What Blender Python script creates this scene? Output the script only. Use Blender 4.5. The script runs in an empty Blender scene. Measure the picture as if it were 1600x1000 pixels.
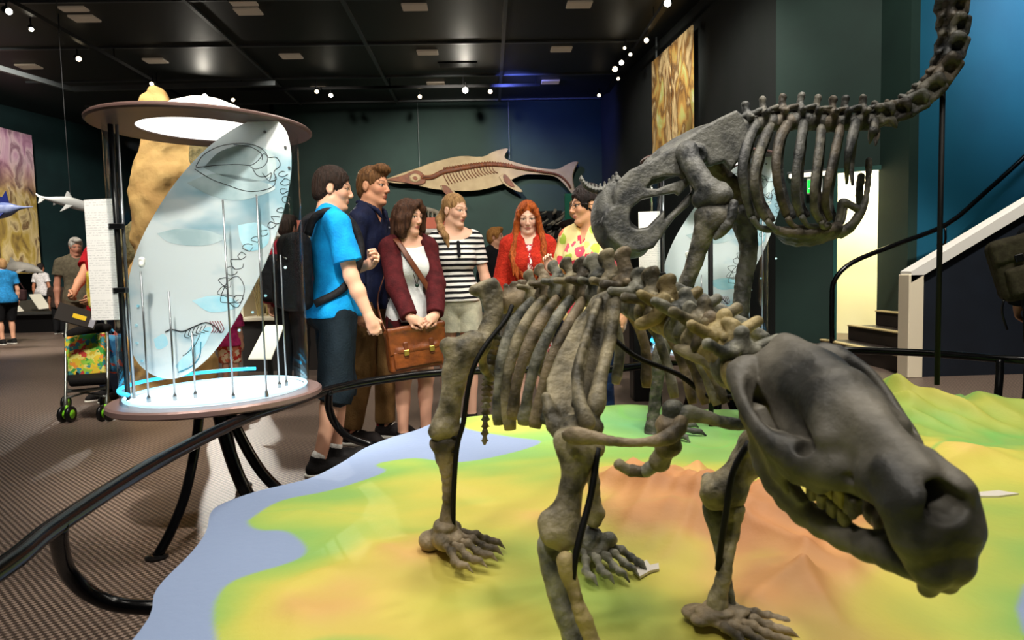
import bpy, math, random
import numpy as np
from math import sin, cos, pi, radians
from mathutils import Matrix, Vector
random.seed(4)
SC = bpy.context.scene
COL = SC.collection
V = lambda *a: np.array(a, float)

# ------------------------------------------------------------------ camera
FPX = 1067.0
CAMP = V(0, 0, 1.14)
def _basis(yaw=1.88, pitch=4.02, roll=1.4):
    y, p, r = radians(yaw), radians(pitch), radians(roll)
    f = V(sin(y)*cos(p), cos(y)*cos(p), -sin(p))
    R = V(cos(y), -sin(y), 0)
    U = np.cross(R, f)
    return f, cos(r)*R - sin(r)*U, sin(r)*R + cos(r)*U
CF, CR, CU = _basis()
def ray(px, py): return CF + CR*((px-800)/FPX) + CU*((500-py)/FPX)
def P(px, py, d): return CAMP + ray(px, py)*d
def G(px, py, z):
    r = ray(px, py)
    return CAMP + r*((z-1.14)/r[2])
def PY_(px, py, y):
    r = ray(px, py)
    return CAMP + r*(y/r[1])
cam_d = bpy.data.cameras.new('camera')
cam = bpy.data.objects.new('camera', cam_d); COL.objects.link(cam)
cam_d.sensor_width = 36; cam_d.lens = FPX*36/1600; cam_d.clip_start = .05; cam_d.clip_end = 60
M = Matrix.Identity(4)
for i in range(3):
    M[i][0], M[i][1], M[i][2], M[i][3] = CR[i], CU[i], -CF[i], CAMP[i]
cam.matrix_world = M
cam_d.dof.use_dof = True; cam_d.dof.focus_distance = 3.9; cam_d.dof.aperture_fstop = 5.6
SC.camera = cam
vs = SC.view_settings
vs.view_transform = 'Standard'; vs.look = 'None'; vs.gamma = 1; vs.exposure = 0.0; vs.use_curve_mapping = False

# ------------------------------------------------------------------ materials
def lin(c):
    return tuple((x/12.92 if x <= .04045 else ((x+.055)/1.055)**2.4) for x in [v/255 for v in c]) + (1,)
MATS = {}
def mat(name, col, rough=.6, metal=0, col2=None, scale=8, bump=0, bscale=None, emit=0, ecol=None, trans=0, alpha=1,
        vcol=False, detail=4, stretch=None, coat=0, contrast=(.35, .65), spec=.5, ior=1.45, sheen=0, tint=None):
    if name in MATS: return MATS[name]
    m = bpy.data.materials.new(name); m.use_nodes = True
    nt = m.node_tree; N = nt.nodes; L = nt.links
    b = N['Principled BSDF']
    b.inputs['Base Color'].default_value = lin(col)
    b.inputs['Roughness'].default_value = rough
    b.inputs['Metallic'].default_value = metal
    b.inputs['Specular IOR Level'].default_value = spec
    b.inputs['IOR'].default_value = ior
    b.inputs['Coat Weight'].default_value = coat
    b.inputs['Transmission Weight'].default_value = trans
    b.inputs['Alpha'].default_value = alpha
    if sheen: b.inputs['Sheen Weight'].default_value = sheen
    if emit:
        b.inputs['Emission Color'].default_value = lin(ecol or col)
        b.inputs['Emission Strength'].default_value = emit
    vec = None
    if col2 or bump or vcol:
        tc = N.new('ShaderNodeTexCoord'); vec = tc.outputs['Object']
        if stretch:
            mp = N.new('ShaderNodeMapping'); mp.inputs['Scale'].default_value = stretch
            L.new(vec, mp.inputs['Vector']); vec = mp.outputs['Vector']
    cout = None
    if vcol:
        at = N.new('ShaderNodeAttribute'); at.attribute_name = 'Col'; cout = at.outputs['Color']
        L.new(cout, b.inputs['Base Color'])
    if col2:
        nz = N.new('ShaderNodeTexNoise'); nz.inputs['Scale'].default_value = scale; nz.inputs['Detail'].default_value = detail
        L.new(vec, nz.inputs['Vector'])
        rp = N.new('ShaderNodeValToRGB'); rp.color_ramp.elements[0].position = contrast[0]; rp.color_ramp.elements[1].position = contrast[1]
        rp.color_ramp.elements[0].color = lin(col); rp.color_ramp.elements[1].color = lin(col2)
        L.new(nz.outputs['Fac'], rp.inputs['Fac'])
        if vcol:
            mx = N.new('ShaderNodeMix'); mx.data_type = 'RGBA'; mx.blend_type = 'MULTIPLY'; mx.inputs['Factor'].default_value = tint or .5
            L.new(cout, mx.inputs[6]); L.new(rp.outputs['Color'], mx.inputs[7]); L.new(mx.outputs[2], b.inputs['Base Color'])
        else:
            L.new(rp.outputs['Color'], b.inputs['Base Color'])
    if bump:
        n2 = N.new('ShaderNodeTexNoise'); n2.inputs['Scale'].default_value = bscale or scale*3; n2.inputs['Detail'].default_value = 5
        L.new(vec, n2.inputs['Vector'])
        bp = N.new('ShaderNodeBump'); bp.inputs['Strength'].default_value = bump; bp.inputs['Distance'].default_value = .02
        L.new(n2.outputs['Fac'], bp.inputs['Height']); L.new(bp.outputs['Normal'], b.inputs['Normal'])
    MATS[name] = m
    return m

# ------------------------------------------------------------------ objects
def mk(name, v, f, m=None, parent=None, vcol=None, smooth=True):
    """one mesh object; v in world coordinates, parented without moving"""
    v = np.asarray(v, float).reshape(-1, 3)
    if parent is not None:
        off = V(0, 0, 0); q = parent
        while q is not None:
            off = off + np.array(q.location); q = q.parent
        v = v - off
    me = bpy.data.meshes.new(name)
    if isinstance(f, np.ndarray):
        n = f.shape[1]; nf = len(f)
        me.vertices.add(len(v)); me.vertices.foreach_set('co', v.astype(np.float32).ravel())
        me.loops.add(nf*n); me.loops.foreach_set('vertex_index', f.astype(np.int32).ravel())
        me.polygons.add(nf); me.polygons.foreach_set('loop_start', np.arange(nf, dtype=np.int32)*n)
        me.update(calc_edges=True)
    else:
        me.from_pydata([tuple(x) for x in v], [], [tuple(x) for x in f]); me.update()
    me.validate()
    me.polygons.foreach_set('use_smooth', np.full(len(me.polygons), bool(smooth)))
    if vcol is not None:
        a = me.color_attributes.new('Col', 'FLOAT_COLOR', 'POINT')
        c = np.ones((len(v), 4), np.float32); c[:, :3] = vcol
        a.data.foreach_set('color', c.ravel())
    if m: me.materials.append(m)
    o = bpy.data.objects.new(name, me); COL.objects.link(o)
    if parent is not None: o.parent = parent
    return o
def tag(o, label=None, cat=None, group=None, kind=None):
    if label: o['label'] = label
    if cat: o['category'] = cat
    if group: o['group'] = group
    if kind: o['kind'] = kind
    return o
def thing(name, loc, label, cat, group=None):
    o = bpy.data.objects.new(name, None); COL.objects.link(o)
    o.location = [float(x) for x in loc]; o.empty_display_size = .1
    return tag(o, label, cat, group)
def kids(o): return [c for c in bpy.data.objects if c.parent == o]
def copy_tree(o, parent=None):
    ch = kids(o)
    c = o.copy(); COL.objects.link(c)
    if parent is not None: c.parent = parent
    for k in ch: copy_tree(k, c)
    return c

# ------------------------------------------------------------------ plain mesh builder
class MB:
    def __init__(s): s.v = []; s.f = []
    def add(s, v, f):
        n = len(s.v); s.v += [np.asarray(x, float) for x in v]; s.f += [tuple(i+n for i in q) for q in f]; return s
    def box(s, c, d, rot=None, bev=0):
        c = V(*c); x, y, z = [q/2 for q in d]
        if bev <= 0:
            v = [V(i*x, j*y, k*z) for i in (-1, 1) for j in (-1, 1) for k in (-1, 1)]
            f = [(0, 1, 3, 2), (4, 6, 7, 5), (0, 4, 5, 1), (2, 3, 7, 6), (0, 2, 6, 4), (1, 5, 7, 3)]
        else:
            b = min(bev, x*.9, y*.9, z*.9)
            prof = [(-z, 1), (-z+b, 0), (z-b, 0), (z, 1)]
            v = []; f = []
            ring = lambda e: [(-x+b, -y+e), (x-b, -y+e), (x-e, -y+b), (x-e, y-b), (x-b, y-e), (-x+b, y-e), (-x+e, y-b), (-x+e, -y+b)]
            for zz, q in prof: v += [V(a_, b_, zz) for a_, b_ in ring(b if q else 0)]
            for r in range(3):
                for i in range(8): f.append((r*8+i, r*8+(i+1) % 8, r*8+8+(i+1) % 8, r*8+8+i))
            f.append(tuple(range(7, -1, -1))); f.append(tuple(range(24, 32)))
        if rot is not None: v = [rot @ q for q in v]
        return s.add([c+q for q in v], f)
    def prism(s, poly, a, b):
        """poly: list of 3-d points; a,b offsets (vectors)"""
        n = len(poly); a = V(*a); b = V(*b)
        v = [V(*p)+a for p in poly]+[V(*p)+b for p in poly]
        f = [tuple(range(n))[::-1], tuple(range(n, 2*n))]+[(i, (i+1) % n, n+(i+1) % n, n+i) for i in range(n)]
        return s.add(v, f)
    def tube(s, pts, r, n=10, smooth=0, caps=True, flat=None, closed=False):
        v, f = loft(pts, r, n, smooth, caps, flat, closed); return s.add(v, f)
    def lathe(s, prof, c, n=32, axis=None, arc=2*pi, sx=1, sy=1, rotz=0):
        """prof: (r,z) list; lathed around z through c (or rotation matrix axis)"""
        c = V(*c); v = []; f = []; m = len(prof)
        for i in range(n):
            t = 2*pi*i/n
            for r, z in prof:
                q = V(r*cos(t)*sx, r*sin(t)*sy, z)
                if rotz: q = V(q[0]*cos(rotz)-q[1]*sin(rotz), q[0]*sin(rotz)+q[1]*cos(rotz), q[2])
                if axis is not None: q = axis @ q
                v.append(c+q)
        for i in range(n):
            j = (i+1) % n
            for k in range(m-1): f.append((i*m+k, j*m+k, j*m+k+1, i*m+k+1))
        if prof[0][0] > 1e-6: f.append(tuple(i*m for i in range(n))[::-1])
        if prof[-1][0] > 1e-6: f.append(tuple(i*m+m-1 for i in range(n)))
        return s.add(v, f)
    def build(s, name, m=None, parent=None, smooth=False, **k): return mk(name, s.v, s.f, m, parent, smooth=smooth, **k)

def cr(pts, k):
    """Catmull-Rom resample, k sub-steps per span; works on any dimension"""
    pts = np.asarray(pts, float)
    if k <= 1 or len(pts) < 3:
        if k > 1:
            return np.concatenate([pts[0]+(pts[1]-pts[0])*np.linspace(0, 1, k+1)[:, None]])
        return pts
    p = np.vstack([2*pts[0]-pts[1], pts, 2*pts[-1]-pts[-2]])
    out = []
    for i in range(1, len(p)-2):
        for j in range(k):
            t = j/k
            out.append(.5*((2*p[i])+(-p[i-1]+p[i+1])*t+(2*p[i-1]-5*p[i]+4*p[i+1]-p[i+2])*t*t+(-p[i-1]+3*p[i]-3*p[i+1]+p[i+2])*t**3))
    out.append(p[-2]); return np.array(out)
def loft(pts, r, n=10, smooth=0, caps=True, flat=None, closed=False):
    """tube along pts; r scalar or list; flat=(ratio, hint vector): radius along the hint is r*ratio"""
    pts = np.asarray(pts, float)
    r = np.full(len(pts), float(r)) if np.isscalar(r) else np.asarray(r, float)
    if smooth: 
        q = cr(np.column_stack([pts, r]), smooth); pts, r = q[:, :3], np.maximum(q[:, 3], 1e-4)
    m = len(pts)
    tg = np.gradient(pts, axis=0) if not closed else np.roll(pts, -1, 0)-np.roll(pts, 1, 0)
    tg /= np.linalg.norm(tg, axis=1)[:, None]+1e-12
    h = V(0, 0, 1) if abs(tg[0][2]) < .9 else V(1, 0, 0)
    if flat is not None: h = V(*flat[1])
    u = h-tg[0]*(h@tg[0]); u /= np.linalg.norm(u)+1e-12
    v = []; f = []
    for i in range(m):
        if flat is not None: u = V(*flat[1])
        u = u-tg[i]*(u@tg[i]); u /= np.linalg.norm(u)+1e-12
        w = np.cross(tg[i], u)
        for j in range(n):
            t = 2*pi*j/n
            v.append(pts[i]+u*cos(t)*r[i]*(flat[0] if flat else 1)+w*sin(t)*r[i])
    mm = m if closed else m-1
    for i in range(mm):
        a = i*n; b = ((i+1) % m)*n
        for j in range(n): f.append((a+j, a+(j+1) % n, b+(j+1) % n, b+j))
    if caps and not closed:
        f.append(tuple(range(n))[::-1]); f.append(tuple(range((m-1)*n, m*n)))
    return v, f
def rotz(a): return np.array([[cos(a), -sin(a), 0], [sin(a), cos(a), 0], [0, 0, 1]])
def rotx(a): return np.array([[1, 0, 0], [0, cos(a), -sin(a)], [0, sin(a), cos(a)]])
def roty(a): return np.array([[cos(a), 0, sin(a)], [0, 1, 0], [-sin(a), 0, cos(a)]])
def frame(x, up=(0, 0, 1)):
    """rotation whose columns are x, y(left), z(up)"""
    x = np.asarray(x, float); x = x/np.linalg.norm(x)
    z = V(*up)-x*(V(*up)@x); z /= np.linalg.norm(z)
    return np.column_stack([x, np.cross(z, x), z])
def unit(x): x = np.asarray(x, float); return x/(np.linalg.norm(x)+1e-12)

# ------------------------------------------------------------------ noise
def nz3(p, s=1, seed=0, octv=3):
    """cheap smooth noise from rotated sine products, about -1..1"""
    rs = np.random.RandomState(seed); out = 0; amp = 1; tot = 0
    for o in range(octv):
        for q in range(2):
            A = rs.normal(size=(3, 3)); A /= np.linalg.norm(A, axis=0)
            ph = rs.uniform(0, 6.28, 3)
            w = (p*s) @ A*1.9+ph
            out = out+amp*np.sin(w[..., 0]+.8*np.sin(w[..., 1]))*np.cos(w[..., 2]+.7*np.sin(w[..., 0]*.7)); tot += amp
        s = s*2.03; amp *= .5
    return out/tot*1.6

# ------------------------------------------------------------------ distance-field modelling (smooth unions -> one continuous surface)
class SDF:
    def __init__(s, h, k=.01): s.h = h; s.k = k; s.ops = []
    def _b(s, lo, hi, fn, k, sub): s.ops.append((np.asarray(lo, float), np.asarray(hi, float), fn, s.k if k is None else k, sub)); return s
    def cap(s, a, b, ra, rb=None, k=None, sub=False):
        a = V(*a); b = V(*b); rb = ra if rb is None else rb
        ba = b-a; l2 = ba@ba+1e-12
        def fn(X):
            pa = X-a; t = np.clip((pa@ba)/l2, 0, 1)
            return np.sqrt(((pa-t[..., None]*ba)**2).sum(-1))-(ra+(rb-ra)*t)
        m = max(ra, rb)
        return s._b(np.minimum(a, b)-m, np.maximum(a, b)+m, fn, k, sub)
    def ell(s, c, r, R=None, k=None, sub=False):
        c = V(*c); r = V(*r) if not np.isscalar(r) else V(r, r, r)
        e = r if R is None else np.sqrt(((R*r)**2).sum(1))
        def fn(X):
            q = X-c
            if R is not None: q = q @ R
            k0 = np.sqrt(((q/r)**2).sum(-1)); k1 = np.sqrt(((q/r**2)**2).sum(-1))+1e-9
            return k0*(k0-1)/k1
        return s._b(c-e, c+e, fn, k, sub)
    def box(s, c, hs, R=None, rd=0, k=None, sub=False):
        c = V(*c); hs = V(*hs); I = np.eye(3) if R is None else R
        e = (np.abs(I)*hs).sum(1)
        def fn(X):
            q = np.abs((X-c) @ I)-(hs-rd)
            return np.sqrt((np.maximum(q, 0)**2).sum(-1))+np.minimum(q.max(-1), 0)-rd
        return s._b(c-e, c+e, fn, k, sub)
    def chain(s, pts, r, k=None, smooth=0, sub=False):
        pts = np.asarray(pts, float); r = [r]*len(pts) if np.isscalar(r) else r
        if smooth:
            q = cr(np.column_stack([pts, r]), smooth); pts, r = q[:, :3], q[:, 3]
        for i in range(len(pts)-1): s.cap(pts[i], pts[i+1], r[i], r[i+1], k, sub)
        return s
    def mesh(s, amp=0, nscale=20, seed=0, infl=0, lo=None, hi=None, fieldfn=None):
        h = s.h; pad = 3*h+abs(infl)+amp
        L = np.min([o[0] for o in s.ops if not o[4]], 0)-pad-max(o[3] for o in s.ops)*.3
        H = np.max([o[1] for o in s.ops if not o[4]], 0)+pad+max(o[3] for o in s.ops)*.3
        if lo is not None: L = np.maximum(L, lo)
        if hi is not None: H = np.minimum(H, hi)
        n = np.ceil((H-L)/h).astype(int)+1
        ax = [L[i]+h*np.arange(n[i]) for i in range(3)]
        D = np.full(n, 9.0, np.float32)
        for a, b, fn, k, sub in s.ops:
            mg = k*1.1+3*h+abs(infl)*1.5+amp
            i0 = np.maximum(np.floor((a-mg-L)/h).astype(int), 0); i1 = np.minimum(np.ceil((b+mg-L)/h).astype(int)+1, n)
            if (i1 <= i0).any(): continue
            sl = tuple(slice(i0[q], i1[q]) for q in range(3))
            X = np.stack(np.meshgrid(*[ax[q][sl[q]] for q in range(3)], indexing='ij'), -1)
            d = fn(X); c = D[sl]
            if sub:
                d = -d
                if k > 0:
                    t = np.maximum(k-np.abs(c-d), 0)/k; D[sl] = np.maximum(c, d)+t*t*k*.25
                else: D[sl] = np.maximum(c, d)
            else:
                if k > 0:
                    t = np.maximum(k-np.abs(c-d), 0)/k; D[sl] = np.minimum(c, d)-t*t*k*.25
                else: D[sl] = np.minimum(c, d)
        D -= infl
        if amp or fieldfn:
            near = np.abs(D) < 4*h+amp
            I = np.argwhere(near); X = L+I*h
            if amp: D[near] += amp*nz3(X, nscale, seed)
            if fieldfn: D[near] = fieldfn(X, D[near])
        for q in range(3):
            sl = [slice(None)]*3
            for e in (0, -1):
                sl[q] = e; D[tuple(sl)] = np.maximum(D[tuple(sl)], h*.5)
        return surfnet(D, L, h)
def surfnet(D, L, h):
    S = (D < 0); n = np.array(D.shape)
    a = S.astype(np.int8)
    c = sum(a[i:n[0]-1+i, j:n[1]-1+j, k:n[2]-1+k] for i in (0, 1) for j in (0, 1) for k in (0, 1))
    act = (c > 0) & (c < 8)
    I = np.argwhere(act)
    idx = np.full(act.shape, -1, np.int32); idx[act] = np.arange(len(I))
    pos = np.zeros((len(I), 3)); cnt = np.zeros(len(I))
    corners = [(i, j, k) for i in (0, 1) for j in (0, 1) for k in (0, 1)]
    val = {q: D[I[:, 0]+q[0], I[:, 1]+q[1], I[:, 2]+q[2]] for q in corners}
    for q in corners:
        for ax in range(3):
            if q[ax]: continue
            w = list(q); w[ax] = 1; w = tuple(w)
            m = (val[q] < 0) != (val[w] < 0)
            t = val[q][m]/(val[q][m]-val[w][m])
            e = np.zeros((m.sum(), 3)); e[:] = q; e[:, ax] = t
            pos[m] += e; cnt[m] += 1
    v = L+(I+pos/cnt[:, None])*h
    fs = []
    for ax in range(3):
        o1, o2 = (ax+1) % 3, (ax+2) % 3
        A = [slice(None)]*3; B = [slice(None)]*3
        A[ax] = slice(0, -1); B[ax] = slice(1, None)
        s0 = S[tuple(A)]; s1 = S[tuple(B)]
        E = np.argwhere(s0 != s1)
        E = E[(E[:, o1] > 0) & (E[:, o2] > 0) & (E[:, o1] < n[o1]-1) & (E[:, o2] < n[o2]-1)]
        if not len(E): continue
        def g(d1, d2):
            q = E.copy(); q[:, o1] -= d1; q[:, o2] -= d2
            return idx[q[:, 0], q[:, 1], q[:, 2]]
        Q = np.stack([g(1, 1), g(0, 1), g(0, 0), g(1, 0)], 1)
        ins = s0[E[:, 0], E[:, 1], E[:, 2]]
        Q[~ins] = Q[~ins][:, ::-1]
        fs.append(Q)
    return v, np.concatenate(fs)
def tf(v, R=None, s=1, t=(0, 0, 0)):
    v = np.asarray(v, float)*s
    if R is not None: v = v @ np.asarray(R).T
    return v+V(*t)
def in_poly(x, y, poly):
    x = np.asarray(x); y = np.asarray(y); c = np.zeros(x.shape, bool); n = len(poly)
    for i in range(n):
        x1, y1 = poly[i]; x2, y2 = poly[(i+1) % n]
        if y1 == y2: continue
        m = ((y1 > y) != (y2 > y)) & (x < (x2-x1)*(y-y1)/(y2-y1)+x1); c ^= m
    return c
def poly_dist(x, y, poly, closed=True):
    d = np.full(np.asarray(x).shape, 9.0); n = len(poly)
    for i in range(n if closed else n-1):
        a = V(*poly[i]); b = V(*poly[(i+1) % n]); ba = b-a
        t = np.clip(((x-a[0])*ba[0]+(y-a[1])*ba[1])/(ba@ba+1e-12), 0, 1)
        d = np.minimum(d, np.hypot(x-a[0]-t*ba[0], y-a[1]-t*ba[1]))
    return d
def _plate(s, pts, th, k=None, sub=False, bow=0, nrm=None):
    """rounded plate over a 3-d polygon (near-planar); bow curves it along its normal"""
    pts = np.asarray(pts, float); c = pts.mean(0)
    if nrm is None: w = np.linalg.svd(pts-c)[2][2]
    else: w = unit(nrm)
    u = unit(np.cross(w, V(0, 0, 1) if abs(w[2]) < .9 else V(1, 0, 0))); v = np.cross(w, u)
    p2 = np.stack([(pts-c)@u, (pts-c)@v], 1); poly = [tuple(q) for q in p2]
    wp = (pts-c)@w
    A = np.column_stack([p2, np.ones(len(p2))]); co = np.linalg.lstsq(A, wp, rcond=None)[0]
    R2 = (p2**2).sum(1).max()
    def fn(X):
        q = X-c; a = q@u; b = q@v; ww = q@w-(co[0]*a+co[1]*b+co[2])-bow*(1-(a*a+b*b)/R2)
        ins = in_poly(a, b, poly); d = poly_dist(a, b, poly); d = np.where(ins, -d, d)+th*.6
        e = np.abs(ww)-th*.4
        return np.sqrt(np.maximum(d, 0)**2+np.maximum(e, 0)**2)+np.minimum(np.maximum(d, e), 0)-th*.6
    m = th+abs(bow)*1.3
    lo = pts.min(0)-m; hi = pts.max(0)+m
    return s._b(lo, hi, fn, k, sub)
SDF.plate = _plate
# ================================================================== setting
ZC = 6.0
def struct(name, mb, m, parent=None, smooth=False):
    o = mb.build(name, m, parent, smooth)
    if parent is None: o['kind'] = 'structure'
    return o
m_wall = mat('wall paint dark teal', (22, 52, 54), .75, col2=(17, 42, 45), scale=1.2, bump=.05, bscale=40)
m_wall_grey = mat('wall paint charcoal', (40, 44, 44), .8, col2=(34, 40, 38), scale=1.5, bump=.05, bscale=40)
m_wall_green = mat('wall paint dark green', (24, 50, 44), .75, col2=(19, 43, 38), scale=1.2, bump=.05, bscale=40)
m_wall_blue = mat('wall paint blue', (6, 92, 122), .7, col2=(5, 82, 112), scale=1.0, bump=.04, bscale=50)
m_ceil = mat('ceiling tile black', (44, 48, 48), .5, col2=(54, 57, 56), scale=60, contrast=(.3, .7))
m_black = mat('black paint', (12, 12, 13), .35)
m_black_gloss = mat('black gloss tube', (7, 7, 8), .22, coat=0, spec=.3)
m_gridbar = mat('ceiling bar grey', (104, 110, 112), .4, metal=.3)
m_white = mat('white paint', (232, 230, 224), .5)
m_cream = mat('cream paint', (236, 224, 198), .5)
m_darknavy = mat('stair panel navy', (20, 28, 40), .6, col2=(16, 23, 34), scale=3)

def floor_mat():
    m = bpy.data.materials.new('studded rubber floor'); m.use_nodes = True
    N = m.node_tree.nodes; L = m.node_tree.links; b = N['Principled BSDF']
    tc = N.new('ShaderNodeTexCoord'); mp = N.new('ShaderNodeMapping'); mp.inputs['Rotation'].default_value = (0, 0, .06)
    L.new(tc.outputs['Object'], mp.inputs['Vector'])
    sp = N.new('ShaderNodeSeparateXYZ'); L.new(mp.outputs['Vector'], sp.inputs[0])
    def mth(op, a, b_=None):
        n = N.new('ShaderNodeMath'); n.operation = op
        for i, q in enumerate((a, b_)):
            if q is None: continue
            if isinstance(q, (int, float)): n.inputs[i].default_value = q
            else: L.new(q, n.inputs[i])
        return n.outputs[0]
    k = 2*pi/.034
    sx = mth('SINE', mth('MULTIPLY', sp.outputs[0], k)); sy = mth('SINE', mth('MULTIPLY', sp.outputs[1], k*1.15))
    pr = mth('MULTIPLY', sx, sy)                       # staggered studs
    hgt = mth('ADD', mth('MULTIPLY', pr, 2.4), .2)
    cl = N.new('ShaderNodeClamp'); L.new(hgt, cl.inputs[0])
    nz = N.new('ShaderNodeTexNoise'); nz.inputs['Scale'].default_value = 1.3; nz.inputs['Detail'].default_value = 5; L.new(tc.outputs['Object'], nz.inputs['Vector'])
    mx = N.new('ShaderNodeMix'); mx.data_type = 'RGBA'; L.new(cl.outputs[0], mx.inputs['Factor'])
    mx.inputs[6].default_value = lin((66, 54, 47)); mx.inputs[7].default_value = lin((148, 128, 115))
    mw = N.new('ShaderNodeMix'); mw.data_type = 'RGBA'; mw.blend_type = 'MULTIPLY'; mw.inputs['Factor'].default_value = .25
    L.new(mx.outputs[2], mw.inputs[6]); L.new(nz.outputs['Fac'], mw.inputs[7]); L.new(mw.outputs[2], b.inputs['Base Color'])
    bp = N.new('ShaderNodeBump'); bp.inputs['Strength'].default_value = .6; bp.inputs['Distance'].default_value = .003
    L.new(cl.outputs[0], bp.inputs['Height']); L.new(bp.outputs['Normal'], b.inputs['Normal'])
    b.inputs['Roughness'].default_value = .42
    return m
fl = MB().box((-3, 11, -.05), (30, 32, .1)); struct('floor', fl, floor_mat())
ce = MB().box((-3, 11, ZC+.05), (30, 32, .1)); struct('ceiling', ce, m_ceil)
def wall(name, a, b, m, z1=ZC, z0=0, th=.12):
    a = V(*a, 0); b = V(*b, 0); d = unit(b-a); n = V(-d[1], d[0], 0)   # thickness grows to the left of a->b
    return struct(name, MB().prism([a+V(0, 0, z0), b+V(0, 0, z0), b+n*th+V(0, 0, z0), a+n*th+V(0, 0, z0)], (0, 0, 0), (0, 0, z1-z0)), m)
YB = 19.7
RX = 3.32
wall('wall_back', (4.2, YB), (-6.0, YB), m_wall_green, th=-.12)
# left bay goes deeper than the back wall
wall('wall_left_bay', (-6.0, YB), (-6.0, 24.9), m_wall, th=-.12)
wall('wall_left_rear', (-6.0, 24.9), (-15.2, 24.9), m_wall, th=-.12)
wall('wall_left', (-15.9, 8.2), (-11.55, 25.2), m_wall, th=.12)
# bulkhead below the ceiling at the left
bk = MB(); q0, q1 = G(-40, 98, 5.45), G(112, 142, 5.45); q2 = G(430, 133, 5.45)
struct('trim_1', MB().prism([q0, q1, q1+V(0, 0, .10), q0+V(0, 0, .10)], (0, 0, 0), (-.1, 0, 0)), m_gridbar)
struct('trim_2', MB().prism([q1, q2, q2+V(0, 0, .10), q1+V(0, 0, .10)], (0, 0, 0), (0, .1, 0)), m_gridbar)
# right wall and the splayed wall with the doorway
C1 = V(4.25, 10.0); C2 = V(5.72, 9.05)
wall('wall_right', tuple(C1), (RX, YB+.1), m_wall_grey, th=-.12)
dvec = unit(C2-C1)
def onw(px):   # distance along the splayed wall at a pixel column
    r = ray(px, 300); A = np.array([[r[0], -dvec[0]], [r[1], -dvec[1]]])
    s = np.linalg.solve(A, C1); return s[1]
sD0, sD1 = onw(1303), onw(1386)
zD = 2.47
pD0, pD1 = C1+dvec*sD0, C1+dvec*sD1
wall('wall_door_left', tuple(C1), tuple(pD0), m_wall_green)
wall('wall_door_right', tuple(pD1), tuple(C2), m_wall_green)
wall('wall_door_head', tuple(pD0), tuple(pD1), m_wall_green, z0=zD)
nrm = V(-dvec[1], dvec[0])
# lit corridor behind the doorway
m_corr = mat('corridor wall cream', (240, 236, 205), .7)
k0, k1 = pD0+nrm*.12, pD1+nrm*.12
kb0, kb1 = k0+nrm*1.6-dvec*.5, k1+nrm*1.6+dvec*1.15
wall('wall_corridor_back', tuple(kb0), tuple(kb1), m_corr, z1=3)
wall('wall_corridor_left', tuple(k0-dvec*.5), tuple(kb0), m_corr, z1=3)
wall('wall_corridor_right', tuple(k1+dvec*.2), tuple(kb1), m_corr, z1=3, th=-.12)
tc_ = (k0+kb1)/2
# door frame
fr = MB()
for pp in (pD0, pD1-dvec*.05):
    fr.prism([V(*pp, 0), V(*(pp+dvec*.05), 0), V(*(pp+dvec*.05-nrm*.03), 0), V(*(pp-nrm*.03), 0)], (0, 0, 0), (0, 0, zD))
fr.prism([V(*(pD0-nrm*.03), zD-.06), V(*(pD1-nrm*.03), zD-.06), V(*pD1, zD-.06), V(*pD0, zD-.06)], (0, 0, 0), (0, 0, .06))
struct('door_1', fr, mat('door frame teal', (30, 84, 78), .5))
# stair wall
wall('wall_stair', (5.5, 8.62), (11, 8.62), m_wall_blue)
wall('wall_stair_return', (5.5, 9.3), (5.5, 8.62), m_wall_green, th=-.12)
wall('wall_far_right', (11, 8.7), (11, 1), m_wall_green, th=.12)
# stair: steps, near stringer wall, newel
SY0, SY1 = 6.62, 8.6
m_tread = mat('stair tread dark', (40, 32, 28), .5, col2=(52, 42, 36), scale=6)
m_nose = mat('stair nosing straw', (214, 192, 138), .5)
SX = .21
st = thing('staircase', (5.5, 7.6, 0), 'dark staircase climbing right behind a white trimmed stringer wall', 'stairs')
NS = 11
for i in range(NS):
    x0 = 4.02+SX+.36*i; z1 = .175*(i+1)
    s_ = MB().box((x0+1.0-.0, (SY0+SY1)/2+.03, z1-.09), (2.0, SY1-SY0-.1, .175), bev=.008)
    t = s_.build('step', m_tread, st)
    MB().box((x0+.03, (SY0+SY1)/2+.03, z1+.003), (.085, SY1-SY0-.1, .022), bev=.006).build('nosing', m_nose, t)
sl = .58
zt = lambda x: 1.0+max(0, (x-4.0-SX))*sl
pan = MB().prism([V(3.96+SX, SY0, 0), V(9, SY0, 0), V(9, SY0, zt(9)-.06), V(3.96+SX, SY0, zt(3.96)-.06)], (0, -.03, 0), (0, .07, 0)).build('side_panel', m_darknavy, st)
MB().prism([V(3.92+SX, SY0, zt(3.96)-.06), V(9, SY0, zt(9)-.06), V(9, SY0, zt(9)+.07), V(3.92+SX, SY0, zt(3.96)+.05)], (0, -.07, 0), (0, .11, 0)).build('stringer_cap', m_white, st)
MB().box((3.975+SX, SY0+.02, .51), (.15, .18, 1.02), bev=.006).build('newel_post', m_cream, st)
hr = [P(1300, 545, 8.45), P(1300, 470, 8.45), P(1304, 438, 8.45), P(1332, 410, 8.45), P(1400, 382, 8.45), P(1480, 350, 8.45), P(1540, 300, 8.45), P(1605, 241, 8.45), P(1680, 170, 8.45)]
h_ = thing('stair_handrail', (hr[0][0], hr[0][1], .3), 'black curved tube handrail rising along the blue stair wall', 'handrail')
MB().tube(hr, .03, 10, 4).build('rail_tube', m_black_gloss, h_, True)
bq = P(1477, 352, 8.45)
MB().tube([bq, bq+V(0, 0, -.22), bq+V(0, .14, -.24)], .014, 8, 3).build('wall_bracket', m_black_gloss, h_, True)

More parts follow.
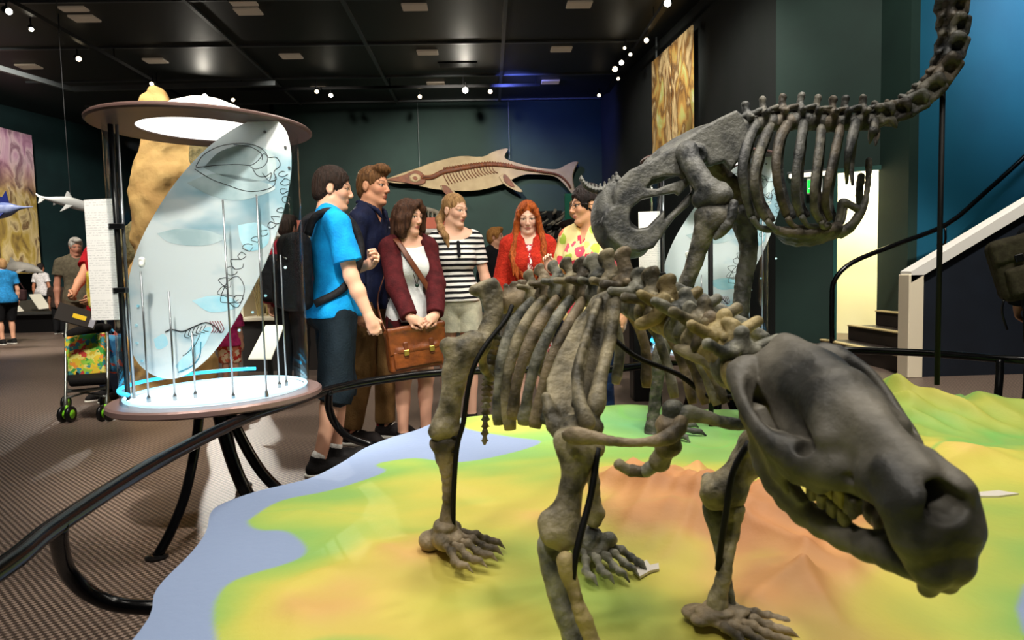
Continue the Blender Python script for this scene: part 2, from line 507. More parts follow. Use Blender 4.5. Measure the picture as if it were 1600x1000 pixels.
# ceiling bars (trim) and pale panels
tn = 3
def bar(a, b, w=.05, h=.05, m=m_gridbar):
    global tn
    a = V(*a); b = V(*b); d = unit(b-a); n = V(-d[1], d[0], 0)*w/2
    struct('trim_%d' % tn, MB().prism([a-n, b-n, b+n, a+n], (0, 0, -h), (0, 0, 0)), m); tn += 1
for px, py in ((294, 3), (536, 0), (789, 19)):
    x = G(px, py, ZC)[0]
    bar((x, 6, ZC), (x, YB, ZC), .07, .05)
for i in range(6):
    y = YB-.1-2.4*i
    bar((-11, y, ZC), (RX, y, ZC), .06, .04)
# lighting tracks (dark)
m_track = mat('lighting track black', (16, 17, 18), .45)
def track(a, b, label):
    a = V(*a); b = V(*b); d = unit(b-a); n = V(-d[1], d[0], 0)
    t = thing('lighting_track', (a+b)/2, label, 'lighting track', 'lighting tracks')
    m_ = MB()
    m_.prism([a-n*.05, b-n*.05, b+n*.05, a+n*.05], (0, 0, -.30), (0, 0, -.23))
    m_.build('track_bar', m_track, t)
    L_ = np.linalg.norm(b-a)
    for i in range(int(L_/1.8)+1):
        q = a+d*min(i*1.8+.1, L_)
        MB().tube([q+V(0, 0, -.24), q], .012, 6).build('drop_rod', m_track, t)
xa = G(27, 9, ZC-.25)[0]; xb = G(985, 88, ZC-.25)[0]
track((xa, 7.5, ZC), (xa+.1, 20, ZC), 'long black lighting track running back along the left of the ceiling')
track((xb, 7.5, ZC), (xb, 18, ZC), 'long black lighting track running back along the right of the ceiling')
yt = G(700, 141, ZC-.35)[1]
track((-6, yt, ZC), (1.4, yt, ZC), 'black lighting track running across the ceiling near the back wall')
m_panel = mat('ceiling panel pale', (196, 182, 162), .6, emit=.12, ecol=(196, 176, 150))  # panels are unlit; a faint glow is added to lift their tone
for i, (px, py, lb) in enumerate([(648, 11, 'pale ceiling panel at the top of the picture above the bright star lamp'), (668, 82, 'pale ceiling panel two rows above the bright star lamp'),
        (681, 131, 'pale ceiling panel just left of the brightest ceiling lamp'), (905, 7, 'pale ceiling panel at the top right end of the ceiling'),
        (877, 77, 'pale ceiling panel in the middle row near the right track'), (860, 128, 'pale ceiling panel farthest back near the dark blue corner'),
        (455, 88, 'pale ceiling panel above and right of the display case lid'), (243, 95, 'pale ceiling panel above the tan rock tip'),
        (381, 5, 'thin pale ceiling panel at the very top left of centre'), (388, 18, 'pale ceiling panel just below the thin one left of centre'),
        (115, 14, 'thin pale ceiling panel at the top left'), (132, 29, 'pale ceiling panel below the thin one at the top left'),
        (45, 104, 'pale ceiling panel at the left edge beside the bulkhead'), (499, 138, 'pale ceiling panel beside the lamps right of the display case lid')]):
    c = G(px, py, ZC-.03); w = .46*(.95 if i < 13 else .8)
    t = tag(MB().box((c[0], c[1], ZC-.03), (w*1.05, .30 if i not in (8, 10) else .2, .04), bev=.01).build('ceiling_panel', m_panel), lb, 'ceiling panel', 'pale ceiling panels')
# dark air vents
for px, py, lb in ((715, 100, 'black slotted air vent in the ceiling above the bright star lamp'),):
    c = G(px, py, ZC)
    t = thing('air_vent', (c[0], c[1], ZC), lb, 'air vent')
    MB().box((c[0], c[1], ZC-.015), (.9, .35, .03)).build('vent_frame', m_black, t)
    s_ = MB()
    for k in range(6): s_.box((c[0], c[1]-.13+.052*k, ZC-.034), (.84, .02, .01))
    s_.build('slats', m_track, t)

# ------------------------------------------------------------------ spotlights
m_lens = mat('lamp lens', (255, 250, 235), .4, emit=26, ecol=(255, 244, 220))
m_lens_hot = mat('lamp lens hot', (255, 250, 240), .4, emit=260, ecol=(255, 246, 228))
m_lens_dim = mat('lamp lens dim', (255, 240, 210), .4, emit=7, ecol=(255, 232, 190))
def spot_fixture(px, py, label, lens, aim=None, z=None, r=.075):
    r = r*.66
    c = G(px, py, (z or ZC-.45))
    aim = V(0, 6, .9) if aim is None else V(*aim)
    d = unit(aim-c)
    R = frame(-d, (0, 0, 1) if abs(d[2]) < .95 else (0, 1, 0))
    B = np.column_stack([R[:, 1], R[:, 2], R[:, 0]])           # z axis points back from the lens
    t = thing('spotlight', c, label, 'spotlight', 'ceiling spotlights')
    MB().lathe([(r*.92, .0), (r, -.012), (r, .03), (r, .16), (r*.72, .2), (r*.35, .21), (0, .21)], c, 16, axis=B).build('lamp_body', m_black, t, True)
    MB().lathe([(0, -.004), (r*.86, -.002)], c, 16, axis=B).build('lens', lens, t)
    MB().tube([c-d*.1, c-d*.1+V(0, 0, .17), V(c[0]-d[0]*.1, c[1]-d[1]*.1, ZC-.28)], .013, 6).build('bracket', m_black, t)
    return c
yw = (-.4, 5, .8)
S_ = [(14, 18, 'white lit spotlight at the far top left corner of the picture', m_lens, None, .085), (49, 46, 'slim spotlight pointing down right at the top left', m_lens, (-3, 6, .5), .06),
      (123, 92, 'dark spotlight hanging straight down with a small warm lens at the left', m_lens_dim, None, .085), (237, 131, 'spotlight above the tan rock tip', m_lens_dim, (-6, 6, 0), .075),
      (320, 151, 'dazzling spotlight right over the lid of the left display case', m_lens_hot, (-1.1, 3, 1.2), .10), (364, 156, 'small spotlight just right of the dazzling one over the display case lid', m_lens_dim, None, .075),
      (495, 143, 'flat floodlight left of a round lamp near the middle of the ceiling', m_lens_dim, (-2, 8, 0), .08), (517, 149, 'round lamp beside the flat floodlight left of the middle', m_lens, yw, .08),
      (656, 151, 'small lamp above the seam left of the brightest ceiling lamp', m_lens_dim, yw, .08), (727, 141, 'brightest ceiling lamp above the reptile relief', m_lens_hot, yw, .11),
      (766, 143, 'small warm lamp just right of the brightest ceiling lamp', m_lens_dim, yw, .085), (1043, 5, 'spotlight at the top edge on the right wall', m_lens, (0, 4, 1), .10),
      (1010, 63, 'spotlight upper on the right track', m_lens_dim, (0, 4, 1), .08), (985, 85, 'second spotlight down on the right track', m_lens_dim, yw, .06),
      (976, 75, 'tiny spotlight above the cluster on the right track', m_lens_dim, yw, .05), (971, 98, 'brightest of the cluster of spotlights on the right track', m_lens, yw, .085), (961, 108, 'large dim spotlight at the left of the right track cluster', m_lens_dim, (1, 5, 1), .10),
      (966, 123, 'small spotlight lowest in the right track cluster', m_lens_dim, yw, .06), (936, 149, 'last spotlight at the far end of the right track', m_lens_dim, (1, 5, 1), .07)]
FIX = [spot_fixture(px, py, lb, ln, aim, r=r) for px, py, lb, ln, aim, r in S_]
# ================================================================== relief map platform
Z0 = .28
vis = [(219, 985), (245, 920), (300, 862), (322, 830), (330, 800), (352, 785), (400, 768), (450, 756), (490, 745), (535, 722), (570, 700), (610, 684), (650, 672), (700, 655)]
OUT = [tuple(G(a, b, Z0)[:2]) for a, b in vis]
OUT = [(-1.15, -.05), (-1.0, .5), (-.88, 1.1)] + OUT + [(.1, 4.06), (.6, 4.0), (1.0, 3.98), (1.5, 3.97), (2.0, 4.08), (2.6, 4.1), (3.2, 3.85), (3.75, 3.2), (3.9, 2.2), (3.7, 1.0), (3.3, -.05)]
OUT = [tuple(q) for q in cr(OUT, 5)]
coast_px = [(720, 655), (730, 670), (800, 683), (845, 690), (805, 706), (720, 722), (650, 716), (600, 722), (588, 728), (600, 738), (520, 765), (440, 782), (395, 808), (388, 818), (405, 828), (445, 830), (470, 845), (478, 862), (455, 878), (370, 905), (340, 932), (333, 965), (338, 1000)]
LAND = [tuple(G(a, b, Z0)[:2]) for a, b in coast_px]
LAND = [tuple(q) for q in cr(LAND, 4)] + [(-.5, .9), (-.55, -.3), (2.0, -.3)] + [tuple(G(a, b, Z0)[:2]) for a, b in ((1640, 1010), (1600, 990), (1588, 950), (1600, 915), (1640, 880))] + [(4.5, 1.6), (4.5, 5), (-.1, 5)]
BL = []   # hills: centre px, radius along/across, height
def hill(px, py, rx, ry, h, ang=0): c = G(px, py, Z0); BL.append((c[0], c[1], rx, ry, h, ang))
hill(1010, 790, .20, .30, .085, .3); hill(1090, 815, .22, .22, .06, .2); hill(1180, 800, .16, .2, .045)
hill(1250, 880, .15, .22, .05, -.5); hill(1330, 830, .2, .15, .05, .4); hill(1210, 960, .12, .12, .035)
hill(1420, 660, .55, .22, .12, .1); hill(1560, 670, .4, .2, .10, -.2); hill(1350, 690, .4, .18, .06)
hill(1330, 655, .3, .12, .09); hill(1500, 720, .6, .12, .05); hill(960, 650, .3, .10, .05); hill(1080, 640, .25, .08, .05); hill(860, 660, .25, .08, .03)
hill(560, 900, .25, .1, .02, .3); hill(440, 975, .2, .12, .025); hill(640, 860, .2, .1, .02); hill(800, 820, .2, .14, .02)
SPUR = []
def spur(pts, w, a0, a1):
    q = np.array([G(a, b, Z0)[:2] for a, b in pts]); q = cr(q, 4); SPUR.append((q, w, np.linspace(a0, a1, len(q))))
spur([(935, 752), (985, 755), (1036, 757), (1065, 752), (1090, 748)], .05, .03, .05)
for s_ in ([(1062, 760), (1020, 800), (974, 845)], [(1084, 770), (1055, 815), (1016, 862)], [(1096, 800), (1075, 840), (1043, 880)], [(1030, 760), (990, 782), (950, 808)], [(990, 758), (960, 768), (925, 785)], [(1092, 750), (1112, 800), (1100, 850)], [(1190, 796), (1180, 820), (1160, 850)], [(1205, 800), (1215, 825), (1212, 850)],
           [(1291, 846), (1268, 872), (1247, 896), (1190, 898)], [(1256, 922), (1280, 950), (1310, 985)], [(1256, 922), (1215, 935), (1180, 965)], [(1291, 846), (1320, 880), (1330, 920)]): spur(s_, .030, .040, .012)
for s_ in ([(1340, 640), (1400, 655), (1440, 690)], [(1420, 625), (1450, 660), (1520, 690)], [(1500, 630), (1540, 665), (1600, 680)], [(1380, 690), (1450, 705), (1500, 700)], [(1460, 745), (1520, 728), (1600, 735)], [(1560, 650), (1590, 640), (1640, 650)]): spur(s_, .07, .05, .025)
def hmap(x, y, fine=True):
    x = np.asarray(x, float); y = np.asarray(y, float)
    ins = in_poly(x, y, LAND); dc = poly_dist(x, y, LAND)*np.where(ins, 1, 0)
    rise = np.minimum(dc, .18)/.18
    p = np.stack([x, y, 0*x], -1)
    mask = 0
    for cx, cy, rx, ry, h, a in BL:
        u = (x-cx)*cos(a)+(y-cy)*sin(a); w = -(x-cx)*sin(a)+(y-cy)*cos(a)
        mask = mask+h*np.exp(-(u/rx)**2-(w/ry)**2)
    sab = lambda n: np.sqrt(n*n+.08)
    rid = 1-sab(nz3(p, 4.2, 3, 2)); rid2 = 1-sab(nz3(p*V(1.6, .8, 1), 5, 8, 1))
    nr = nz3(p@np.array([[cos(.5), -sin(.5), 0], [sin(.5), cos(.5), 0], [0, 0, 1]])*V(1.5, .6, 1), 4.6, 14, 1); rg = 1/(1+(nr/.55)**2)
    sp = 0
    for q, w, a in SPUR:
        best = np.full(x.shape, 9.); aa = np.zeros(x.shape)
        for i in range(len(q)-1):
            e = q[i+1]-q[i]; t = np.clip(((x-q[i][0])*e[0]+(y-q[i][1])*e[1])/(e@e+1e-12), 0, 1); d = np.hypot(x-q[i][0]-t*e[0], y-q[i][1]-t*e[1]); m = d < best; best = np.where(m, d, best); aa = np.where(m, a[i]+(a[i+1]-a[i])*t, aa)
        wj = w*(1+.25*nz3(p, 9, 41, 1)); sp = sp+aa*np.exp(-(np.sqrt(best**2+.00012)/wj)**1.25)
    z = rise*(sp+.008+mask*(.25+.4*rid+.3*rid2+.62*rg)+.006*nz3(p, 5, 5, 3))
    return Z0+z
def map_colors(x, y, z):
    p = np.stack([x, y, 0*x], -1)
    S = lambda c: np.array(lin(c)[:3])
    ins = in_poly(x, y, LAND); dc = poly_dist(x, y, LAND)
    t = (z-Z0)/.13+.14*nz3(p, 2.2, 11, 3)+.13*nz3(p*V(.7, 2.2, 1), 3.1, 19, 2)+np.minimum(dc, .35)*.55
    far = np.clip((y-2.6)/1.0, 0, 1)*np.clip((x-.1)/.7, 0, 1)
    t = t-far*(.62+.25*np.clip((x-1.2)/.8, 0, 1))
    warm = 0
    for px, py, r, a in ((1050, 800, .42, .5), (1150, 850, .3, .35), (1280, 860, .32, .42), (1230, 960, .25, .4), (620, 865, .13, .3), (440, 980, .2, .28), (690, 870, .12, .25), (1330, 800, .3, .2), (560, 930, .14, .2), (1000, 990, .2, -.12), (900, 940, .2, -.1)):
        c = G(px, py, Z0); warm = warm+a*np.exp(-((x-c[0])**2+(y-c[1])**2)/r**2)
    t = t+.06+warm*(.8+.4*nz3(p, 6, 23, 2))
    t = t*(1-far)+far*(-.02+.24*np.tanh((t-.3)*.8)+.17*nz3(p, 2.4, 77, 2))
    ks = [(-.3, (104, 168, 112)), (.05, (140, 180, 88)), (.22, (172, 188, 84)), (.42, (202, 194, 86)), (.62, (210, 192, 92)), (.82, (216, 178, 102)), (1.05, (214, 158, 100)), (1.5, (204, 142, 92))]
    c = np.zeros((len(x), 3)); xs = [k for k, _ in ks]; cs = np.array([S(q) for _, q in ks])
    for i in range(3): c[:, i] = np.interp(t, xs, cs[:, i])
    riv = np.abs(nz3(p, 1.5, 31, 3)); w = np.clip(1-riv/.05, 0, 1)*np.clip(nz3(p, 1.1, 5, 1)+.35, 0, 1)*.75
    c = c*(1-w[:, None])+S((120, 186, 92))*w[:, None]
    wl = np.clip(.5+np.where(ins, dc, -dc)/.014, 0, 1)[:, None]
    sea = S((136, 154, 188))*(1+.04*nz3(p, 3, 2, 2))[:, None]
    c = c*wl+sea*(1-wl)
    return c
def build_map():
    h = .0105
    xs = np.arange(-1.3, 4.0, h); ys = np.arange(-.1, 4.5, h)
    X, Y = np.meshgrid(xs, ys, indexing='ij'); X = X.ravel(); Y = Y.ravel(); ny = len(ys)
    ins = in_poly(X, Y, OUT).reshape(len(xs), ny)
    q = ins[:-1, :-1] | ins[1:, :-1] | ins[:-1, 1:] | ins[1:, 1:]
    I = np.argwhere(q); a = I[:, 0]*ny+I[:, 1]
    F = np.stack([a, a+ny, a+ny+1, a+1], 1)
    used = np.unique(F); rm = np.full(len(X), -1); rm[used] = np.arange(len(used)); F = rm[F]
    x = X[used].copy(); y = Y[used].copy(); out = ~ins.ravel()[used]
    bx = x[out]; by = y[out]; best = np.full(bx.shape, 9.); nx = bx.copy(); nyv = by.copy()
    for i in range(len(OUT)):
        p = V(*OUT[i]); r = V(*OUT[(i+1) % len(OUT)]); e = r-p
        t = np.clip(((bx-p[0])*e[0]+(by-p[1])*e[1])/(e@e+1e-12), 0, 1)
        cx = p[0]+t*e[0]; cy = p[1]+t*e[1]; d = np.hypot(bx-cx, by-cy); m = d < best
        best[m] = d[m]; nx[m] = cx[m]; nyv[m] = cy[m]
    x[out] = nx; y[out] = nyv
    z = hmap(x, y); col = map_colors(x, y, z)
    mp = thing('relief_map', (1.2, 2.2, 0), 'large low relief map table with pale blue sea and green, yellow and orange land', 'relief map')
    mk('terrain', np.stack([x, y, z], 1), F, mat('map paint', (255, 255, 255), .62, vcol=True, bump=.12, bscale=35), mp, vcol=col)
    n = len(OUT); d = np.array(OUT); hz = hmap(d[:, 0], d[:, 1])
    c0 = d.mean(0); ins_ = d+(c0-d)/np.linalg.norm(c0-d, axis=1)[:, None]*.05
    v = [(a, b, c) for (a, b), c in zip(d, hz)]+[(a, b, Z0-.05) for a, b in d]+[(a, b, Z0-.06) for a, b in ins_]+[(a, b, .0) for a, b in ins_]
    f = []
    for k in range(3): f += [(k*n+i, k*n+(i+1) % n, k*n+n+(i+1) % n, k*n+n+i) for i in range(n)]
    f.append(tuple(range(3*n, 4*n))[::-1])
    mk('base', v, f, mat('map rim blue grey', (150, 160, 190), .6), mp, smooth=False)
    # pale town plates lying on the map
    for px, py, pl, lb in (((1008, 888), None, [(988, 884), (1003, 880), (1010, 876), (1016, 884), (1029, 881), (1030, 890), (1016, 893), (1000, 902), (990, 893)], 'white plate'), ((1560, 774), None, [(1525, 770), (1560, 767), (1592, 772), (1560, 776), (1528, 776)], 'white plate')):
        c = G(*px, Z0+.02); z = float(hmap(V(c[0]), V(c[1]))[0])
        pts = [G(a, b, z+.004) for a, b in pl]
        z = float(max(hmap(np.array([p[0] for p in pts]), np.array([p[1] for p in pts]))))
        pts = [G(a, b, z+.002) for a, b in pl]
        o = MB().prism(pts, (0, 0, -.004), (0, 0, .003)).build('town_plate', mat('map plate white', (214, 208, 198), .6), mp)
    return mp
MAP = build_map()
def hz_(x, y): return float(hmap(np.array([x]), np.array([y]))[0])

# ================================================================== guard rail
RZ = .54
rp = [G(a, b, RZ) for a, b in ((90, 820), (240, 725), (380, 655), (450, 631), (520, 608), (600, 593), (690, 582), (820, 577), (950, 577), (1040, 566), (1110, 566), (1200, 562), (1255, 553), (1305, 547), (1450, 552), (1600, 563))]
RAILP = [(-.98, .35, RZ), (-1.02, .95, RZ)] + [tuple(G(0, 890, RZ))] + [tuple(p) for p in rp] + [(3.75, 3.5, RZ), (4.1, 2.4, RZ)]
gr = thing('guard_rail', (-1.0, 2.5, 0), 'glossy black tubular guard rail curving low around the relief map', 'guard rail')
MB().tube(RAILP, .0245, 14, 6).build('rail_tube', m_black_gloss, gr, True)
for pts in ([(92, 821, RZ), (93, 850, .47), (104, 890, .36), (135, 924, .27), (180, 944, .215), (236, 949, .20), (262, 944, .2)],
            [(514, 611, RZ), (514, 637, .44), (524, 662, .34), (545, 683, .26), (578, 694, .21), (600, 696, .21)],
            [(1030, 567, RZ), (1029, 590, .47), (1029, 615, .38), (1029, 650, .26)],
            [(1562, 563, RZ), (1562, 585, .46), (1560, 610, .37), (1558, 640, .26)]):
    q = [G(*p) for p in pts]
    MB().tube(q, .0215, 12, 6).build('post', m_black_gloss, gr, True)

# ================================================================== display cases
CC = V(-1.283, 3.25, 0); CTH = .867; CA, CB = .494, .418
def ellp(k=1, n=72, z=0, a=CA, b=CB, c=CC, th=CTH):
    t = np.linspace(0, 2*pi, n, endpoint=False)
    x = a*k*np.cos(t); y = b*k*np.sin(t)
    return np.stack([c[0]+x*cos(th)-y*sin(th), c[1]+x*sin(th)+y*cos(th), np.full(n, z)], 1)
m_disc = mat('case disc mauve brown', (128, 104, 100), .34, metal=.35)
m_disc_under = mat('case lid brown', (84, 64, 60), .4, metal=.2)
m_steel = mat('brushed steel', (150, 152, 155), .3, metal=.9)
def glass_mat():
    m = bpy.data.materials.new('clear acrylic'); m.use_nodes = True; N = m.node_tree.nodes; L = m.node_tree.links
    N.remove(N['Principled BSDF'])
    tr = N.new('ShaderNodeBsdfTransparent'); tr.inputs[0].default_value = (.93, .96, .97, 1)
    gl = N.new('ShaderNodeBsdfGlossy'); gl.inputs['Roughness'].default_value = .06
    lw = N.new('ShaderNodeLayerWeight'); lw.inputs['Blend'].default_value = .12
    mx = N.new('ShaderNodeMixShader'); ml = N.new('ShaderNodeMath'); ml.operation = 'MULTIPLY'; ml.inputs[1].default_value = .4; L.new(lw.outputs['Fresnel'], ml.inputs[0]); L.new(ml.outputs[0], mx.inputs[0]); L.new(tr.outputs[0], mx.inputs[1]); L.new(gl.outputs[0], mx.inputs[2])
    L.new(mx.outputs[0], N['Material Output'].inputs[0]); return m
m_acr = glass_mat()
def frosted():
    m = bpy.data.materials.new('frosted panel'); m.use_nodes = True; N = m.node_tree.nodes; L = m.node_tree.links
    b = N['Principled BSDF']; out = N['Material Output']
    tc = N.new('ShaderNodeTexCoord'); mp = N.new('ShaderNodeMapping'); mp.inputs['Scale'].default_value = (1.6, 1.6, 3.2); L.new(tc.outputs['Object'], mp.inputs[0])
    nz = N.new('ShaderNodeTexNoise'); nz.inputs['Scale'].default_value = 1.5; nz.inputs['Detail'].default_value = 3; L.new(mp.outputs[0], nz.inputs['Vector'])
    rp = N.new('ShaderNodeValToRGB'); e = rp.color_ramp.elements
    e[0].position = .36; e[0].color = lin((168, 206, 220)); e[1].position = .50; e[1].color = lin((240, 246, 248)); L.new(nz.outputs['Fac'], rp.inputs[0])
    L.new(rp.outputs[0], b.inputs['Base Color']); b.inputs['Roughness'].default_value = .45
    t = N.new('ShaderNodeBsdfTranslucent'); L.new(rp.outputs[0], t.inputs[0])
    tr = N.new('ShaderNodeBsdfTransparent'); tr.inputs[0].default_value = (.9, .95, .97, 1)
    m1 = N.new('ShaderNodeMixShader'); m1.inputs[0].default_value = .5; L.new(b.outputs[0], m1.inputs[1]); L.new(t.outputs[0], m1.inputs[2])
    m2 = N.new('ShaderNodeMixShader'); m2.inputs[0].default_value = .05; L.new(m1.outputs[0], m2.inputs[1]); L.new(tr.outputs[0], m2.inputs[2])
    L.new(m2.outputs[0], out.inputs[0]); return m
m_frost = frosted()
m_glow = mat('case floor light', (240, 250, 255), .5, emit=1.25, ecol=(225, 246, 255))
m_cyan = mat('cyan light tube', (60, 200, 255), .4, emit=1.5, ecol=(60, 200, 255)); m_icy = mat('icy light tube', (190, 236, 255), .4, emit=1.2, ecol=(180, 232, 255))
m_dome = mat('lid diffuser added glow', (250, 246, 240), .5, emit=1.6, ecol=(255, 246, 238))  # emission stands in for the spotlight falling on the white lid
m_ink = mat('black drawn line', (22, 26, 30), .6)
m_inkred = mat('dark red drawn line', (120, 34, 50), .6)
m_inkblue = mat('teal drawn line', (40, 130, 160), .6)
m_patch = mat('grey blue printed patch', (150, 172, 178), .5, col2=(184, 200, 204), scale=9)
m_patch_blue = mat('sky blue printed patch', (140, 204, 226), .5, col2=(188, 222, 234), scale=9)
def strip(mb, lo, hi):
    n = len(lo); mb.add(list(lo)+list(hi), [(i, (i+1) % n, n+(i+1) % n, n+i) for i in range(n)])
def disc(z0, z1, k, kin=0, bev=.008):
    m = MB(); n = 72
    a = [ellp(k-.02, z=z0), ellp(k, z=z0+bev), ellp(k, z=z1-bev), ellp(k-.02, z=z1)]
    if kin: a = [ellp(kin, z=z0)]+a+[ellp(kin, z=z1)]
    v = [p for r in a for p in r]; f = []
    for r in range(len(a)-1): f += [(r*n+i, r*n+(i+1) % n, r*n+n+(i+1) % n, r*n+n+i) for i in range(n)]
    if kin: r = len(a)-1; f += [(r*n+i, r*n+(i+1) % n, (i+1) % n, i) for i in range(n)]
    else: f += [tuple(range(n))[::-1], tuple(range((len(a)-1)*n, len(a)*n))]
    return m.add(v, f)
ZB_, ZT_ = .602, 1.845
def text_mat():
    m = bpy.data.materials.new('printed text board'); m.use_nodes = True; N = m.node_tree.nodes; L = m.node_tree.links; b = N['Principled BSDF']
    tc = N.new('ShaderNodeTexCoord'); sp = N.new('ShaderNodeSeparateXYZ'); L.new(tc.outputs['Object'], sp.inputs[0])
    def mth(op, a, b_=None):
        n = N.new('ShaderNodeMath'); n.operation = op
        for i, q in enumerate((a, b_)):
            if q is None: continue
            if isinstance(q, (int, float)): n.inputs[i].default_value = q
            else: L.new(q, n.inputs[i])
        return n.outputs[0]
    row = mth('GREATER_THAN', mth('SINE', mth('MULTIPLY', sp.outputs[2], 2*pi/.011)), .25)
    nz = N.new('ShaderNodeTexNoise'); nz.inputs['Scale'].default_value = 130; L.new(tc.outputs['Object'], nz.inputs['Vector'])
    wd = mth('GREATER_THAN', nz.outputs['Fac'], .47)
    para = mth('LESS_THAN', mth('SINE', mth('MULTIPLY', sp.outputs[2], 2*pi/.13)), .9)
    f = mth('MULTIPLY', mth('MULTIPLY', row, wd), mth('MULTIPLY', para, .38))
    mx = N.new('ShaderNodeMix'); mx.data_type = 'RGBA'; L.new(f, mx.inputs['Factor']); mx.inputs[6].default_value = lin((228, 228, 226)); mx.inputs[7].default_value = lin((150, 152, 156))
    L.new(mx.outputs[2], b.inputs['Base Color']); b.inputs['Roughness'].default_value = .5; return m
m_text = text_mat()
def display_case():
    t = thing('display_case', CC, 'tall round acrylic display case with glowing base and wide brown lid at the left', 'display case', None)
    disc(ZB_-.035, ZB_, .985).build('base_disc', m_disc, t)
    disc(ZB_+.001, ZB_+.012, .80).build('light_floor', m_glow, t)
    cy = ellp(.825, z=ZB_+.016); MB().tube(cy, .008, 8, closed=True).build('light_ring', m_icy, t, True)
    cy = ellp(.86, n=72, z=ZB_+.06)[8:38]; MB().tube(cy, .009, 8).build('light_tube', m_cyan, t, True)
    disc(ZT_-.02, ZT_+.004, 1.0, .60).build('lid_ring', m_disc_under, t)
    # shallow dome in the lid, glowing in place of the spotlight above
    v = []; f = []; n = 72; rr = [(.62, .004), (.47, .012), (.42, .05), (.32, .09), (.17, .118), (.02, .125)]
    for k, z in rr: v += list(ellp(k, z=ZT_+z))
    for r in range(len(rr)-1): f += [(r*n+i, r*n+(i+1) % n, r*n+n+(i+1) % n, r*n+n+i) for i in range(n)]
    f.append(tuple(range((len(rr)-1)*n, len(rr)*n)))
    mk('lid_dome', v, f, m_dome, t)
    disc(ZT_-.016, ZT_-.012, .605, bev=.001).build('diffuser', m_dome, t)
    m = MB(); a, b = ellp(.86, z=ZB_+.004), ellp(.86, z=ZT_-.022); strip(m, a, b)
    m.build('acrylic_wall', m_acr, t, True)
    # posts
    pa, pb = P(173, 180, 3.02), P(199, 632, 3.02)
    xm = (pa+pb)/2; xm = V(xm[0], xm[1], 0)
    MB().tube([xm+V(0, 0, ZB_-.01), xm+V(0, 0, ZT_)], .011, 10).build('post', m_black, t, True)
    MB().tube([xm+V(.022, .01, ZB_), xm+V(.022, .01, ZT_-.02)], .007, 10).build('chrome_strip', m_steel, t, True)
    # frosted oval panel
    op = [(430, 185), (447, 205), (455, 240), (453, 285), (440, 340), (420, 398), (398, 445), (365, 505), (332, 552), (300, 580), (270, 592), (238, 585), (213, 562), (200, 525), (196, 480), (203, 430), (218, 382), (242, 335), (275, 285), (315, 240), (355, 208), (395, 188)]
    op = cr(op+[op[0]], 4)[:-1]; dp = 3.27
    nn = V(CF[0], CF[1], 0); nn /= np.linalg.norm(nn)
    def onp(px, py, e=0):     # point on the upright panel plane through the case axis
        r = ray(px, py); c = V(CC[0], CC[1], 0)+nn*(e-.15)
        return CAMP+r*(((c-CAMP)@nn)/(r@nn))
    pts = [onp(a, b) for a, b in op]
    pan = MB().prism(pts, nn*-.004, nn*.004).build('oval_panel', m_frost, t)
    def line(px, m=m_ink, r=.0016, k=4, name='drawn_line'):
        return MB().tube([onp(a, b, -.005) for a, b in px], r, 5, k).build(name, m, pan, True)
    def patch(px, m, e=-.0045, name='printed_patch'):
        q = cr(list(px)+[px[0]], 4)[:-1]
        return MB().prism([onp(a, b, e) for a, b in q], nn*-.0004, nn*.0004).build(name, m, pan)
    patch([(292, 286), (330, 272), (375, 276), (430, 292), (405, 306), (370, 313), (330, 306)], m_patch)
    patch([(318, 262), (345, 236), (390, 226), (425, 240), (430, 268), (400, 284), (350, 276)], m_patch)
    patch([(245, 365), (275, 358), (320, 360), (350, 372), (318, 384), (268, 380)], m_patch)
    patch([(372, 352), (400, 348), (420, 360), (416, 384), (390, 392), (376, 376)], m_patch_blue)
    patch([(300, 470), (330, 462), (362, 466), (372, 480), (330, 488)], m_patch_blue)
    patch([(274, 572), (296, 545), (316, 516), (330, 512), (322, 535), (300, 566), (284, 582)], m_patch_blue)
    patch([(240, 530), (256, 522), (262, 538), (246, 546)], m_patch_blue)
    # head with a long snout, drawn in ink
    line([(306, 260), (318, 242), (345, 228), (380, 224), (405, 230), (418, 244), (414, 258), (400, 264), (390, 260)])
    line([(306, 262), (340, 258), (372, 257), (392, 258), (404, 250), (412, 240), (420, 246), (432, 246), (438, 258), (428, 268), (432, 280), (420, 284)])
    line([(304, 264), (330, 280), (352, 288), (382, 298), (408, 298), (428, 290), (430, 276)])
    line([(394, 262), (402, 274), (414, 276), (424, 270), (420, 282), (410, 270)]); line([(365, 226), (392, 230), (408, 240), (410, 250)])
    # chain of vertebrae
    vx = [(442, 272), (446, 284), (444, 298), (446, 312), (440, 328), (432, 342), (424, 352), (412, 364), (400, 374), (388, 386), (378, 400), (370, 412), (362, 424), (352, 440), (350, 456), (358, 468), (372, 466)]
    for i, (a, b) in enumerate(vx):
        r = 7+4*(i > 10)+2*(i % 2); rs = random.Random(i)
        q = [(a+r*cos(u)*rs.uniform(.5, 1.15), b+r*.75*sin(u)*rs.uniform(.5, 1.2)) for u in np.linspace(0, 5.6, 7)]
        line(q, m_ink, .0014)
    line([(345, 462), (356, 440), (372, 432), (382, 452), (372, 480), (356, 472)]); 
    # small running skeleton
    line([(258, 519), (268, 515), (285, 518), (300, 512), (322, 504), (338, 512), (345, 520)], m_ink, .003)
    for k in range(6): line([(292+6*k, 515-1.5*k), (288+6*k, 526-2*k), (296+6*k, 528-2*k)], m_ink, .0016, 2)
    for k in range(5): line([(328+4*k, 502), (334+4*k, 514), (330+4*k, 520)], m_inkred, .0018, 2)
    line([(312, 524), (304, 540), (292, 552), (286, 556)], m_ink, .0016); line([(278, 582), (300, 572), (312, 556), (314, 534)], m_inkblue, .0028)
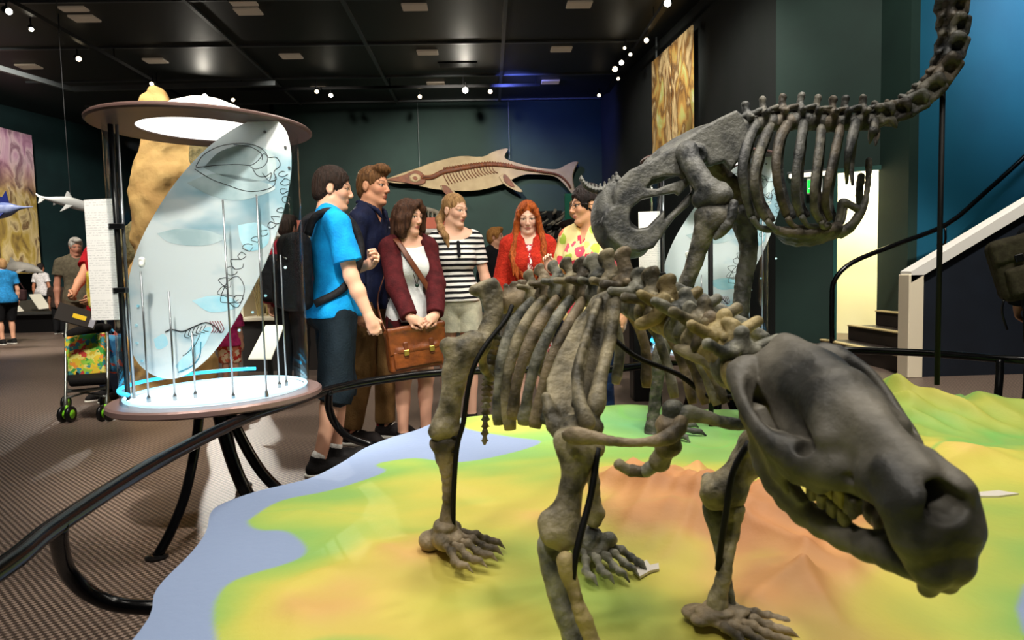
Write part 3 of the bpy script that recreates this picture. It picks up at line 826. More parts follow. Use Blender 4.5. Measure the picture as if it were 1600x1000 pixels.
    for a, b in ((216, 478), (213, 508), (214, 536), (222, 564), (414, 206), (446, 230), (452, 262), (446, 418), (415, 462), (395, 488), (374, 516)):
        c = onp(a, b, -.006); MB().lathe([(0, -.004), (.006, -.004), (.006, .003), (0, .003)], c, 10, axis=np.column_stack([V(nn[1], -nn[0], 0), V(0, 0, 1), nn])).build('bolt', m_patch_blue if b > 300 else m_steel, t)
    # thin steel rods
    for px, y0, y1, e in ((226, 424, 622, -.12), (268, 455, 606, -.09), (356, 312, 609, -.11), (408, 304, 588, -.05), (302, 520, 598, -.04), (430, 350, 575, .18), (442, 398, 570, .24)):
        a = onp(px, (y0+y1)/2, e); ztop = onp(px, y0, e)[2]
        b_ = V(a[0], a[1], 0)
        MB().tube([b_+V(0, 0, ZB_+.01), b_+V(0, 0, ztop)], .0042, 8).build('rod', m_steel, t, True)
        MB().lathe([(.009, 0), (.009, .02), (.005, .03)], b_+V(0, 0, ZB_+.011), 10).build('rod_foot', m_steel, t)
    s = SDF(.004, .008); c = onp(222, 412, -.12); s.ell(c+V(0, 0, .012), (.014, .014, .018)); s.ell(c+V(0, -.004, -.006), (.011, .013, .012)); s.ell(c+V(-.006, -.016, .012), .005, sub=True); s.ell(c+V(.006, -.016, .012), .005, sub=True)
    mk('small_skull', *s.mesh(), m_white, t)
    # legs
    cb = V(CC[0], CC[1], ZB_-.04)
    f1 = G(245, 872, 0); f2 = V(CC[0]+.26, CC[1]-.16, 0); f3 = V(CC[0]+.42, CC[1]-.02, 0); f4 = V(CC[0]-.1, CC[1]+.5, 0)
    def leg(top, foot, w=.034):
        d = foot-top
        p = [top, top+V(d[0]*.12, d[1]*.12, d[2]*.25), top+V(d[0]*.38, d[1]*.38, d[2]*.6), top+V(d[0]*.72, d[1]*.72, d[2]*.85), foot+V(0, 0, .005)]
        o = MB().tube(p, w*.5, 8, 4, flat=(1.5, unit(np.cross(V(d[0], d[1], 0), V(0, 0, 1))))).build('leg', m_black_gloss, t, True)
        MB().lathe([(.045, 0), (.045, .008), (.02, .014)], V(foot[0], foot[1], .001), 16).build('foot_plate', m_black, o)
    leg(P(312, 640, 2.98), f1); leg(cb+V(.03, -.12, 0), f2, .05); leg(cb+V(.05, -.06, 0), f3, .05); leg(cb+V(-.05, .12, 0), f4, .045)
    MB().lathe([(.2, 0), (.22, .03), (.3, .04)], cb+V(0, 0, -.005), 24).build('leg_hub', m_black, t)
    # text board hung on the post
    q = [P(131, 313, 3.02), P(175, 318, 3.0), P(186, 500, 3.0), P(145, 503, 3.02)]
    dx = unit(V(*(q[1]-q[0])[:2], 0)); n2 = V(-dx[1], dx[0], 0)
    z0, z1 = q[2][2], q[0][2]; x0 = (q[0]+q[3])/2; x1 = (q[1]+q[2])/2
    A = [V(x0[0], x0[1], z0), V(x1[0], x1[1], z0), V(x1[0], x1[1], z1), V(x0[0], x0[1], z1)]
    tb = MB().prism(A, n2*-.003, n2*.003).build('text_board', m_text, t)
    for zz in (z0+.13, z1-.12): MB().box(((x1[0]+xm[0])/2+.006, (x1[1]+xm[1])/2, zz), (abs(xm[0]-x1[0])+.05, .034, .024), bev=.003).build('bracket', m_black, t)
    return t
CASE = display_case()
CASE2 = copy_tree(CASE)
c2 = P(1108, 530, 4.56); CASE2.location = (c2[0], c2[1], 0); CASE2.rotation_euler = (0, 0, radians(-4))
CASE2['label'] = 'matching acrylic display case standing behind the long necked bird skeleton'
for o_, l_ in ((CASE, 1), (CASE2, 2)): o_['group'] = 'acrylic display cases around the map'
# ================================================================== bone materials
def bone(name, a, b, c=None, s=14, bump=.36):
    return mat(name, a, .5, col2=b, scale=s, bump=bump, bscale=55, detail=10, contrast=(.38, .62), spec=.35)
BN = [bone('bone dark olive grey', (72, 68, 55), (166, 155, 126)), bone('bone brown grey', (70, 64, 53), (154, 138, 112), s=11), bone('bone slate', (66, 68, 63), (150, 148, 132), s=17)]
m_bonepale = bone('bone ochre', (112, 98, 66), (186, 168, 120), s=12)
m_skull = bone('skull dark grey', (46, 46, 44), (126, 121, 110), s=5, bump=.16)
m_tooth = mat('tooth yellow', (176, 164, 84), .4, col2=(120, 104, 60), scale=30)
BB = [bone('bird bone slate', (40, 42, 43), (92, 92, 87), s=9), bone('bird bone grey', (44, 44, 42), (100, 97, 87), s=13), bone('bird bone brown', (42, 39, 35), (96, 88, 76), s=9)]
m_rod = mat('mounting rod black', (12, 12, 13), .6, spec=.25)
RB = random.Random(12)
def bmesh_(name, s, parent, m=None, amp=.0016, ns=40, seed=None):
    v, f = s.mesh(amp=amp, nscale=ns, seed=RB.randrange(999) if seed is None else seed)
    return mk(name, v, f, m or RB.choice(BN), parent)
def longbone(name, pts, parent, h=.0045, m=None, knobs=(), k=.02, amp=.003):
    """pts: (px,py,d,radius px)"""
    s = SDF(h, k)
    q = [P(a, b, d) for a, b, d, r in pts]; rr = [r*d/FPX for a, b, d, r in pts]
    s.chain(q, rr, smooth=3, k=.012)
    for a, b, d, r in knobs: s.ell(P(a, b, d), r*d/FPX, k=.02)
    return bmesh_(name, s, parent, m, amp)
def vertebra(name, c, fw, up, parent, L=.05, w=.028, sp=.07, tilt=.5, tp=.05, m=None, h=.004, hook=0, amp=.003, blade=0):
    R = frame(fw, up); c = V(*c); q = lambda x, y, z: c+R@V(x, y, z)
    s = SDF(h, .012)
    s.cap(q(-L*.42, 0, 0), q(L*.42, 0, 0), w*.92, w*.92); s.ell(q(-L*.45, 0, 0), (w*1.05, w*1.05, w*1.05)); s.ell(q(L*.45, 0, 0), (w, w, w))
    s.cap(q(-.1*L, w*.7, w*.7), q(-.1*L, w*.5, w*1.7), w*.35); s.cap(q(-.1*L, -w*.7, w*.7), q(-.1*L, -w*.5, w*1.7), w*.35)
    b = q(-.1*L, 0, w*1.75); t = q(-.1*L-sp*tilt, 0, w*1.75+sp)
    s.cap(b, (b+t)/2, w*.42, w*.32); s.cap((b+t)/2, t, w*.32, w*.48)
    if blade:
        m_ = (b+t)/2; ax = unit(t-b); sd = R[:, 1]; fb = unit(np.cross(sd, ax)); s.box(m_, (blade*.5, w*.24, np.linalg.norm(t-b)*.52), np.column_stack([fb, sd, ax]), .008, k=.012); s.cap(t-fb*blade*.4, t+fb*blade*.4, w*.36, w*.33)
    s.cap(b+R@V(.012, 0, -.2*w), (b+t)/2, w*.3, w*.25)
    for y in (1, -1):
        s.cap(q(0, y*w*.6, w*1.1), q(-.2*L, y*(w+tp), w*(1.1+hook)), w*.42, w*.34)
        s.cap(q(L*.3, y*w*.55, w*1.6), q(L*.75, y*w*.75, w*1.75), w*.28, w*.26); s.cap(q(-L*.3, y*w*.5, w*1.6), q(-L*.7, y*w*.6, w*1.5), w*.3, w*.24)
    s.cap(q(-L, 0, w*1.05), q(L, 0, w*1.05), w*.42, k=.006, sub=True)
    return bmesh_(name, s, parent, m, amp, 30)
def rib(name, pts, parent, m=None, flat=.62, knob=1.25, n=8):
    """pts: (px,py,d,half width px)"""
    q = [P(a, b, d) for a, b, d, r in pts]; rr = [r*d/FPX for a, b, d, r in pts]
    rr[-1] *= knob
    qq = cr(np.column_stack([q, rr]), 5); c = qq[:, :3]+.0016*np.stack([nz3(qq[:, :3], 22, RB.randrange(99), 2)]*3, 1)
    r = qq[:, 3]*(1+.10*nz3(c, 40, RB.randrange(99), 2))
    r[0] *= .7; r[-1] *= .75
    v, f = loft(c, r, n, flat=(flat, CF))
    return mk(name, v, f, m or RB.choice(BN), parent)
def foot(name, ankle, fw, parent, L=.17, W=.11, H=.075, toes=5, m=None, claw=.03, h=.0038, spread=.5, z0=None):
    """ankle: top of the foot, standing on z0"""
    a = V(*ankle); fw = unit(V(fw[0], fw[1], 0)); lf = V(-fw[1], fw[0], 0); up = V(0, 0, 1)
    a0 = V(a[0], a[1], z0 if z0 is not None else a[2]-H)
    q = lambda x, y, z: a0+fw*x+lf*y+up*z
    s = SDF(h, .009)
    for i in range(7):      # carpals / tarsals as a knobbly pile
        x = RB.uniform(-.25, .18)*L; y = RB.uniform(-.33, .33)*W
        s.ell(q(x, y, H*RB.uniform(.45, .8)), (L*.13, W*.19, H*.22), k=.005)
    s.ell(q(-.32*L, 0, H*.3), (L*.18, W*.3, H*.3)); s.ell(q(-.05*L, 0, H*.85), (L*.17, W*.36, H*.2)); s.ell(q(0, 0, H*.45), (L*.24, W*.4, H*.33))
    o = bmesh_(name, s, parent, m, .002)
    for i in range(toes):
        t = (i-(toes-1)/2)/((toes-1)/2); y0 = t*.36*W; yy = t*(.42+spread*.4)*W; ln = L*(.54-.14*abs(t)**1.5)
        s = SDF(h, .005)
        r = W*.088
        p = [q(.1*L, y0, H*.5), q(.1*L+ln*.45, (y0+yy)/2, H*.42), q(.1*L+ln*.75, yy, H*.24), q(.1*L+ln, yy*1.05, .2*H)]
        for j in range(3): 
            s.chain([p[j], (p[j]+p[j+1])/2, p[j+1]], [r*1.15, r*.72, r*1.05], k=.004)
        s.cap(p[3], p[3]+fw*claw*.6+up*.002, r*.8, r*.7); s.cap(p[3]+fw*claw*.6+up*.002, p[3]+fw*claw*1.4-up*.14*H, r*.7, r*.15)
        bmesh_('toe', s, o, m, .0012)
    return o

# ================================================================== four-footed skeleton in front
def build_beast():
    g0 = G(860, 900, .30)
    t = thing('mammal_skeleton', (g0[0], g0[1], hz_(g0[0], g0[1])), 'dark mounted skeleton of a heavy four-footed mammal with a huge lowered skull in front', 'skeleton')
    # ---- pelvis
    s = SDF(.0045, .016)
    pl = [(738, 452, 2.1), (756, 443, 2.12), (772, 440, 2.13), (784, 454, 2.13), (785, 480, 2.12), (780, 508, 2.1), (766, 530, 2.08), (750, 548, 2.07), (738, 540, 2.07), (749, 515, 2.08), (758, 488, 2.1), (752, 468, 2.1)]
    s.plate([P(*q) for q in pl], .016)
    s.chain([P(772, 450, 2.12), P(772, 490, 2.11), P(757, 530, 2.08)], [.018, .02, .026]); s.cap(P(741, 453, 2.1), P(770, 441, 2.12), .016, .014)
    s.ell(P(748, 540, 2.07), .036); s.ell(P(738, 538, 2.03), .024, sub=True)
    s.chain([P(750, 548, 2.08), P(756, 575, 2.1), P(766, 590, 2.14)], [.018, .011, .014])
    bmesh_('pelvis', s, t, BN[0])
    s = SDF(.0045, .016); pl = [(786, 478, 2.28), (800, 466, 2.26), (813, 474, 2.25), (815, 492, 2.25), (800, 520, 2.24), (790, 545, 2.22), (782, 520, 2.26)]
    s.plate([P(*q) for q in pl], .016); s.chain([P(800, 480, 2.25), P(792, 540, 2.22), P(775, 590, 2.2)], [.02, .02, .014]); bmesh_('pelvis', s, t, BN[1])
    s = SDF(.0045, .016); s.chain([P(790, 476, 2.17), P(812, 470, 2.15), P(832, 466, 2.12)], [.03, .032, .03])
    for i in range(4): s.cap(P(792+12*i, 470, 2.16), P(790+12*i, 447-3*i, 2.16), .011, .009)
    bmesh_('sacrum', s, t, BN[1])
    # ---- tail
    tl = cr([P(772, 520, 2.17), P(767, 560, 2.17), P(762, 600, 2.16), P(759, 645, 2.15), P(757, 700, 2.14)], 5)
    for i in range(1, len(tl)-1):
        d = tl[i+1]-tl[i-1]; r = .017-.0105*i/len(tl)
        s = SDF(.0035, .006); s.cap(tl[i]-d*.2, tl[i]+d*.2, r*.8); s.ell(tl[i]-d*.2, r); 
        for sg in (1, -1): s.cap(tl[i], tl[i]+V(sg*r*1.35, 0, 0), r*.4)
        bmesh_('tail_vertebra', s, t, None, .001)
    # ---- trunk and neck vertebrae: centrum (px,py,d), neural spine tip px
    vt = [(836, 463, 2.10, 836, 426), (856, 459, 2.06, 851, 418), (876, 457, 2.02, 868, 414), (896, 457, 1.98, 886, 410), (916, 458, 1.94, 904, 412), (936, 460, 1.90, 921, 407), (957, 463, 1.86, 940, 402), (978, 470, 1.81, 958, 400), (998, 480, 1.76, 982, 430), (1019, 491, 1.71, 1001, 431), (1043, 503, 1.66, 1021, 443), (1070, 517, 1.60, 1066, 480), (1097, 533, 1.54, 1098, 488), (1122, 552, 1.49, 1132, 503), (1143, 577, 1.45, 1150, 535)]
    ctr = [P(a, b, d) for a, b, d, _, _ in vt]
    for i, (a, b, d, sx, sy) in enumerate(vt):
        c = ctr[i]; fw = (ctr[min(i+1, len(vt)-1)]-ctr[max(i-1, 0)])
        L_ = np.linalg.norm(fw)/2; w = .024+.010*min(1, i/7) if i < 10 else .036
        tip = P(sx, sy, d+.02); sp = max(.02, tip[2]-c[2]-w*1.75)
        f = unit(fw); tilt = -((tip-c)@V(*unit(V(f[0], f[1], 0))))/(sp+.001); tilt = min(max(tilt, -.1), .8)
        vertebra('vertebra', c, fw, (0, 0, 1), t, L=L_*.72, w=w, sp=sp, tilt=tilt, tp=.035 if i < 8 else .05, hook=.2 if i < 10 else .9, m=(m_bonepale if i in (10, 13) else BN[i % 3]), h=.0042, blade=(.034 if i < 4 else .046) if i < 11 else 0)
    # the neck: broad wing-like side processes of the last vertebrae
    for pts, mm in (([(1000, 507, 1.66, 9), (1022, 497, 1.63, 9), (1034, 484, 1.61, 8), (1038, 466, 1.60, 9)], m_bonepale), ([(1060, 520, 1.57, 9), (1074, 500, 1.55, 8), (1078, 478, 1.54, 9)], BN[2]), ([(1088, 540, 1.5, 9), (1104, 515, 1.49, 8), (1110, 494, 1.48, 10)], BN[1]),
                    ([(1120, 560, 1.45, 10), (1140, 530, 1.43, 9), (1150, 512, 1.43, 7), (1132, 502, 1.44, 7)], m_bonepale), ([(1150, 600, 1.41, 13), (1146, 585, 1.41, 15), (1140, 570, 1.42, 12)], m_bonepale), ([(1060, 545, 1.55, 8), (1090, 556, 1.51, 9), (1125, 575, 1.46, 10)], BN[0])):
        longbone('neck_process', pts, t, m=mm, amp=.002, h=.004)
    # ---- ribs: near side
    near = [[(836, 466, 2.08, 8), (806, 500, 2.02, 9), (788, 545, 1.98, 9), (779, 600, 1.96, 8), (779, 664, 1.97, 9)], [(852, 464, 2.04, 8), (824, 500, 1.97, 9), (802, 550, 1.93, 9), (791, 610, 1.91, 8), (797, 672, 1.92, 10)],
            [(874, 462, 2.0, 8), (846, 500, 1.92, 10), (822, 550, 1.88, 10), (806, 605, 1.87, 8), (802, 655, 1.88, 10)], [(896, 462, 1.96, 8), (868, 500, 1.87, 9), (842, 555, 1.83, 10), (826, 610, 1.82, 8), (818, 664, 1.83, 10)],
            [(914, 464, 1.92, 8), (890, 504, 1.83, 9), (862, 560, 1.79, 9), (845, 615, 1.78, 8), (836, 668, 1.78, 9)], [(934, 466, 1.88, 7), (908, 510, 1.8, 9), (878, 570, 1.77, 9), (862, 620, 1.76, 8), (852, 664, 1.76, 9)], [(952, 470, 1.84, 7), (926, 520, 1.78, 9), (896, 580, 1.75, 9), (876, 640, 1.74, 9)]]
    for q in near: rib('rib', q, t)
    far = [[(900, 465, 1.99, 7), (950, 490, 2.08, 8), (968, 540, 2.1, 8), (962, 600, 2.08, 7)], [(930, 465, 1.92, 7), (985, 490, 2.02, 8), (1008, 540, 2.04, 8), (1010, 605, 2.02, 7)], [(950, 468, 1.88, 7), (1010, 500, 1.98, 8), (1040, 560, 2.0, 8), (1054, 622, 1.98, 7)], [(972, 474, 1.84, 7), (1030, 505, 1.93, 8), (1064, 560, 1.95, 8), (1083, 630, 1.93, 7)],
           [(990, 480, 1.79, 7), (1046, 515, 1.88, 8), (1082, 570, 1.9, 8), (1103, 632, 1.88, 7)], [(1010, 490, 1.74, 7), (1062, 525, 1.83, 8), (1098, 575, 1.85, 8), (1120, 634, 1.83, 7)], [(1030, 500, 1.69, 7), (1080, 540, 1.78, 8), (1112, 580, 1.8, 8), (1134, 630, 1.78, 7)]]
    for q in far: rib('rib', q, t)
    # ---- near scapula: plate, spine ridge, glenoid
    s = SDF(.0042, .014)
    sc = [(929, 464, 1.76), (945, 456, 1.76), (958, 455, 1.75), (964, 468, 1.74), (958, 500, 1.72), (948, 545, 1.68), (938, 592, 1.63), (928, 628, 1.59), (932, 655, 1.56), (934, 676, 1.54), (905, 686, 1.53), (872, 672, 1.55), (853, 632, 1.58), (854, 590, 1.62), (872, 545, 1.67), (898, 500, 1.72)]
    s.plate([P(*q) for q in sc], .013, bow=.02)
    s.chain([P(936, 466, 1.73), P(918, 520, 1.635), P(901, 580, 1.565), P(907, 632, 1.50), P(918, 662, 1.475)], [.009, .008, .009, .012, .015], smooth=6, k=.012); s.plate([P(936, 466, 1.75), P(918, 520, 1.64), P(901, 580, 1.57), P(907, 632, 1.51), P(905, 640, 1.56), P(896, 580, 1.64), P(915, 520, 1.70)], .008, k=.012)
    s.chain([P(961, 464, 1.73), P(953, 530, 1.665), P(937, 595, 1.59), P(931, 640, 1.54)], [.012, .010, .011, .014], smooth=6, k=.02)
    s.ell(P(905, 668, 1.53), (.055, .04, .03)); s.chain([P(853, 620, 1.58), P(866, 665, 1.54), P(892, 684, 1.52)], [.012, .016, .02], smooth=2)
    bmesh_('shoulder_blade', s, t, BN[0])
    # far scapula
    s = SDF(.0045, .014)
    sc = [(1040, 442, 1.88), (1054, 440, 1.88), (1100, 466, 1.84), (1150, 496, 1.80), (1196, 524, 1.76), (1206, 560, 1.74), (1190, 600, 1.72), (1150, 560, 1.78), (1100, 505, 1.83), (1060, 470, 1.87)]
    s.plate([P(*q) for q in sc], .012); s.chain([P(1042, 444, 1.86), P(1100, 468, 1.82), P(1195, 526, 1.74)], [.012, .012, .014], smooth=3); bmesh_('shoulder_blade', s, t, BN[2])
    # ---- legs
    longbone('femur', [(742, 535, 2.06, 15), (722, 550, 2.04, 21), (713, 578, 2.03, 20), (706, 618, 2.02, 15), (700, 648, 2.02, 17), (695, 668, 2.02, 21)], t, knobs=[(702, 540, 2.03, 15), (741, 534, 2.06, 17), (682, 674, 2.0, 13), (710, 674, 2.02, 12), (737, 555, 2.04, 10)], m=BN[0])
    longbone('tibia', [(694, 693, 2.02, 18), (696, 712, 2.02, 14), (700, 750, 2.02, 9), (700, 792, 2.03, 8.5), (699, 826, 2.03, 13)], t, knobs=[(680, 692, 2.01, 9), (709, 690, 2.01, 9), (706, 830, 2.03, 8)], m=BN[1], k=.012)
    a = P(700, 834, 2.03); foot('hind_foot', a, (.86, -.5), t, .20, .14, .1, 5, BN[1], .03, z0=hz_(a[0], a[1])+.004)
    longbone('femur', [(800, 535, 2.22, 16), (840, 560, 2.14, 17), (880, 610, 2.05, 16), (912, 680, 1.98, 22)], t, m=BN[1])
    longbone('tibia', [(918, 696, 1.97, 16), (926, 740, 1.97, 9), (930, 780, 1.97, 8), (928, 812, 1.97, 13)], t, knobs=[(937, 802, 1.96, 8)], m=BN[0])
    a = P(926, 826, 1.975); foot('hind_foot', a, (.45, -.85), t, .19, .13, .1, 5, BN[2], .03, z0=hz_(a[0], a[1])+.004)
    longbone('humerus', [(900, 692, 1.50, 30), (902, 716, 1.49, 25), (896, 752, 1.48, 17), (886, 790, 1.47, 19), (872, 822, 1.46, 27)], t, knobs=[(884, 688, 1.49, 18), (930, 700, 1.51, 16), (856, 812, 1.45, 13), (862, 838, 1.44, 16), (898, 826, 1.46, 15), (884, 842, 1.45, 18)], m=BN[0], k=.026)
    longbone('ulna', [(870, 800, 1.50, 13), (858, 850, 1.48, 16), (868, 905, 1.47, 16), (882, 960, 1.46, 15), (900, 1010, 1.45, 15), (915, 1062, 1.44, 16)], t, m=BN[2])
    longbone('radius', [(884, 876, 1.42, 14), (890, 905, 1.42, 9.5), (906, 950, 1.41, 10), (926, 1005, 1.41, 12), (936, 1055, 1.41, 15)], t, m=m_bonepale)
    a = P(925, 1075, 1.42); foot('front_foot', a, (.4, -.9), t, .19, .14, max(.05, a[2]-hz_(a[0], a[1])), 5, BN[1], .03, z0=hz_(a[0], a[1])+.004)
    longbone('humerus', [(1182, 690, 1.62, 24), (1172, 715, 1.62, 24), (1152, 742, 1.62, 21), (1128, 768, 1.62, 28)], t, knobs=[(1108, 770, 1.61, 13), (1106, 750, 1.64, 9), (1150, 776, 1.61, 16), (1112, 783, 1.61, 12)], m=BN[0])
    longbone('ulna', [(1106, 748, 1.66, 9), (1114, 795, 1.64, 14), (1122, 840, 1.63, 9), (1132, 890, 1.63, 8), (1142, 948, 1.62, 8)], t, m=BN[2])
    longbone('radius', [(1149, 796, 1.61, 14), (1143, 840, 1.61, 8.5), (1133, 890, 1.60, 9), (1122, 935, 1.60, 13), (1119, 955, 1.60, 14)], t, m=BN[0])
    a = P(1130, 962, 1.60); foot('front_foot', a, (.75, -.6), t, .2, .13, max(.05, a[2]-hz_(a[0], a[1])), 5, BN[1], .03, z0=hz_(a[0], a[1])+.004)
    # ---- collar bones and breast bone
    longbone('collar_bone', [(886, 680, 1.44, 9), (905, 682, 1.43, 11), (940, 686, 1.42, 7), (985, 692, 1.42, 5.5), (1030, 688, 1.42, 8), (1055, 676, 1.43, 10), (1066, 656, 1.44, 11)], t, m=BN[1])
    longbone('collar_bone', [(1170, 662, 1.5, 8), (1140, 662, 1.48, 7.5), (1105, 652, 1.46, 8), (1078, 646, 1.45, 11), (1060, 652, 1.45, 11)], t, m=BN[2])
    sb = cr([P(966, 726, 1.52), P(985, 736, 1.52), P(1008, 737, 1.51), P(1030, 722, 1.49), P(1044, 696, 1.47), (P(1046, 664, 1.46)), P(1052, 640, 1.46)], 1)
    rr = [8, 9, 10, 15, 19, 16, 9]
    for i in range(len(sb)-1):
        r = rr[i]*1.5/FPX
        s = SDF(.004, .01); d = sb[i+1]-sb[i]; s.chain([sb[i]+d*.05, sb[i]+d*.5, sb[i]+d*.92], [r*1.1, r*.85, r*1.15]); s.ell(sb[i]+d*.2+V(0, 0, r*.7), r*.5)
        bmesh_('breast_bone', s, t, BN[i % 3])
    # ---- mounting rods
    for q in ([(800, 478, 2.1), (790, 500, 2.06), (755, 545, 2.0), (735, 590, 1.98), (724, 660, 1.98), (714, 700, 1.99), (709, 770, 2.0), (708, 840, 2.03)], [(934, 700, 1.48), (924, 770, 1.45), (906, 840, 1.42), (896, 890, 1.41), (896, 930, 1.42)], [(1170, 690, 1.58), (1146, 735, 1.57), (1136, 790, 1.57), (1127, 850, 1.58), (1122, 890, 1.6)],
              [(935, 505, 1.95), (990, 555, 1.92), (1060, 585, 1.9), (1105, 618, 1.88), (1150, 620, 1.75)]):
        MB().tube([P(*k) for k in q], .0075, 8, 4).build('mounting_rod', m_rod, t, True)
    MB().tube([P(720, 683, 1.985), P(700, 684, 2.0)], .004, 6).build('mounting_rod', m_rod, t, True)
    MB().tube([P(714, 706, 1.99), P(700, 706, 2.0)], .004, 6).build('mounting_rod', m_rod, t, True)
    # ---- skull and jaw, built in their own frame
    O = P(1229, 595, 1.38); Tp = P(1499, 806, .921)
    X = unit(Tp-O); Ls = np.linalg.norm(Tp-O)
    R = frame(X, (0, 0, 1)); R = R @ rotx(SK_ROLL)
    u = Ls/.5*.963
    q = lambda x, y, z: O+R@(V(x, y, z)*u)
    def E(s, c, r, sub=False, k=None, a=0, b=0):
        RR = R@roty(a)@rotz(b) if (a or b) else R
        s.ell(q(*c), V(*r)*u, RR, k, sub)
    s = SDF(.0032, .02)
    E(s, (.085, 0, .03), (.13, .086, .076), k=.03); E(s, (.0, 0, -.01), (.03, .105, .095), k=.03); E(s, (.20, 0, .045), (.13, .062, .045), k=.03, a=.08)
    s.cap(q(-.01, 0, .088), q(.2, 0, .085), .014*u, .022*u, k=.03)
    E(s, (.15, 0, -.035), (.12, .085, .06), k=.03)
    s.cap(q(.22, 0, .062), q(.44, 0, .020), .034*u, .026*u, k=.03)
    E(s, (.36, 0, -.01), (.13, .050, .056), k=.03, a=.06); E(s, (.29, 0, -.05), (.10, .060, .045), k=.03)
    for y in (1, -1):
        s.cap(q(.20, y*.03, .055), q(.275, y*.066, .012), .024*u, .022*u, k=.04)          # brow above the eye socket
        s.chain([q(-.01, y*.09, .045), q(.04, y*.118, .03), q(.11, y*.130, .006), q(.18, y*.124, -.026), q(.24, y*.098, -.04), q(.30, y*.062, -.038)], [.024*u, .018*u, .016*u, .018*u, .026*u, .034*u], smooth=3, k=.02)
        s.plate([q(-.01, y*.10, .055), q(.05, y*.122, .036), q(.12, y*.132, .012), q(.2, y*.122, -.02), q(.26, y*.092, -.04), q(.25, y*.094, -.085), q(.18, y*.124, -.07), q(.10, y*.132, -.035), q(.03, y*.118, -.01)], .010*u, k=.016)
        s.chain([q(.19, y*.124, -.05), q(.20, y*.118, -.09), q(.205, y*.105, -.13)], [.014*u, .012*u, .008*u], k=.014)
        s.cap(q(.22, y*.10, -.07), q(.27, y*.075, -.08), .02*u, .02*u, k=.02)
        E(s, (.14, y*.108, .04), (.085, .024, .06), True, .014)
        E(s, (.258, y*.082, -.012), (.022, .026, .022), True, .012)
        E(s, (.345, y*.06, -.03), (.013, .014, .011), True, .006)
        s.chain([q(.38, y*.028, -.02), q(.455, y*.032, -.02), q(.475, y*.03, -.06), q(.48, y*.026, -.105)], [.035*u, .034*u, .034*u, .026*u], k=.025)
        s.chain([q(.47, y*.018, -.08), q(.495, y*.018, -.11), q(.485, y*.016, -.15)], [.026*u, .024*u, .016*u], k=.012)
        s.cap(q(.40, y*.034, .018), q(.475, y*.036, .008), .022*u, .02*u, k=.016)
    s.cap(q(.47, 0, -.03), q(.48, 0, -.11), .03*u, .022*u, k=.025)
    s.ell(q(.50, 0, .0), V(.045, .034, .024)*u, R, .008, True); s.cap(q(.47, 0, .004), q(.40, 0, .008), .022*u, .01*u, k=.01, sub=True)
    s.ell(q(-.03, 0, -.03), V(.03, .022, .02)*u, R, .008, True)
    sk = bmesh_('skull', s, t, m_skull, .0022, 15, 5)
    for y in (1, -1):
        for i in range(5):
            c = q(.20+.032*i, y*(.052-.002*i), -.094); w = V(.014, .012, .018)*u
            s = SDF(.003, .004); s.box(c, w, R, .005); s.ell(q(.192+.032*i, y*.05, -.11), .008*u); s.ell(q(.208+.032*i, y*.05, -.11), .008*u); bmesh_('tooth', s, sk, m_tooth if i in (0, 2, 3) else BN[0], .0006)
    s = SDF(.0034, .018)
    for y in (1, -1):
        s.plate([q(*c) for c in ((.02, y*.10, -.04), (.05, y*.105, -.01), (.10, y*.108, .0), (.14, y*.10, -.04), (.17, y*.085, -.12), (.22, y*.07, -.15), (.20, y*.07, -.185), (.12, y*.085, -.175), (.06, y*.095, -.14))], .013*u)
        s.chain([q(.05, y*.095, -.12), q(.11, y*.085, -.175), (q(.2, y*.068, -.188)), q(.3, y*.045, -.178), q(.4, y*.022, -.15), q(.455, y*.014, -.135)], [.018*u, .02*u, .024*u, .025*u, .024*u, .02*u], smooth=2, k=.014)
        s.cap(q(.03, y*.10, -.05), q(.03, y*.075, -.05), .016*u)
        s.chain([q(.43, y*.013, -.14), q(.475, y*.013, -.135), q(.51, y*.012, -.115)], [.02*u, .016*u, .010*u], k=.012)
        E(s, (.09, y*.115, -.11), (.045, .012, .035), True, .012)
    s.cap(q(.36, 0, -.158), q(.45, 0, -.14), .02*u, .016*u, k=.02)
    jw = bmesh_('jaw', s, t, m_skull, .002, 18, 9)
    for y in (1, -1):
        for i in range(4):
            c = q(.215+.03*i, y*(.058-.004*i), -.135); s = SDF(.003, .004); s.box(c, V(.012, .010, .016)*u, R, .005); bmesh_('tooth', s, jw, BN[0], .0006)
    return t
SK_ROLL = .139
BEAST = build_beast()
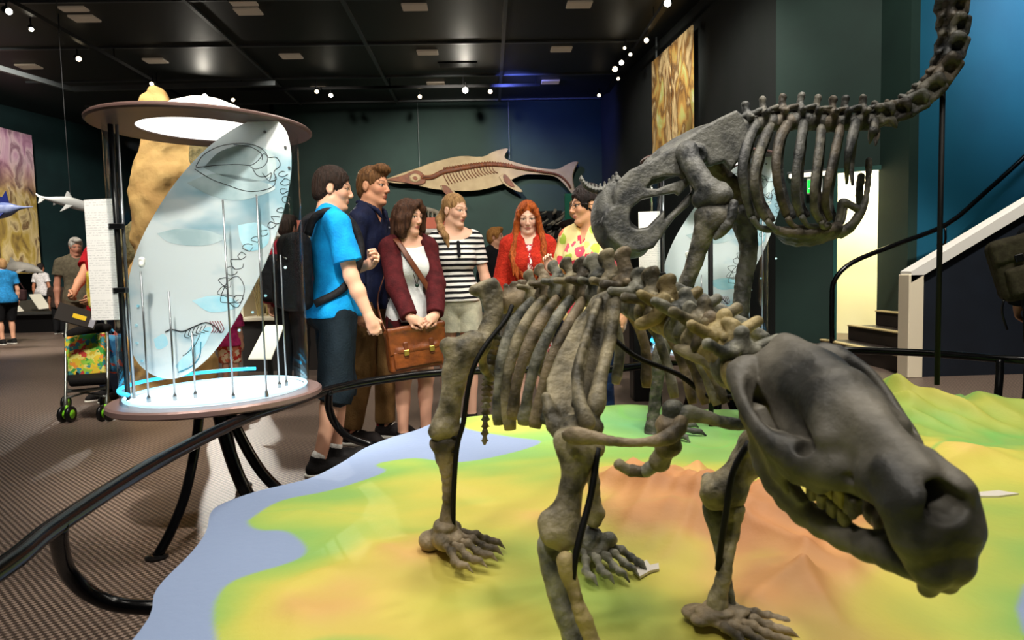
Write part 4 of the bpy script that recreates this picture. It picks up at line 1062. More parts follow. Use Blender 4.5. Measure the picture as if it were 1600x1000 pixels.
# ================================================================== long necked bird skeleton
DM = 3.6
def Z1(x, y): return 880+.35*x, 130+.35*y
def build_bird():
    g = G(1055, 716, .31)
    t = thing('bird_skeleton', (g[0], g[1], hz_(g[0], g[1])), 'dark skeleton of a giant flightless bird with its long neck curving up to the ceiling', 'skeleton')
    D = lambda dz=0: DM+dz
    q1 = lambda x, y, dz=0: P(*Z1(x, y), D(dz))
    m0, m1, m2 = BB
    # pelvis: side plates with the two windows, ridge and inner side
    s = SDF(.007, .02)
    outl = [(768, 122), (800, 150), (826, 225), (812, 330), (775, 352), (745, 392), (715, 352), (650, 372), (610, 335), (585, 420), (575, 480), (560, 548), (500, 600), (455, 655), (430, 695), (400, 735), (340, 757), (262, 742), (200, 695), (168, 620), (182, 580), (226, 545), (222, 500), (240, 440), (300, 388), (400, 338), (500, 280), (600, 208), (690, 160)]
    near = [q1(a, b, -.10) for a, b in outl]; nv = unit(V(CF[0], CF[1], 0))
    s.plate(near, .026, bow=0, nrm=nv)
    farp = [q1(a, b, .12) for a, b in outl]; s.plate(farp, .026, nrm=nv)
    s.chain([q1(262, 478), q1(418, 402), q1(615, 290), q1(772, 195)], [.03, .045, .055, .045], smooth=3, k=.03)
    s.chain([q1(230, 480), q1(200, 590), q1(240, 690), q1(330, 720)], [.05, .075, .08, .06], smooth=3, k=.05)
    s.chain([q1(400, 370), q1(600, 290), q1(780, 240)], [.05, .09, .085], smooth=3, k=.05)
    for dz in (-.10, .12):
        h1 = [q1(a, b, dz) for a, b in ((366, 470), (395, 428), (450, 412), (520, 415), (535, 432), (470, 452), (420, 474))]
        h2 = [q1(a, b, dz) for a, b in ((292, 600), (300, 560), (345, 520), (420, 502), (500, 490), (512, 505), (470, 545), (420, 600), (375, 645), (330, 652), (302, 640))]
        h3 = [q1(a, b, dz) for a, b in ((540, 470), (570, 440), (572, 486), (500, 560), (450, 610), (450, 570), (500, 520))]
        for h_ in (h1, h2, h3): s.plate(h_, .09, .012, True, nrm=nv)
    s.ell(q1(600, 320, -.12), (.05, .05, .05)); s.ell(q1(600, 320, -.16), (.035, .03, .035), sub=True)
    bmesh_('pelvis', s, t, m0, .004, 9)
    # legs
    def lb(name, pts, m, knobs=(), amp=.004):
        pp = [(*Z1(a, b), D(dz), r*.35) for a, b, dz, r in pts]; kk = [(*Z1(a, b), D(dz), r*.35) for a, b, dz, r in knobs]
        return longbone(name, pp, t, .006, m, kk, .025, amp)
    lb('femur', [(560, 300, -.14, 42), (560, 335, -.16, 46), (590, 390, -.2, 44), (630, 450, -.24, 48), (675, 505, -.26, 60)], m0, [(545, 305, -.14, 40), (620, 520, -.24, 45), (715, 500, -.28, 42), (705, 480, -.24, 40)])
    lb('shin_bone', [(690, 600, -.26, 62), (640, 640, -.24, 50), (610, 720, -.22, 38), (585, 800, -.2, 34), (555, 880, -.18, 33), (525, 960, -.16, 32), (490, 1050, -.13, 32), (455, 1150, -.1, 34), (425, 1250, -.08, 40)], m1, [(740, 570, -.26, 40), (650, 590, -.26, 45), (620, 590, -.24, 36)])
    lb('shin_splint', [(760, 540, -.3, 22), (730, 630, -.3, 26), (680, 690, -.28, 14)], m0)
    a_ = P(1023, 690, D(-.05))
    longbone('foot_shaft', [(1029, 568, D(-.08), 13), (1026, 600, D(-.07), 9), (1021, 650, D(-.05), 9.5), (1019, 688, D(-.05), 14)], t, .006, m1, [], .02, .004)
    def toes(base, name='toe', L=.2):
        z = hz_(base[0], base[1])
        for ang in (-1.1, -.45, .25):
            d = V(cos(ang), sin(ang), 0); p0 = V(base[0], base[1], z+.055); 
            n_ = 4; pts = [p0+d*L*i/n_+V(0, 0, -.03*i/n_) for i in range(n_+1)]
            s = SDF(.005, .008)
            for i in range(n_): 
                r = .024-.003*i; s.chain([pts[i]+d*.004, (pts[i]+pts[i+1])/2, pts[i+1]-d*.004], [r, r*.72, r*.95])
            s.chain([pts[-1], pts[-1]+d*.03, pts[-1]+d*.06-V(0, 0, .018)], [.016, .012, .004]); bmesh_(name, s, t, m0, .002)
    toes(a_)
    lb('femur', [(640, 300, .16, 42), (690, 400, .2, 42), (760, 470, .22, 46), (800, 520, .22, 56)], m2)
    lb('shin_bone', [(800, 580, .22, 58), (812, 640, .22, 50), (828, 720, .22, 38), (822, 800, .21, 36), (806, 880, .2, 36), (795, 980, .18, 34), (790, 1080, .16, 34), (790, 1180, .14, 36), (795, 1280, .12, 42)], m0, [(770, 590, .2, 40), (840, 600, .22, 36)])
    b_ = P(1172, 690, D(.1))
    longbone('foot_shaft', [(1160, 590, D(.12), 13), (1165, 640, D(.11), 10), (1170, 688, D(.1), 14)], t, .006, m2, [], .02, .004)
    toes(b_)
    # back vertebrae
    vt = [(838, 190, 838, 100), (905, 172, 916, 75), (985, 165, 1004, 64), (1060, 160, 1072, 58), (1125, 165, 1142, 76), (1200, 172, 1212, 92), (1262, 168, 1268, 102), (1340, 165, 1345, 122)]
    c = [q1(a, b+10) for a, b, _, _ in vt]
    for i, (a, b, sx, sy) in enumerate(vt):
        fw = c[min(i+1, len(c)-1)]-c[max(i-1, 0)]; tip = q1(sx, sy); w = .043
        vertebra('back_vertebra', c[i], fw, (0, 0, 1), t, L=.078, w=w, sp=max(.05, tip[2]-c[i][2]-w*1.75), tilt=-.15, tp=.04, m=BB[i % 3], h=.0058, amp=.004)
    # ribs
    R_ = [[(868, 170, 17), (822, 270, 20), (800, 380, 19), (815, 500, 17), (842, 598, 16)], [(930, 180, 17), (882, 290, 20), (852, 420, 18), (868, 530, 17), (908, 612, 16)], [(1010, 170, 18), (966, 250, 19), (950, 380, 17), (968, 500, 16), (1000, 598, 15)], [(1075, 170, 19), (1060, 260, 19), (1040, 400, 17), (1038, 520, 16), (1062, 592, 16)],
          [(1155, 190, 19), (1142, 300, 17), (1122, 450, 16), (1120, 560, 16), (1152, 618, 15)], [(1240, 190, 18), (1212, 310, 17), (1182, 440, 15), (1170, 540, 15), (1192, 612, 13)], [(1310, 165, 20), (1282, 270, 18), (1268, 350, 13), (1266, 450, 6)], [(1396, 160, 16), (1386, 210, 16), (1368, 272, 4)]]
    for i, r in enumerate(R_):
        n = len(r)
        for side in (-1, 1):
            pts = []
            for j, (x, y, w) in enumerate(r):
                u = j/(n-1); bul = .05+.17*sin(min(1, u*1.15)*pi*.8)
                ox = 0 if side < 0 else 26
                pts.append((*Z1(x+ox*u, y+(side > 0)*6), D(side*bul), w*.35*1.22))
            rib('rib', pts, t, BB[(i+(side > 0)) % 3], .6, 1.1)
    # struts from the ribs to the breast plate
    for k, (a, e) in enumerate([((842, 598), (930, 655)), ((908, 612), (1010, 655)), ((1000, 598), (1080, 650)), ((1062, 592), (1140, 645)), ((1152, 618), (1190, 632))]):
        for side in (-1, 1):
            m = ((a[0]+e[0])/2-10, (a[1]+e[1])/2+16)
            rib('rib_strut', [(*Z1(*a), D(side*.17), 5.5), (*Z1(*m), D(side*.15), 4.5), (*Z1(*e), D(side*.12), 5)], t, BB[k % 3], .8)
    s = SDF(.006, .02)
    top = [(900, 636), (960, 640), (1080, 640), (1190, 625), (1225, 650), (1180, 690), (1100, 712), (1020, 702), (950, 676)]
    # shallow dish
    for y in np.linspace(-1, 1, 7):
        s.chain([q1(930+30*(1-abs(y)), 655-10*abs(y)+12*(1-y*y), y*.13), q1(1000, 668+30*(1-y*y), y*.14), q1(1100, 672+36*(1-y*y), y*.13), q1(1190, 655+20*(1-y*y), y*.10), q1(1225, 640, y*.07)], [.012, .018, .02, .02, .018], smooth=2, k=.03)
    bmesh_('breast_plate', s, t, m2, .004, 12)
    for pts in ([(1180, 690, -.02, 14), (1240, 665, -.03, 20), (1290, 632, -.05, 18), (1330, 572, -.06, 18), (1352, 510, -.06, 11), (1362, 420, -.06, 11), (1365, 345, -.06, 14)], [(1240, 680, .08, 14), (1290, 640, .09, 15), (1326, 572, .09, 14), (1322, 500, .09, 14), (1330, 415, .09, 16)],
                [(1222, 640, -.05, 12), (1236, 580, -.05, 12), (1246, 532, -.05, 15), (1290, 548, -.06, 14), (1330, 572, -.06, 14)], [(1262, 535, .05, 10), (1250, 600, .05, 10), (1230, 640, .05, 10)]):
        lb('shoulder_bone', pts, m1, amp=.002)
    # tail
    tl = cr([q1(78, 425), q1(92, 450), q1(112, 468), q1(140, 480), q1(175, 478), q1(215, 455), q1(245, 430)], 2)
    for i in range(len(tl)-1):
        d = tl[i+1]-tl[i]; r = .010+.012*i/len(tl); s = SDF(.005, .01); s.cap(tl[i]+d*.1, tl[i]+d*.9, r); s.cap(tl[i]+d*.5, tl[i]+d*.5+V(0, 0, r*2), r*.5, r*.4); s.cap(tl[i]+d*.5+V(0, r*2, 0), tl[i]+d*.5-V(0, r*2, 0), r*.45); bmesh_('tail_vertebra', s, t, m0, .002)
    # neck
    nk = [(1358, 186), (1375, 181), (1398, 176), (1424, 164), (1450, 142), (1474, 112), (1486, 78), (1491, 46), (1489, 16), (1486, -14), (1478, -42), (1462, -66)]
    c = [P(a, b, D(0)) for a, b in nk]
    for i in range(1, len(c)):
        fw = c[min(i+1, len(c)-1)]-c[i-1]; ln = np.linalg.norm(c[i]-c[i-1])
        side = unit(np.cross(fw, CF)); w = .056
        R = frame(fw, side if side[2] > -.9 else (0, 0, 1)); R = frame(fw, (-.4, 0, 1) if i < 4 else (-1, 0, .3)); L = ln; s = SDF(.0055, .012)
        o = c[i]; q = lambda x, y, z: o+R@V(x, y, z)
        s.cap(q(-L*.42, 0, 0), q(L*.36, 0, 0), w*.66, w*.7); s.ell(q(-L*.34, 0, -.01), (w*.92,)*3); s.ell(q(L*.30, 0, .0), (w*.9,)*3)
        for y in (1, -1):
            s.cap(q(L*.36, y*w*1.2, w*.55), q(-L*.15, y*w*.6, w*.8), w*.46, w*.3); s.ell(q(L*.34, y*w*1.25, .1*w), (w*.42,)*3); s.cap(q(-L*.45, y*w*.85, w*.75), q(-L*.1, y*w*.6, w*.6), w*.42, w*.36)
            s.cap(q(L*.3, y*w*1.0, -w*.55), q(-L*.35, y*w*.85, -w*.7), w*.42, w*.2); s.ell(q(0, y*w*1.15, 0), (w*.3,)*3, sub=True)
        s.cap(q(-L*.1, 0, w*.8), q(-L*.3, 0, w*1.25), w*.34, w*.26)
        bmesh_('neck_vertebra', s, t, BB[i % 3], .005, 16)
    for x, y, x2, y2 in ((1366, 188, 1358, 222), (1392, 185, 1400, 199)): longbone('neck_rib', [(x, y, D(-.06), 5), ((x+x2)/2, (y+y2)/2, D(-.06), 4), (x2, y2, D(-.06), 1.5)], t, .005, m1, amp=.001)
    # mount poles
    for (a, b), (e, f), r in (((1473, 140), (1455, 716), .0135), ((1110, 372), (1121, 716), .0135)):
        lo = P(e, f, D(0)); hi = P(a, b, D(0)); zz = hz_(lo[0], lo[1])
        lo = V(hi[0], hi[1], zz-.01)
        o = MB().tube([lo, hi], r, 12).build('support_pole', m_rod, t, True)
    hi = P(1473, 140, D(0)); MB().tube([hi+V(0, 0, -.01), hi+V(.0, 0, .02), P(1462, 128, D(0))], .009, 8).build('pole_fork', m_rod, t, True)
    return t
BIRD = build_bird()
# ================================================================== people
def S3(c): return np.array(lin(c)[:3])
m_skin = mat('skin', (255, 255, 255), .5, vcol=True, bump=.05, bscale=120, spec=.35)
MATS['skin'].node_tree.nodes['Principled BSDF'].inputs['Subsurface Weight'].default_value = 0
def cloth(name, c, c2=None, rough=.85, scale=30, bump=.25): return mat(name, c, rough, col2=c2 or tuple(int(v*.82) for v in c), scale=scale, bump=bump, bscale=90, spec=.2)
def hairm(name, c, c2): return mat(name, c, .6, col2=c2, scale=30, bump=.5, bscale=90, stretch=(2.6, 2.6, .28), spec=.25, contrast=(.3, .7))
def stripes_mat(name, a, b, per, duty=0.0):
    m = bpy.data.materials.new(name); m.use_nodes = True; N = m.node_tree.nodes; L = m.node_tree.links; p = N['Principled BSDF']
    tc = N.new('ShaderNodeTexCoord'); sp = N.new('ShaderNodeSeparateXYZ'); L.new(tc.outputs['Object'], sp.inputs[0])
    nz = N.new('ShaderNodeTexNoise'); nz.inputs['Scale'].default_value = 7; L.new(tc.outputs['Object'], nz.inputs['Vector'])
    def mth(op, x, y=None):
        n = N.new('ShaderNodeMath'); n.operation = op
        for i, q in enumerate((x, y)):
            if q is None: continue
            if isinstance(q, (int, float)): n.inputs[i].default_value = q
            else: L.new(q, n.inputs[i])
        return n.outputs[0]
    z = mth('ADD', sp.outputs[2], mth('MULTIPLY', nz.outputs['Fac'], .012))
    f = mth('GREATER_THAN', mth('SINE', mth('MULTIPLY', z, 2*pi/per)), duty)
    mx = N.new('ShaderNodeMix'); mx.data_type = 'RGBA'; L.new(f, mx.inputs['Factor']); mx.inputs[6].default_value = lin(a); mx.inputs[7].default_value = lin(b)
    L.new(mx.outputs[2], p.inputs['Base Color']); p.inputs['Roughness'].default_value = .85; p.inputs['Specular IOR Level'].default_value = .2
    return m
def cells_mat(name, cols, scale, base=None, rough=.8, stretch=None, vdist=None):
    """patterned cloth: random coloured cells"""
    m = bpy.data.materials.new(name); m.use_nodes = True; N = m.node_tree.nodes; L = m.node_tree.links; p = N['Principled BSDF']
    tc = N.new('ShaderNodeTexCoord'); vo = N.new('ShaderNodeTexVoronoi'); vo.inputs['Scale'].default_value = scale
    vec = tc.outputs['Object']
    if stretch:
        mp = N.new('ShaderNodeMapping'); mp.inputs['Scale'].default_value = stretch; L.new(vec, mp.inputs[0]); vec = mp.outputs[0]
    nz = N.new('ShaderNodeTexNoise'); nz.inputs['Scale'].default_value = scale*1.4; L.new(vec, nz.inputs['Vector'])
    ad = N.new('ShaderNodeMix'); ad.data_type = 'VECTOR'; ad.inputs['Factor'].default_value = .06; L.new(vec, ad.inputs[4]); L.new(nz.outputs['Color'], ad.inputs[5]); L.new(ad.outputs[1], vo.inputs['Vector'])
    sp = N.new('ShaderNodeSeparateColor'); L.new(vo.outputs['Color'], sp.inputs[0])
    rp = N.new('ShaderNodeValToRGB'); rp.color_ramp.interpolation = 'CONSTANT'; e = rp.color_ramp.elements
    while len(e) < len(cols): e.new(.5)
    for i, c in enumerate(cols): e[i].position = i/len(cols); e[i].color = lin(c)
    L.new(sp.outputs[0], rp.inputs[0]); out = rp.outputs[0]
    if base:
        g = N.new('ShaderNodeMath'); g.operation = 'GREATER_THAN'; L.new(vo.outputs['Distance'], g.inputs[0]); g.inputs[1].default_value = vdist or .42
        mx = N.new('ShaderNodeMix'); mx.data_type = 'RGBA'; L.new(g.outputs[0], mx.inputs['Factor']); L.new(out, mx.inputs[6]); mx.inputs[7].default_value = lin(base); out = mx.outputs[2]
        w = N.new('ShaderNodeMath'); w.operation = 'LESS_THAN'; L.new(vo.outputs['Distance'], w.inputs[0]); w.inputs[1].default_value = .09
        m2 = N.new('ShaderNodeMix'); m2.data_type = 'RGBA'; L.new(w.outputs[0], m2.inputs['Factor']); L.new(out, m2.inputs[6]); m2.inputs[7].default_value = lin((240, 220, 170)); out = m2.outputs[2]
    L.new(out, p.inputs['Base Color']); p.inputs['Roughness'].default_value = rough; p.inputs['Specular IOR Level'].default_value = .2
    return m

class Person:
    def __init__(s, pos, yaw, H, label, group=None, fem=False, wide=1.0, head_yaw=None, head_pitch=0, head_roll=0, skin=(222, 170, 142), h=.004, lean=0, hips=0, stance=.10, steps=(0, 0), arms=None, age=1.0, hd=1.0, root=True):
        s.s = H/1.75; s.H = H; s.h = h; s.fem = fem; s.skin = skin; s.pos = V(pos[0], pos[1], pos[2] if len(pos) > 2 else 0); s.hd = hd
        s.R = rotz(radians(yaw)); s.wide = wide; s.yaw = yaw
        s.t = thing('person', s.pos, label, 'person', group)
        k = s.s; s.lean = lean
        sh = (.158 if fem else .182)*wide
        W = s.W
        s.ln = lambda z: max(0, z-.95)*lean         # forward lean above the hips
        s.sh = [W(-.012+s.ln(1.42), y*sh, 1.415) for y in (1, -1)]
        s.hip = [W(0, y*.088*wide+hips, .905) for y in (1, -1)]
        s.kn = [W(.02+steps[i]*.5, y*(.088*wide*.45+stance*.55)+hips*.5, .49) for i, y in enumerate((1, -1))]
        s.an = [W(-.03+steps[i], y*stance, .085) for i, y in enumerate((1, -1))]
        s.hc = W(.022+s.ln(1.62), 0, 1.75-.121*hd/1.0)        # head centre
        hy = radians(yaw if head_yaw is None else head_yaw)
        s.HR = rotz(hy) @ roty(radians(head_pitch)) @ rotx(radians(head_roll))
        s.arm = []
        for i in (0, 1):
            a = (arms or [None, None])[i] or dict(hand=(.03, .27, .80), pole=(-1, .4, 0))
            sg = 1 if i == 0 else -1
            T = V(*a['at']) if 'at' in a else W(a['hand'][0], sg*a['hand'][1], a['hand'][2]); pole = s.R @ V(a['pole'][0], sg*a['pole'][1], a['pole'][2])
            A = s.sh[i]; la, lb = .295*k, .255*k
            d = T-A; L = np.linalg.norm(d)
            if L > (la+lb)*.995: T = A+d/L*(la+lb)*.995; d = T-A; L = np.linalg.norm(d)
            x = (la*la-lb*lb+L*L)/(2*L); hh = math.sqrt(max(la*la-x*x, 0)); u = d/L; p = pole-u*(pole@u); p = unit(p)
            E = A+u*x+p*hh
            fd = unit(T-E) if 'fdir' not in a else unit(s.R @ V(a['fdir'][0], sg*a['fdir'][1], a['fdir'][2]))
            pn = a.get('palm', (0, -1, 0)); pn = s.R @ V(pn[0], sg*pn[1], pn[2])
            s.arm.append((A, E, T, fd, pn, a.get('curl', .5), sg))
    def W(s, f, l, z): return s.pos+s.R @ (V(f, l, z)*s.s)
    def Hd(s, x, y, z): return s.hc+s.HR @ (V(x, y, z)*s.s*s.hd)
    # ---- prims
    def capcut(s, S, a, b, ra, rb, p, d, k=.02):
        a = V(*a); b = V(*b); ba = b-a; l2 = ba@ba+1e-12; p = V(*p); d = unit(d)
        def fn(X):
            pa = X-a; t = np.clip((pa@ba)/l2, 0, 1)
            return np.maximum(np.sqrt(((pa-t[..., None]*ba)**2).sum(-1))-(ra+(rb-ra)*t), (X-p)@d)
        m = max(ra, rb); S._b(np.minimum(a, b)-m, np.maximum(a, b)+m, fn, k, False)
    def sleeve(s, S, i, e, e2, to, k=.02):
        A, E, T = s.arm[i][:3]; q = s.s; f = .92 if s.fem else 1.0
        if to <= 1:
            p = A+(E-A)*to; s.capcut(S, A, A+(E-A)*min(1, to+.12), .050*q*f+e, .042*q*f+e2, p, E-A, k)
        else:
            S.cap(A, E, .050*q*f+e, .040*q*f+e2, k); p = E+(T-E)*(to-1)
            s.capcut(S, E, T, .040*q*f+e2, .029*q*f+e2, p, T-E, k)
    def trouser(s, S, i, e, e2, to, k=.014):
        H_, K, A = s.hip[i], s.kn[i], s.an[i]; q = s.s; w = s.wide; up = .086*w*(1.03 if s.fem else 1)
        if to <= 1:
            p = H_+(K-H_)*to; s.capcut(S, H_, H_+(K-H_)*min(1, to+.15), up*q+e, (up-(up-.054)*to)*q+e2, p, K-H_, k)
        else:
            S.cap(H_, K, up*q+e, .054*q+e2, k); p = K+(A-K)*(to-1)
            s.capcut(S, K, A, .052*q+e2, .037*q+e2, p, A-K, k)
    def torso(s, S, e=0, k=.06, bust=True, low=True):
        f = s.fem; w = s.wide; W = s.W; q = s.s; l = s.ln; RR = s.R
        def E(c, r): S.ell(W(c[0]+l(c[2]), c[1], c[2]), (V(*r)+e/q)*q, RR, k)
        if f:
            E((-.0, 0, 1.30), (.098, .142*w, .17)); E((0, 0, 1.09), (.088*w, .118*w, .15)); E((0, 0, .95), (.108*w, .158*w, .125))
            if bust:
                for y in (1, -1): E((.075, y*.062*w, 1.275), (.052, .062, .062))
        else:
            E((-.0, 0, 1.29), (.112*w, .165*w, .19)); E((0, 0, 1.08), (.096*w, .138*w, .16)); E((-.005, 0, .95), (.108*w, .150*w, .12))
        for y in (1, -1):
            S.cap(W(-.01+l(1.42), y*.07, 1.43), W(-.012+l(1.42), y*(.145 if f else .165)*w, 1.41), .05*q+e, .055*q+e, k)
            S.cap(W(-.02+l(1.5), y*.03, 1.49), W(-.015+l(1.42), y*.12*w, 1.435), .04*q+e, .04*q+e, k)
            if low: E((-.05, y*.07*w, .91), (.08, .08*w, .085))
    def armp(s, S, i, e=0, e2=None, to=2.0, k=.02):
        A, E, T = s.arm[i][:3]; q = s.s; e2 = e if e2 is None else e2; f = .92 if s.fem else 1.0
        if to >= 1:
            S.cap(A, E, .050*q*f+e, .040*q*f+e2, k)
            if to > 1:
                t = min(to-1, 1.0); B = E+(T-E)*t
                m = E+(T-E)*min(.35, t)
                S.cap(E, m, .040*q*f+e2, .041*q*f+e2, k); S.cap(m, B, .041*q*f+e2, (.041-.014*(t-.35)/.65 if t > .35 else .041)*q*f+e2, k)
        else:
            S.cap(A, A+(E-A)*to, .050*q*f+e, (.050-.010*to)*q*f+e2, k)
    def cut_end(s, S, a, d, hs=.12):
        """flat cut of a sleeve or trouser leg beyond point a in direction d"""
        R = frame(d, (0, 0, 1) if abs(d[2]) < .9 else (1, 0, 0)); S.box(V(*a)+unit(d)*hs, (hs, hs*.75, hs*.75), R, k=.004, sub=True)
    def legp(s, S, i, e=0, e2=None, to=2.0, k=.03, shape=True):
        H_, K, A = s.hip[i], s.kn[i], s.an[i]; q = s.s; w = s.wide; e2 = e if e2 is None else e2
        up = .086*w*(1.03 if s.fem else 1); 
        if to >= 1:
            S.cap(H_, K, up*q+e, .054*q+e2, k)
            if to > 1:
                t = to-1; B = K+(A-K)*t
                S.cap(K, B, .052*q+e2, (.052-.016*t)*q+e2, k)
                if shape and t > .5: c = K+(A-K)*.3+s.R@V(-.016*q, 0, 0); S.ell(c, V(.046, .046, .11)*q+e2, None, k)
        else: S.cap(H_, H_+(K-H_)*to, up*q+e, (up-(up-.054)*to)*q+e2, k)
    def hand(s, S, i):
        A, E, T, fd, pn, curl, sg = s.arm[i]; q = s.s*(.92 if s.fem else 1.0)
        pn = unit(pn-fd*(pn@fd)); ac = np.cross(fd, pn)       # ac: across the palm
        # thumb side: towards the body front by default
        fw = s.R @ V(1, 0, 0.2); 
        if ac @ fw < 0: ac = -ac
        p = lambda f, a, n: T+fd*f*q+ac*a*q+pn*n*q
        S.ell(p(.045, 0, 0), V(.052, .038, .015)*q, np.column_stack([fd, ac, pn]), .014); S.cap(p(-.01, 0, 0), p(.03, 0, 0), .026*q, .026*q, .02)
        for j, (a, L, r) in enumerate(((.028, .072, .0085), (.0095, .082, .009), (-.0095, .076, .0085), (-.027, .06, .0075))):
            c = curl*(1+.18*j); b = p(.082-.004*abs(j-1), a, 0); d = fd; pts = [b]; ang = 0
            for m, fr in enumerate((.45, .32, .23)):
                ang += c*(.75, 1.05, .8)[m]
                dd = fd*cos(ang)+pn*sin(ang)+ac*(.06*(1.5-j)); pts.append(pts[-1]+dd*L*fr*q)
            S.chain(pts, [r*q*1.05, r*q, r*q*.92, r*q*.75], .004)
        b = p(.012, .026, .006); S.chain([b, p(.04, .050, .012+.01*curl), p(.066, .054-.012*curl, .018+.02*curl), p(.086, .050-.02*curl, .022+.03*curl)], [.0145*q, .011*q, .0098*q, .008*q], .008)
    def head(s, S):
        q = s.s*s.hd; P_ = s.Hd; RR = s.HR; f = s.fem
        E = lambda c, r, k=.012, sub=False: S.ell(P_(*c), V(*r)*q, RR, k, sub)
        C = lambda a, b, ra, rb, k=.01: S.cap(P_(*a), P_(*b), ra*q, rb*q, k)
        jw = .88 if f else 1
        E((-.012, 0, .034), (.094, .074, .086), .02); E((.03, 0, -.044), (.055, .049*jw, .070), .03); E((.02, 0, -.01), (.067, .060, .07), .02)
        E((.069, 0, -.100), (.018, .019*jw, .016), .016)
        for y in (1, -1):
            C((.0, y*.050*jw, -.062), (.055, y*.018, -.100), .020*jw, .016, .025); E((.054, y*.035, -.024), (.022, .020, .022), .02)
            C((.080, y*.010, .024), (.066, y*.045, .021), .011, .010, .014)
            E((.094, y*.031, .004), (.017, .018, .0115), .008, True); E((.0705, y*.031, .003), (.0135, .0145, .0128), .002)
            C((.081, y*.018, .0125), (.076, y*.046, .010), .0042, .004, .003)
            E((.097, y*.0105, -.036), (.0095, .0075, .007), .006)
            E((-.012, y*.076, -.004), (.020, .009, .031), .006); E((-.006, y*.086, -.002), (.010, .005, .018), .004, True)
        C((.084, 0, .014), (.104, 0, -.028), .0075, .0105, .012)
        E((.0805, 0, -.0605), (.010, .021, .0060), .008); E((.079, 0, -.0712), (.010, .018, .0064), .008); S.cap(P_(.0945, -.02, -.066), P_(.0945, .02, -.066), .0030*q, k=.004, sub=True)
        C((-.02, 0, -.16), (-.018, 0, -.05), (.047 if f else .057), (.046 if f else .054), .03)
        S.cap(s.W(-.012+s.ln(1.45), 0, 1.45), P_(-.02, 0, -.09), (.05 if f else .062)*s.s, (.047 if f else .056)*q, .04)
    def face_paint(s, v):
        c = np.tile(S3(s.skin), (len(v), 1)); q = s.s*s.hd
        X = ((v-s.hc) @ s.HR)/q
        n = nz3(v, 14, 3, 2); c = c*(1+.05*n)[:, None]
        near = (np.abs(X) < .14).all(1)
        x, y, z = X.T; ay = np.abs(y)
        def mix(m, col): 
            m = (np.clip(m, 0, 1)*near)[:, None]; c[:] = c*(1-m)+S3(col)*m
        sk = np.array(s.skin, float)
        mix(.30*np.exp(-((ay-.042)**2+(z+.03)**2)/.016**2)*(x > .02), (214, 120, 104))
        mix(.35*np.exp(-(y**2+(z+.03)**2)/.012**2)*(x > .08), (214, 130, 112))
        lip = (x > .07)*np.clip(1.2-((y/.0205)**2+((z+.066)/.0105)**2), 0, 1)*3
        mix(np.minimum(lip, .8), s.lip)
        mix((x > .076)*np.clip(1.2-((y/.019)**2+((z+.066)/.0022)**2), 0, 1)*.8, (90, 40, 38))
        ed = np.sqrt((x-.0705)**2+(ay-.031)**2+(z-.003)**2)
        ew = ((ay-.031)/.0145)**2+((z-.003)/.0066)**2
        mix((x > .072)*(ed < .017)*(ew < 1), (226, 220, 214))
        gy = s.gaze
        mix((x > .072)*np.clip(1.6-(((y-np.sign(y)*.031-gy)/.0066)**2+((z-.003)/.0066)**2), 0, 1)*2*(ew < 1.1), (44, 32, 26))
        mix((x > .066)*(ew >= .85)*(ew < 2.1)*(z > .003)*.75, (70, 46, 36))
        bz = z-(.0285+.004*np.clip((ay-.02)/.02, -.5, 1)-.006*np.clip((ay-.042)/.01, 0, 1))
        mix((x > .05)*(ay > .012)*(ay < .052)*np.clip(1.4-np.abs(bz)/.0045, 0, 1)*.85, s.brow)
        return c
    def body(s, brow=(60, 42, 30), lip=(190, 104, 96), gaze=0, legs=True):
        s.brow = brow; s.lip = lip; s.gaze = gaze
        S = SDF(s.h, .02); s.torso(S)
        for i in (0, 1):
            s.armp(S, i); s.hand(S, i)
            if legs:
                s.legp(S, i); A = s.an[i]; fwd = s.R@V(1, 0, 0)
                S.chain([A, A-V(0, 0, .045*s.s)-fwd*.02*s.s, A-V(0, 0, .05*s.s)+fwd*.11*s.s, A-V(0, 0, .058*s.s)+fwd*.17*s.s], [.036*s.s, .034*s.s, .030*s.s, .022*s.s], .02)
        s.head(S)
        v, f = S.mesh(); c = s.face_paint(v)
        return mk('body', v, f, m_skin, s.t, vcol=c)
    def wear(s, name, S, m, amp=.003, ns=9, seed=1, infl=0, parent=None, **kw):
        def fold(X, D): return D+amp*nz3(X*V(1, 1, .45), ns, seed, 3)
        v, f = S.mesh(fieldfn=fold if amp else None, infl=infl); return mk(name, v, f, m, parent or s.t, **kw)
    def hair(s, build, m, name='hair', groove=.0032, fr=V(260, 260, 26), seed=2):
        S = SDF(s.h, .012); build(S, s.Hd, s.HR, s.s*s.hd)
        hc = s.hc; HR = s.HR
        def fn(X, D): 
            Y = (X-hc)@HR
            return D+groove*nz3(Y*fr/10, 10*.6, seed, 2)
        v, f = S.mesh(fieldfn=fn); return mk(name, v, f, m, s.t)
    def shoe(s, i, up, sole, high=.07, name='shoe', sock=None):
        A = s.an[i]; q = s.s; fwd = s.R@V(1, 0, 0); lf = s.R@V(0, 1, 0); g = V(A[0], A[1], s.pos[2])
        p = lambda f, l, z: g+fwd*f*q+lf*l*q+V(0, 0, z*q)
        S = SDF(.005, .02); S.chain([p(-.035, 0, .045), p(.06, 0, .05), p(.15, 0, .042), p(.195, 0, .034)], [.042*q, .043*q, .043*q, .03*q], .03); S.cap(p(-.02, 0, .05), p(-.005, 0, high+.03), .044*q, .046*q, .02)
        S.box(p(.08, 0, -.05), (.3, .2, .06*q), s.R, k=.004, sub=True); S.cap(p(-.0, 0, high+.05), p(0, 0, high+.16), .04*q, .04*q, k=.004, sub=True)
        o = s.wear(name, S, up, amp=0)
        S = SDF(.005, .01)
